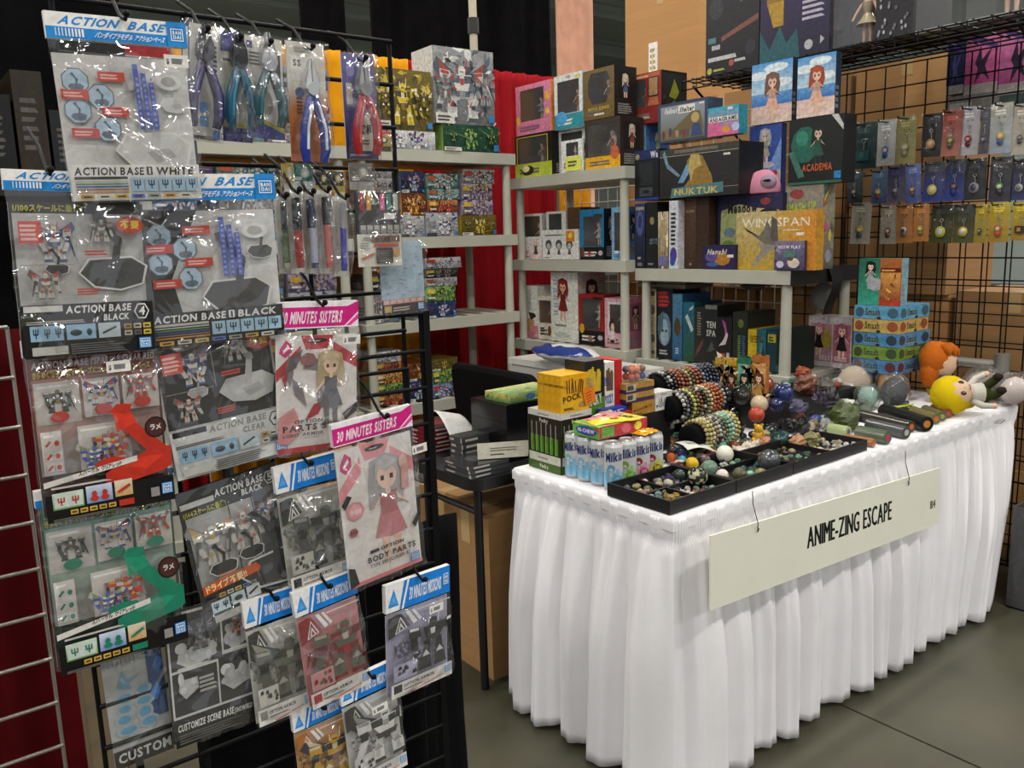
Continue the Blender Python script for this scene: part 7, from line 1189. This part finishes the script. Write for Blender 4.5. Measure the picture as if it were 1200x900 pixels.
fill(70, 1.84, 2.32, 1.585, 1.73, zB, 'on the cloth behind the trays', ['black', 'dark grey', 'teal', 'olive', 'white', 'buff', 'purple', 'rust'], (.011, .021)); fill(60, 2.32, 2.85, 1.56, 1.73, zB, 'on the cloth near the moss stone', ['black', 'rust', 'dark grey', 'purple', 'buff', 'grey green'], (.012, .021)); fill(60, 2.47, 3.04, 1.75, 1.95, RZ, 'on the riser before the low shelf', ['black', 'purple', 'rust', 'dark grey', 'grey green', 'white', 'teal', 'buff'], (.014, .027))
t = thing('wooden_plank', 'small tan wooden plank leaning among the stones', 'plank', at(*zx(775, 292), 2, zB+.01)); t.location.z = zB; t.rotation_euler = (R(38), 0, R(8)); mb = MB(); mb.box((-.06, 0, 0), (.06, .006, .034), '0'*6); mb.build('board', mat('light_wood', 'a87c44', .6, scale=6, stretch=(1, 1, 12)), t)
t = thing('wooden_block', 'little brown cardboard wedge beside the white snack box', 'block', at(*zx(345, 408), 2, zB)); mb = MB(); mb.add([(-.03, -.02, 0), (.03, -.02, 0), (.03, .02, 0), (-.03, .02, 0), (-.03, .02, .03), (.03, .02, .01)], [(3, 2, 1, 0), (0, 1, 5, 4), (2, 3, 4, 5), (0, 4, 3), (1, 2, 5)], '0'*6); mb.build('wedge', CARDB, t)
P = at(*zx(440, 415), 2, FZ+.05); t = thing('price_slip', 'loose white paper price slip lying over the stones', 'paper', P); t.location.z = FZ+.045; t.rotation_euler = (R(10), R(8), R(-14)); mb = MB(); mb.grid(lambda u, v: V((-.06+.12*u, -.035+.07*v, .006*math.sin(u*5)+.004*math.sin(v*4+u*3))), 10, 6, 'd4d6cc'); o = mb.build('paper', PRINT, t); o.modifiers.new('s', 'SOLIDIFY').thickness = .0006
mb = MB(); mb.fr((-.05, -.012, .0095), (.1, 0, 0), (0, .03, 0)); mb.dash(.05, .2, .5, .8, 2, '3a3a3a', .4); mb.rect(.7, -.4, .9, -.1, '9ac08a'); mb.build('handwriting', PRINT, t)

# ------------------------------------------------------------------ bracelet rolls
def bracelet_mesh(c, R_, seed, cs=None):
    r = random.Random(seed); n = 22; mb = MB()
    for i in range(n): a = i*6.28319/n; br = R_*math.sin(math.pi/n)*1.02; mb.sph((0, R_*math.cos(a), R_*math.sin(a)), br, r.choice(cs or [c]), 6, 4)
    mb.sm = [True]*len(mb.sm); return mb.mesh('bracelet', BEADS)
BC = [('black', ['17171a', '2c2c2e']), ('black and white', ['17171a', 'b8b4a8']), ('red brown', ['5c2c20', '7a4432']), ('tan', ['8a7a58', 'a89468']), ('olive', ['55552c', '6c6a3a']), ('silver grey', ['8a8a86', '55555a']), ('pale yellow', ['a8a24c', 'b8b468']), ('orange', ['a8561f', 'b86a2c']), ('mint', ['7aa890', '96bca4']), ('dark blue', ['20263c', '3a4258']), ('cream', ['a89c80', 'c0b498']), ('rust', ['8a4a34', 'a05a40'])]
bms = {nm: bracelet_mesh(None, .0485, i, cs) for i, (nm, cs) in enumerate(BC)}
VELV = mat('black_velvet', '08080a', .95, spec=.1)
rolls = []
def roll(which, P, L, seq, rz=0):
    t = thing('bracelet_roll', '%s black velvet bracelet roll on its stand' % which, 'bracelet stand', (P.x, P.y, Z0), rz); hz = P.z-Z0
    mb = MB(); mb.smooth = True; mb.cyl((-.02, 0, hz), (L+.02, 0, hz), .0405, .0405, 20, '0'*6); mb.sph((-.02, 0, hz), (.012, .041, .041), '0'*6, 12, 10); mb.sph((L+.02, 0, hz), (.012, .041, .041), '0'*6, 12, 10); mb.build('velvet_roll', VELV, t)
    mb = MB(); mb.box((L*.4, -.012, .006), (L*.6, .012, hz-.035), '0'*6); mb.build('upright', VELV, t); mb = MB(); mb.box((L*.2, -.045, 0), (L*.8, .045, .006), '0'*6); mb.build('foot', VELV, t)
    for i, nm in enumerate(seq): x = L*(i+.5)/len(seq); c_, s_ = math.cos(rz), math.sin(rz); o = share('bracelet', bms[nm], None, (P.x+x*c_, P.y+x*s_, P.z), None, (rnd.uniform(0, 6), 0, rz)); tag(o, '%s bead bracelet on the %s roll, place %d from its near end' % (nm, which, i+1), 'bracelet', 'bead bracelets on velvet rolls')
    for i in (.35, .7): tg = thing('price_tag', 'tiny white price tag on the %s bracelet roll' % which, 'tag', (P.x+L*i*math.cos(rz), P.y-.03+L*i*math.sin(rz), P.z+.045), rz, 'bracelet price tags'); mb = MB(); mb.box((-.008, -.0005, -.006), (.008, .0005, .012), 'd8d6ce'); o = mb.build('paper', PRINT, tg); o.rotation_euler = (R(50), 0, .3)
Pc = at(812, 512, 2, .815); Pc.z = .815
roll('lowest', Pc, .2, ['tan', 'pale yellow', 'cream', 'tan', 'black and white', 'silver grey', 'olive', 'mint', 'mint', 'cream', 'pale yellow'], R(6))
Pb = at(786, 478, 1, Pc.y+.112)
roll('middle', Pb, .24, ['black and white', 'silver grey', 'black', 'pale yellow', 'olive', 'red brown', 'black and white', 'olive', 'cream', 'orange', 'rust', 'orange', 'silver grey'], R(4))
Pa = at(768, 455, 1, Pc.y+.224)
roll('highest', Pa, .3, ['black', 'black and white', 'black', 'red brown', 'rust', 'red brown', 'tan', 'olive', 'rust', 'red brown', 'silver grey', 'dark blue', 'dark blue', 'black', 'dark blue'], R(4))

# ------------------------------------------------------------------ manga books in front of the low shelf
for i, (l, px, c, c2) in enumerate((('small yellow comic book standing by the stones', (838, 419, 850, 448), 'b8923a', 'd0b46a'), ('second small yellow comic book with a leaping figure', (851, 420, 863, 450), 'c09a2c', 'a8641c'), ('small green comic book with a dark haired hero', (864, 418, 880, 452), '2a6a54', '7ab09a'), ('small orange comic book with a crowd', (881, 416, 897, 452), 'a8662c', 'd0a060'))):
    W_(l, px, 2.47, Z0, .02, c, (lambda c, c2, i: lambda p, k: [p.vgrad(0, 0, 1, 1, c, c2), grit(p, 40, [c, c2, '4a3a28', 'd0c8b0'], i+5, .12), girl(p, .5, .35, .42, ('5a3a1c', '4a3420', '1c2a24', '6a3a1c')[i], ('a8a49c', '8a4a2c', '2c4a3c', 'b8904a')[i], seed=i), p.rect(0, .9, 1, 1, c)])(c, c2, i), name='comic_book', cat='book', hset=at(px[0], px[1], 0, 2.47).z-Z0, group='small comic books')
# ------------------------------------------------------------------ rolled tubes
def tube_roll(look, a, b, r, col, end, z=None):
    A = at(*a, 2, Z0+.015); r_ = r*(A.length)/FPX; A = at(*a, 2, Z0+r_); B = at(*b, 2, Z0+r_); d = (B-A).normalized(); t = thing('rolled_tube', look, 'tube', (A.x, A.y, Z0)); o = V((A.x, A.y, Z0)); mb = MB(); mb.smooth = True
    mb.cyl(A-o, B-o, r_, r_, 14, col, False); mb.smooth = False; mb.cyl(A-o, A-o+d*.001, r_, r_, 14, end); mb.build('wrapper', GLOSS, t); mb = MB(); mb.cyl(B-o-d*.002, B-o+d*.001, r_*.98, r_*.98, 14, col); mb.cyl(B-o+d*.001, B-o+d*.002, r_*.5, r_*.5, 10, end); mb.build('end_cap', GLOSS, t)
for a in (('long charcoal rolled tube with an orange end by the moss stone', (1008, 486), (1068, 500), 6, '3a342f', 'b8602c'), ('thick black rolled tube with an amber end', (1036, 481), (1086, 497), 7.5, '17191a', 'b87a34'), ('grey rolled tube with a white tag end', (1018, 497), (1062, 507), 6.5, '4a4c4c', 'b0b0a8'), ('grey green rolled tube with a bright pink end', (1006, 506), (1040, 513), 7, '55604c', 'b83c5a'), ('pale lime flat rolled tube', (972, 502), (994, 506), 6, '9aa878', '3a4a5c'), ('tan and orange rolled tube next to the long tray', (990, 513), (1024, 519), 4.5, '9a6a44', 'c05a2c'), ('olive rolled tube with an orange end', (1070, 482), (1097, 491), 5.5, '6a643c', 'c06a2c'), ('small green ended rolled tube', (1084, 480), (1104, 488), 5, '5a5a44', '7aa05a'), ('small brick red rolled tube', (1094, 478), (1111, 485), 4.5, '7a4438', 'a84a3a'), ('small brown red rolled tube beside the yellow plush', (1104, 476), (1117, 481), 4, '6a3c30', '8a3a2c'), ('thin black tube with a lime stripe', (1036, 474), (1064, 474), 4, '1c1f1a', 'a8b82c'), ('second thin black tube with a lime tip', (1042, 478), (1070, 480), 4, '20231c', '3aa03a')): tube_roll(*a)
for l, a, b in (('thin neon yellow strip above the black tubes', (1041, 470), (1059, 466)), ('thin neon lime strip on the black tubes', (1050, 477), (1070, 474))):
    A, B = at(*a, 2, Z0+.03), at(*b, 2, Z0+.03); t = thing('neon_strip', l, 'strip', A); mb = MB(); mb.cyl((0, 0, 0), B-A, .0035, .0035, 6, 'b8c820'); mb.build('strip', GLOSS, t)

# ------------------------------------------------------------------ plush toys, game boxes and bags at the far end
gx2 = 3.2; qz = at(1002, 434, 0, gx2)
t = thing('crate', 'black crate hidden under the stacked anime games', 'crate', (gx2+.14, 1.86, Z0)); mb = MB(); mb.box((-.01, -.12, 0), (.1, .1, qz.z-Z0-.001), '131313'); mb.build('body', BLACKP, t)
z = qz.z; hb = (at(1002, 357, 0, gx2).z-qz.z)/5
for i, (c, c2, n_) in enumerate((('4a78a4', '5a2c34', 'blue and maroon'), ('6a8a3c', '3a4a2c', 'lime green'), ('4a80a8', '2c3a4a', 'sky blue'), ('b89a54', '8a4a2c', 'cream and orange'), ('5a98b8', '3a5a6a', 'turquoise'))):
    f = (lambda c, c2: lambda p, k: [p.vgrad(0, 0, 1, 1, c, c), p.ell(.12, .5, .1, .4, c2, 8), p.text('Smash', .25, .25, .5, 'c8b83a', .32, rot=.0), p.text('Smash', .25, .28, .5, '23342c', .32), p.ell(.85, .5, .12, .4, c2, 9), p.ell(.55, .1, .05, .12, '2a2a2a', 8)])(c, c2)
    A, B = at(1000, 400, 0, gx2), at(1053, 400, 0, gx2); gbox('game_box', '%s flat game box, %s in the stack by the orange haired doll' % (n_, ORD[i]), 'box', (gx2, (A.y+B.y)/2, z), -R(90)+rnd.uniform(-.03, .03), (A.y-B.y, .24, hb-.0015), c, f, f, group='stacked flat games'); z += hb
A, B = at(1002, 357, 0, gx2), at(1052, 357, 0, gx2); gbox('game_box', 'green and orange comic game box standing on the flat games', 'box', (gx2+.02, (A.y+B.y)/2, z), -R(90), (A.y-B.y, .05, at(1002, 303, 0, gx2).z-z), '2c7a64', lambda p, k: [p.vgrad(0, 0, 1, 1, '3aa084', '2a6a54'), p.rect(.5, .0, 1, 1, 'a8602c'), girl(p, .28, .35, .6, '12201c', 'b0b0ac', seed=3), p.ell(.4, .45, .2, .14, 'a8a8b0', 10), robots_bg(p, .52, .05, .98, .7, '7a3018', 'd89a4a', 14, 31), p.rect(.52, .72, .98, .8, '5a1c14'), p.dash(.55, .73, .95, .79, 1, 'd8a04a'), p.rect(.52, 0, 1, .12, 'b03c1c')], side_plain('7aa0b0'), group='stacked flat games')
W_('white and pink figure box with striped stocking artwork', (946, 372, 997, 430), 3.3, BT[1], .085, 'c4bcb8', lambda p, k: [p.rect(0, 0, 1, 1, 'c8c0be'), p.rect(.05, .1, .55, .85, 'b88a94'), p.rect(.58, .1, .97, .85, 'b06a78'), p.ell(.42, .55, .12, .2, 'b0a03a', 10), girl(p, .25, .22, .65, 'c07a8c', '2a2620', seed=5), girl(p, .78, .18, .7, 'b05a74', '201c22', seed=7), p.text('BEST', .28, .14, .08, 'd8d0d0', .25), p.text('GIRLS', .62, .14, .08, 'd8d0d0', .28)])
def doll(label, px, s, hair, top, low, rot, faced=0, skin='d8b498', legs=True, bangs=True):
    P = at(*px, 2, Z0); t = thing('plush_doll', label, 'plush toy', (P.x, P.y, Z0)); t.rotation_euler = rot; t.scale = (s, s, s)
    mb = MB(); mb.lathe((0, 0, .03), [(0, 0), (.045, 0), (.055, .03), (.045, .08), (.03, .1), (0, .105)], 12, [low, low, top, top, top]); mb.build('body', FABRIC, t)
    for sx in (-1, 1): mb = MB(); mb.tube([(sx*.04, 0, .11), (sx*.075, -.02, .075), (sx*.085, -.04, .04)], [.016, .017, .014], 8, top); mb.sph((sx*.086, -.043, .034), .016, skin, 8, 6); mb.build('arm', FABRIC, t); mb = MB(); mb.tube([(sx*.025, -.02, .04), (sx*.035, -.07, .025), (sx*.036, -.11, .022)], [.022, .021, .018], 8, low); mb.sph((sx*.036, -.12, .028), (.019, .016, .026), '2c241c', 8, 6); mb.build('leg', FABRIC, t)
    mb = MB(); mb.sph((0, -.005, .185), (.075, .068, .075), skin, 16, 12); mb.sph((0, -.07, .175), .007, skin, 8, 6); hd = mb.build('head', FABRIC, t)
    mb = MB(); mb.sph((0, .018, .2), (.085, .072, .082) if bangs else (.1, .085, .095), hair, 16, 12, .1, 2, 3); mb.sph((0, .04, .14), (.07, .045, .08), hair, 12, 10, .15, 5, 4)
    for i in range(7 if bangs else 0): a = -1.2+.4*i; mb.tube([(.055*math.sin(a), -.045*math.cos(a)+.01, .262), (.078*math.sin(a), -.07*math.cos(a), .235), (.07*math.sin(a), -.078*math.cos(a), .213)], [.02, .018, .004], 6, hair)
    mb.build('hair', FABRIC, hd)
    for sx in (-1, 1): mb = MB(); mb.sph((sx*.028, -.066, .183), (.011, .005, .015), '1c1a1a', 8, 6); mb.build('eye', GLOSS, hd)
    mb = MB(); mb.tube([(-.015, -.071, .15), (0, -.074, .147), (.015, -.071, .15)], .0022, 5, '7a3a34'); mb.build('mouth', FABRIC, hd)
    return t
d1 = doll('orange haired plush doll in blue and yellow leaning on the games', (1088, 468), .86, 'b8601c', '1f4a7a', 'a8902c', (0, R(8), R(35)))
d1.location.y -= .05; d1.location.x -= .02
d2 = doll('yellow haired plush doll lying on its back in olive trousers', (1100, 486), 1.0, 'd0b414', 'c8c4b8', '3a421f', (R(-10), R(-84), R(-20)), bangs=False)
hdv = V((-.79, .61, .04)).normalized(); fc = V((-.5, -.62, .55)); fc = (fc-hdv*fc.dot(hdv)).normalized(); yv = -fc; xv = yv.cross(hdv)
P = at(1156, 484, 2, Z0); d2.location = (P.x-.01, P.y-.02, Z0+.078); d2.rotation_euler = MX((xv, yv, hdv)).transposed().to_euler(); d2.scale = (.74,)*3
for l, px, r, c, sd in (('clear bag with a cream fluffy plush near the geode', (998, 466), (.08, .07, .055), 'b8a894', 1), ('clear bag with an orange plush behind the grey bagged plush', (1040, 468), (.06, .05, .055), 'b87a24', 2), ('clear bag with a slate grey plush at the neon strips', (1044, 478), (.06, .05, .05), '33383a', 3), ('clear bag with a pale teal and white plush', (1014, 478), (.045, .04, .035), '7a9a90', 4), ('long clear bag with grey wrapped plush at the table end', (1146, 470), (.11, .06, .05), '77706a', 5), ('clear bag with a white and pink plush overhanging the table end', (1184, 474), (.08, .05, .045), 'c0b4b0', 6)):
    P = at(*px, 2, Z0); r = (r[0]*1.1, r[1]*1.1, r[2]*1.4); lump_bag(l, (P.x, P.y-.01, Z0), r, sd, inner=[((0, 0, r[2]*.9), (r[0]*.85, r[1]*.85, r[2]*.85), c), ((r[0]*.4, -r[1]*.3, r[2]*.8), (r[0]*.35, r[1]*.35, r[2]*.5), tuple(min(1, q*1.4) for q in C(c)[:3])+(1,))], name='bagged_plush', cat='plush toy')
P = at(1172, 492, 2, Z0+.01); t = thing('metal_clip', 'small silver wire clip hanging over the table end', 'clip', (P.x, P.y, Z0+.002), R(30)); mb = MB()
for a in (((-.03, 0, .002), (.03, -.02, .002)), ((-.03, .02, .002), (.03, 0, .002)), ((.03, -.02, .002), (.03, 0, .002)), ((-.03, 0, .002), (-.03, .02, .002)), ((0, -.01, .002), (0, .01, .002))): mb.cyl(*a, .0015, .0015, 5, '8a8884')
mb.build('wire_frame', STEEL, t)
# pipe and red sleeve behind the dolls
P = at(1100, 422, 0, 3.588); Q = at(1168, 424, 0, 3.588)
t = thing('drape_rail', 'silver drape rail with a red cloth sleeve behind the dolls', 'rail', (3.588, Q.y, 0)); mb = MB(); mb.smooth = True; mb.cyl((0, 0, P.z), (0, P.y-Q.y+.1, P.z), .022, .022, 14, 'a8a69e'); mb.build('rail', STEEL, t); mb = MB(); mb.smooth = True; mb.cyl((0, P.y-Q.y-.05, P.z), (0, P.y-Q.y+.22, P.z), .034, .036, 14, '8a141c'); mb.build('cloth_sleeve', FABRIC, t); mb = MB(); mb.smooth = True; mb.cyl((0, -.02, P.z-.06), (0, -.02, P.z+.05), .03, .03, 16, '9a9890'); mb.build('end_socket', STEEL, t); mb = MB(); mb.cyl((0, -.02, 0), (0, -.02, P.z-.06), .022, .022, 12, '8a8880'); mb.build('upright', STEEL, t)

# ------------------------------------------------------------------ film cases on the black side table
sz2 = SZ+.0015
def case(label, px, Y0_, dim, n, c, spn, group, rz=0):
    P = at(*px, 2, sz2); w, d, h = dim
    for i in range(n): gbox('film_case', '%s, %s in its pile' % (label, ORD[i]), 'case', (P.x+w/2+rnd.uniform(0, .006), P.y+Y0_+rnd.uniform(-.003, .003), sz2+i*h), rz+rnd.uniform(-.04, .04), (w, d, h-.001), c, lambda p, k: [p.rect(0, 0, 1, 1, spn), p.dash(.1, .3, .6, .7, 1, 'b8b4ac', 1)], left=lambda p, k: [p.rect(0, 0, 1, 1, spn), p.dash(.1, .3, .5, .7, 1, 'a89a98', 1), p.rect(.9, .1, .97, .9, 'b8a8a8')], top=lambda p, k: [p.rect(.03, .03, .97, .97, c), p.ell(.5, .5, .25, .25, spn, 10)], group=group, m=GLOSS)
case('dark red film case', (516, 535), .05, (.135, .17, .0145), 6, '3a1418', '6c1c24', 'red film cases')
case('clear grey film case beside the red pile', (548, 545), .03, (.13, .075, .021), 4, '2c2e2e', '3c3e3c', 'grey film cases')
case('flat clear film case by the white card', (560, 566), .04, (.15, .15, .014), 3, '1c1d1e', '3a3c3e', 'flat film cases')
P = at(574, 545, 2, sz2)
b1 = gbox('storage_case', 'large black storage case on the side table', 'case', (SX0+.33, SY0+.10, sz2), 0, (.24, .2, .13), '0c0c0d', None, m=GLOSS)
b2 = gbox('storage_case', 'second black storage case with a pink label on the first', 'case', (SX0+.33, SY0+.10, sz2+.131), 0, (.24, .2, .06), '0e0e10', lambda p, k: p.rect(.86, .1, .98, .8, 'a87a7a'), m=GLOSS)
gbox('snack_box', 'green fruit print snack box on the black storage cases', 'box', (SX0+.34, SY0+.11, sz2+.192), .05, (.22, .13, .03), '3c6a3a', lambda p, k: [robots_bg(p, 0, 0, 1, 1, '2c5a34', 'a8b46a', 12, 8), p.rect(.72, .1, .95, .9, 'b0b0a4'), p.ell(.4, .5, .1, .4, '3a6a8a', 9)], left=lambda p, k: robots_bg(p, 0, 0, 1, 1, '3c6a3a', 'c8c46a', 10, 9), top=lambda p, k: robots_bg(p, 0, 0, 1, 1, '4a7a44', 'b8bc7a', 12, 10))
t = thing('show_card', 'long white card with a small portrait propped on the film cases', 'card', (SX0+.155, SY0+.02, sz2+.044)); t.rotation_euler = (R(-8), 0, R(-28)); mb = MB(); mb.box((-.1, 0, 0), (.1, .002, .05), 'c0bcae'); mb.fr((-.1, 0, 0), (.2, 0, 0), (0, 0, .05)); mb.rect(0, 0, 1, 1, 'c4c0b0'); mb.dash(.2, .45, .7, .75, 2, '6a665c', .5); mb.dash(.2, .2, .45, .35, 1, '4a4640'); mb.ell(.87, .55, .05, .2, '2a2420', 10); mb.ell(.87, .48, .03, .13, 'b8947a', 9); mb.poly([(.8, 0), (.95, 0), (.92, .32), (.82, .32)], '23232a'); mb.build('card', PRINT, t)
P = at(560, 480, 2, .86); t = thing('paper_plate', 'curled white printed paper standing behind the cases', 'paper', (SX0+.18, SY0+.35, sz2)); mb = MB(); mb.grid(lambda u, v: V((-.06+.14*v, -.08+.13*u+.05*v, .005+.12*math.sin(u*1.5)*(1-.35*v)+.02)), 10, 8, 'c4c4c0'); o = mb.build('sheet', PRINT, t); o.modifiers.new('s', 'SOLIDIFY').thickness = .001
lump_bag('small knotted clear bag by the white card', (SX0+.2, SY0+.015, sz2+.09), (.03, .02, .025), 9, inner=[((0, 0, .02), (.015, .01, .014), '77756e')]) if False else None

# dark clutter in the gap left of the rack
for i in range(9):
    x = .06+.05*i; h = .12+.1*((i*7) % 5)/5; gbox('storage_box', 'dark narrow box %s on the dim rear shelf' % ('with brown label', 'with grey spine', 'with maroon spine', 'with black spine', 'with tan flap', 'with slate spine', 'with dull red label', 'with plain dark face', 'with worn edges')[i], 'box', (x, 1.62, 1.562), 0, (.045, .12, h), ('1c1612', '1e1e20', '1d1012', '101012', '2c2318', '16191c', '241112', '121213', '151311')[i], lambda p, k: [p.dash(.2, .3, .8, .8, 6, '5a5650', .5)], group='dark boxes on the rear shelf')
t = thing('rear_shelf', 'dim black shelf plank behind the top packs', 'shelf', (.26, 1.6, 0)); mb = MB(); mb.box((-.28, 0, 1.54), (.3, .16, 1.56), '0'*6); mb.build('shelf_board', BLACKP, t)
for x in (-.27, .29): mb = MB(); mb.cyl((x, .08, 0), (x, .08, 1.54), .012, .012, 8, '0'*6); mb.build('post', BLACKP, t)
gbox('storage_box', 'dull red and cream box above the top pack', 'box', (.24, 1.35, 1.84), 0, (.3, .2, .14), '5a2c2c', lambda p, k: [p.rect(0, 0, 1, 1, '6a3430'), p.rect(.4, .2, .7, .7, 'a8a090')]) if False else None
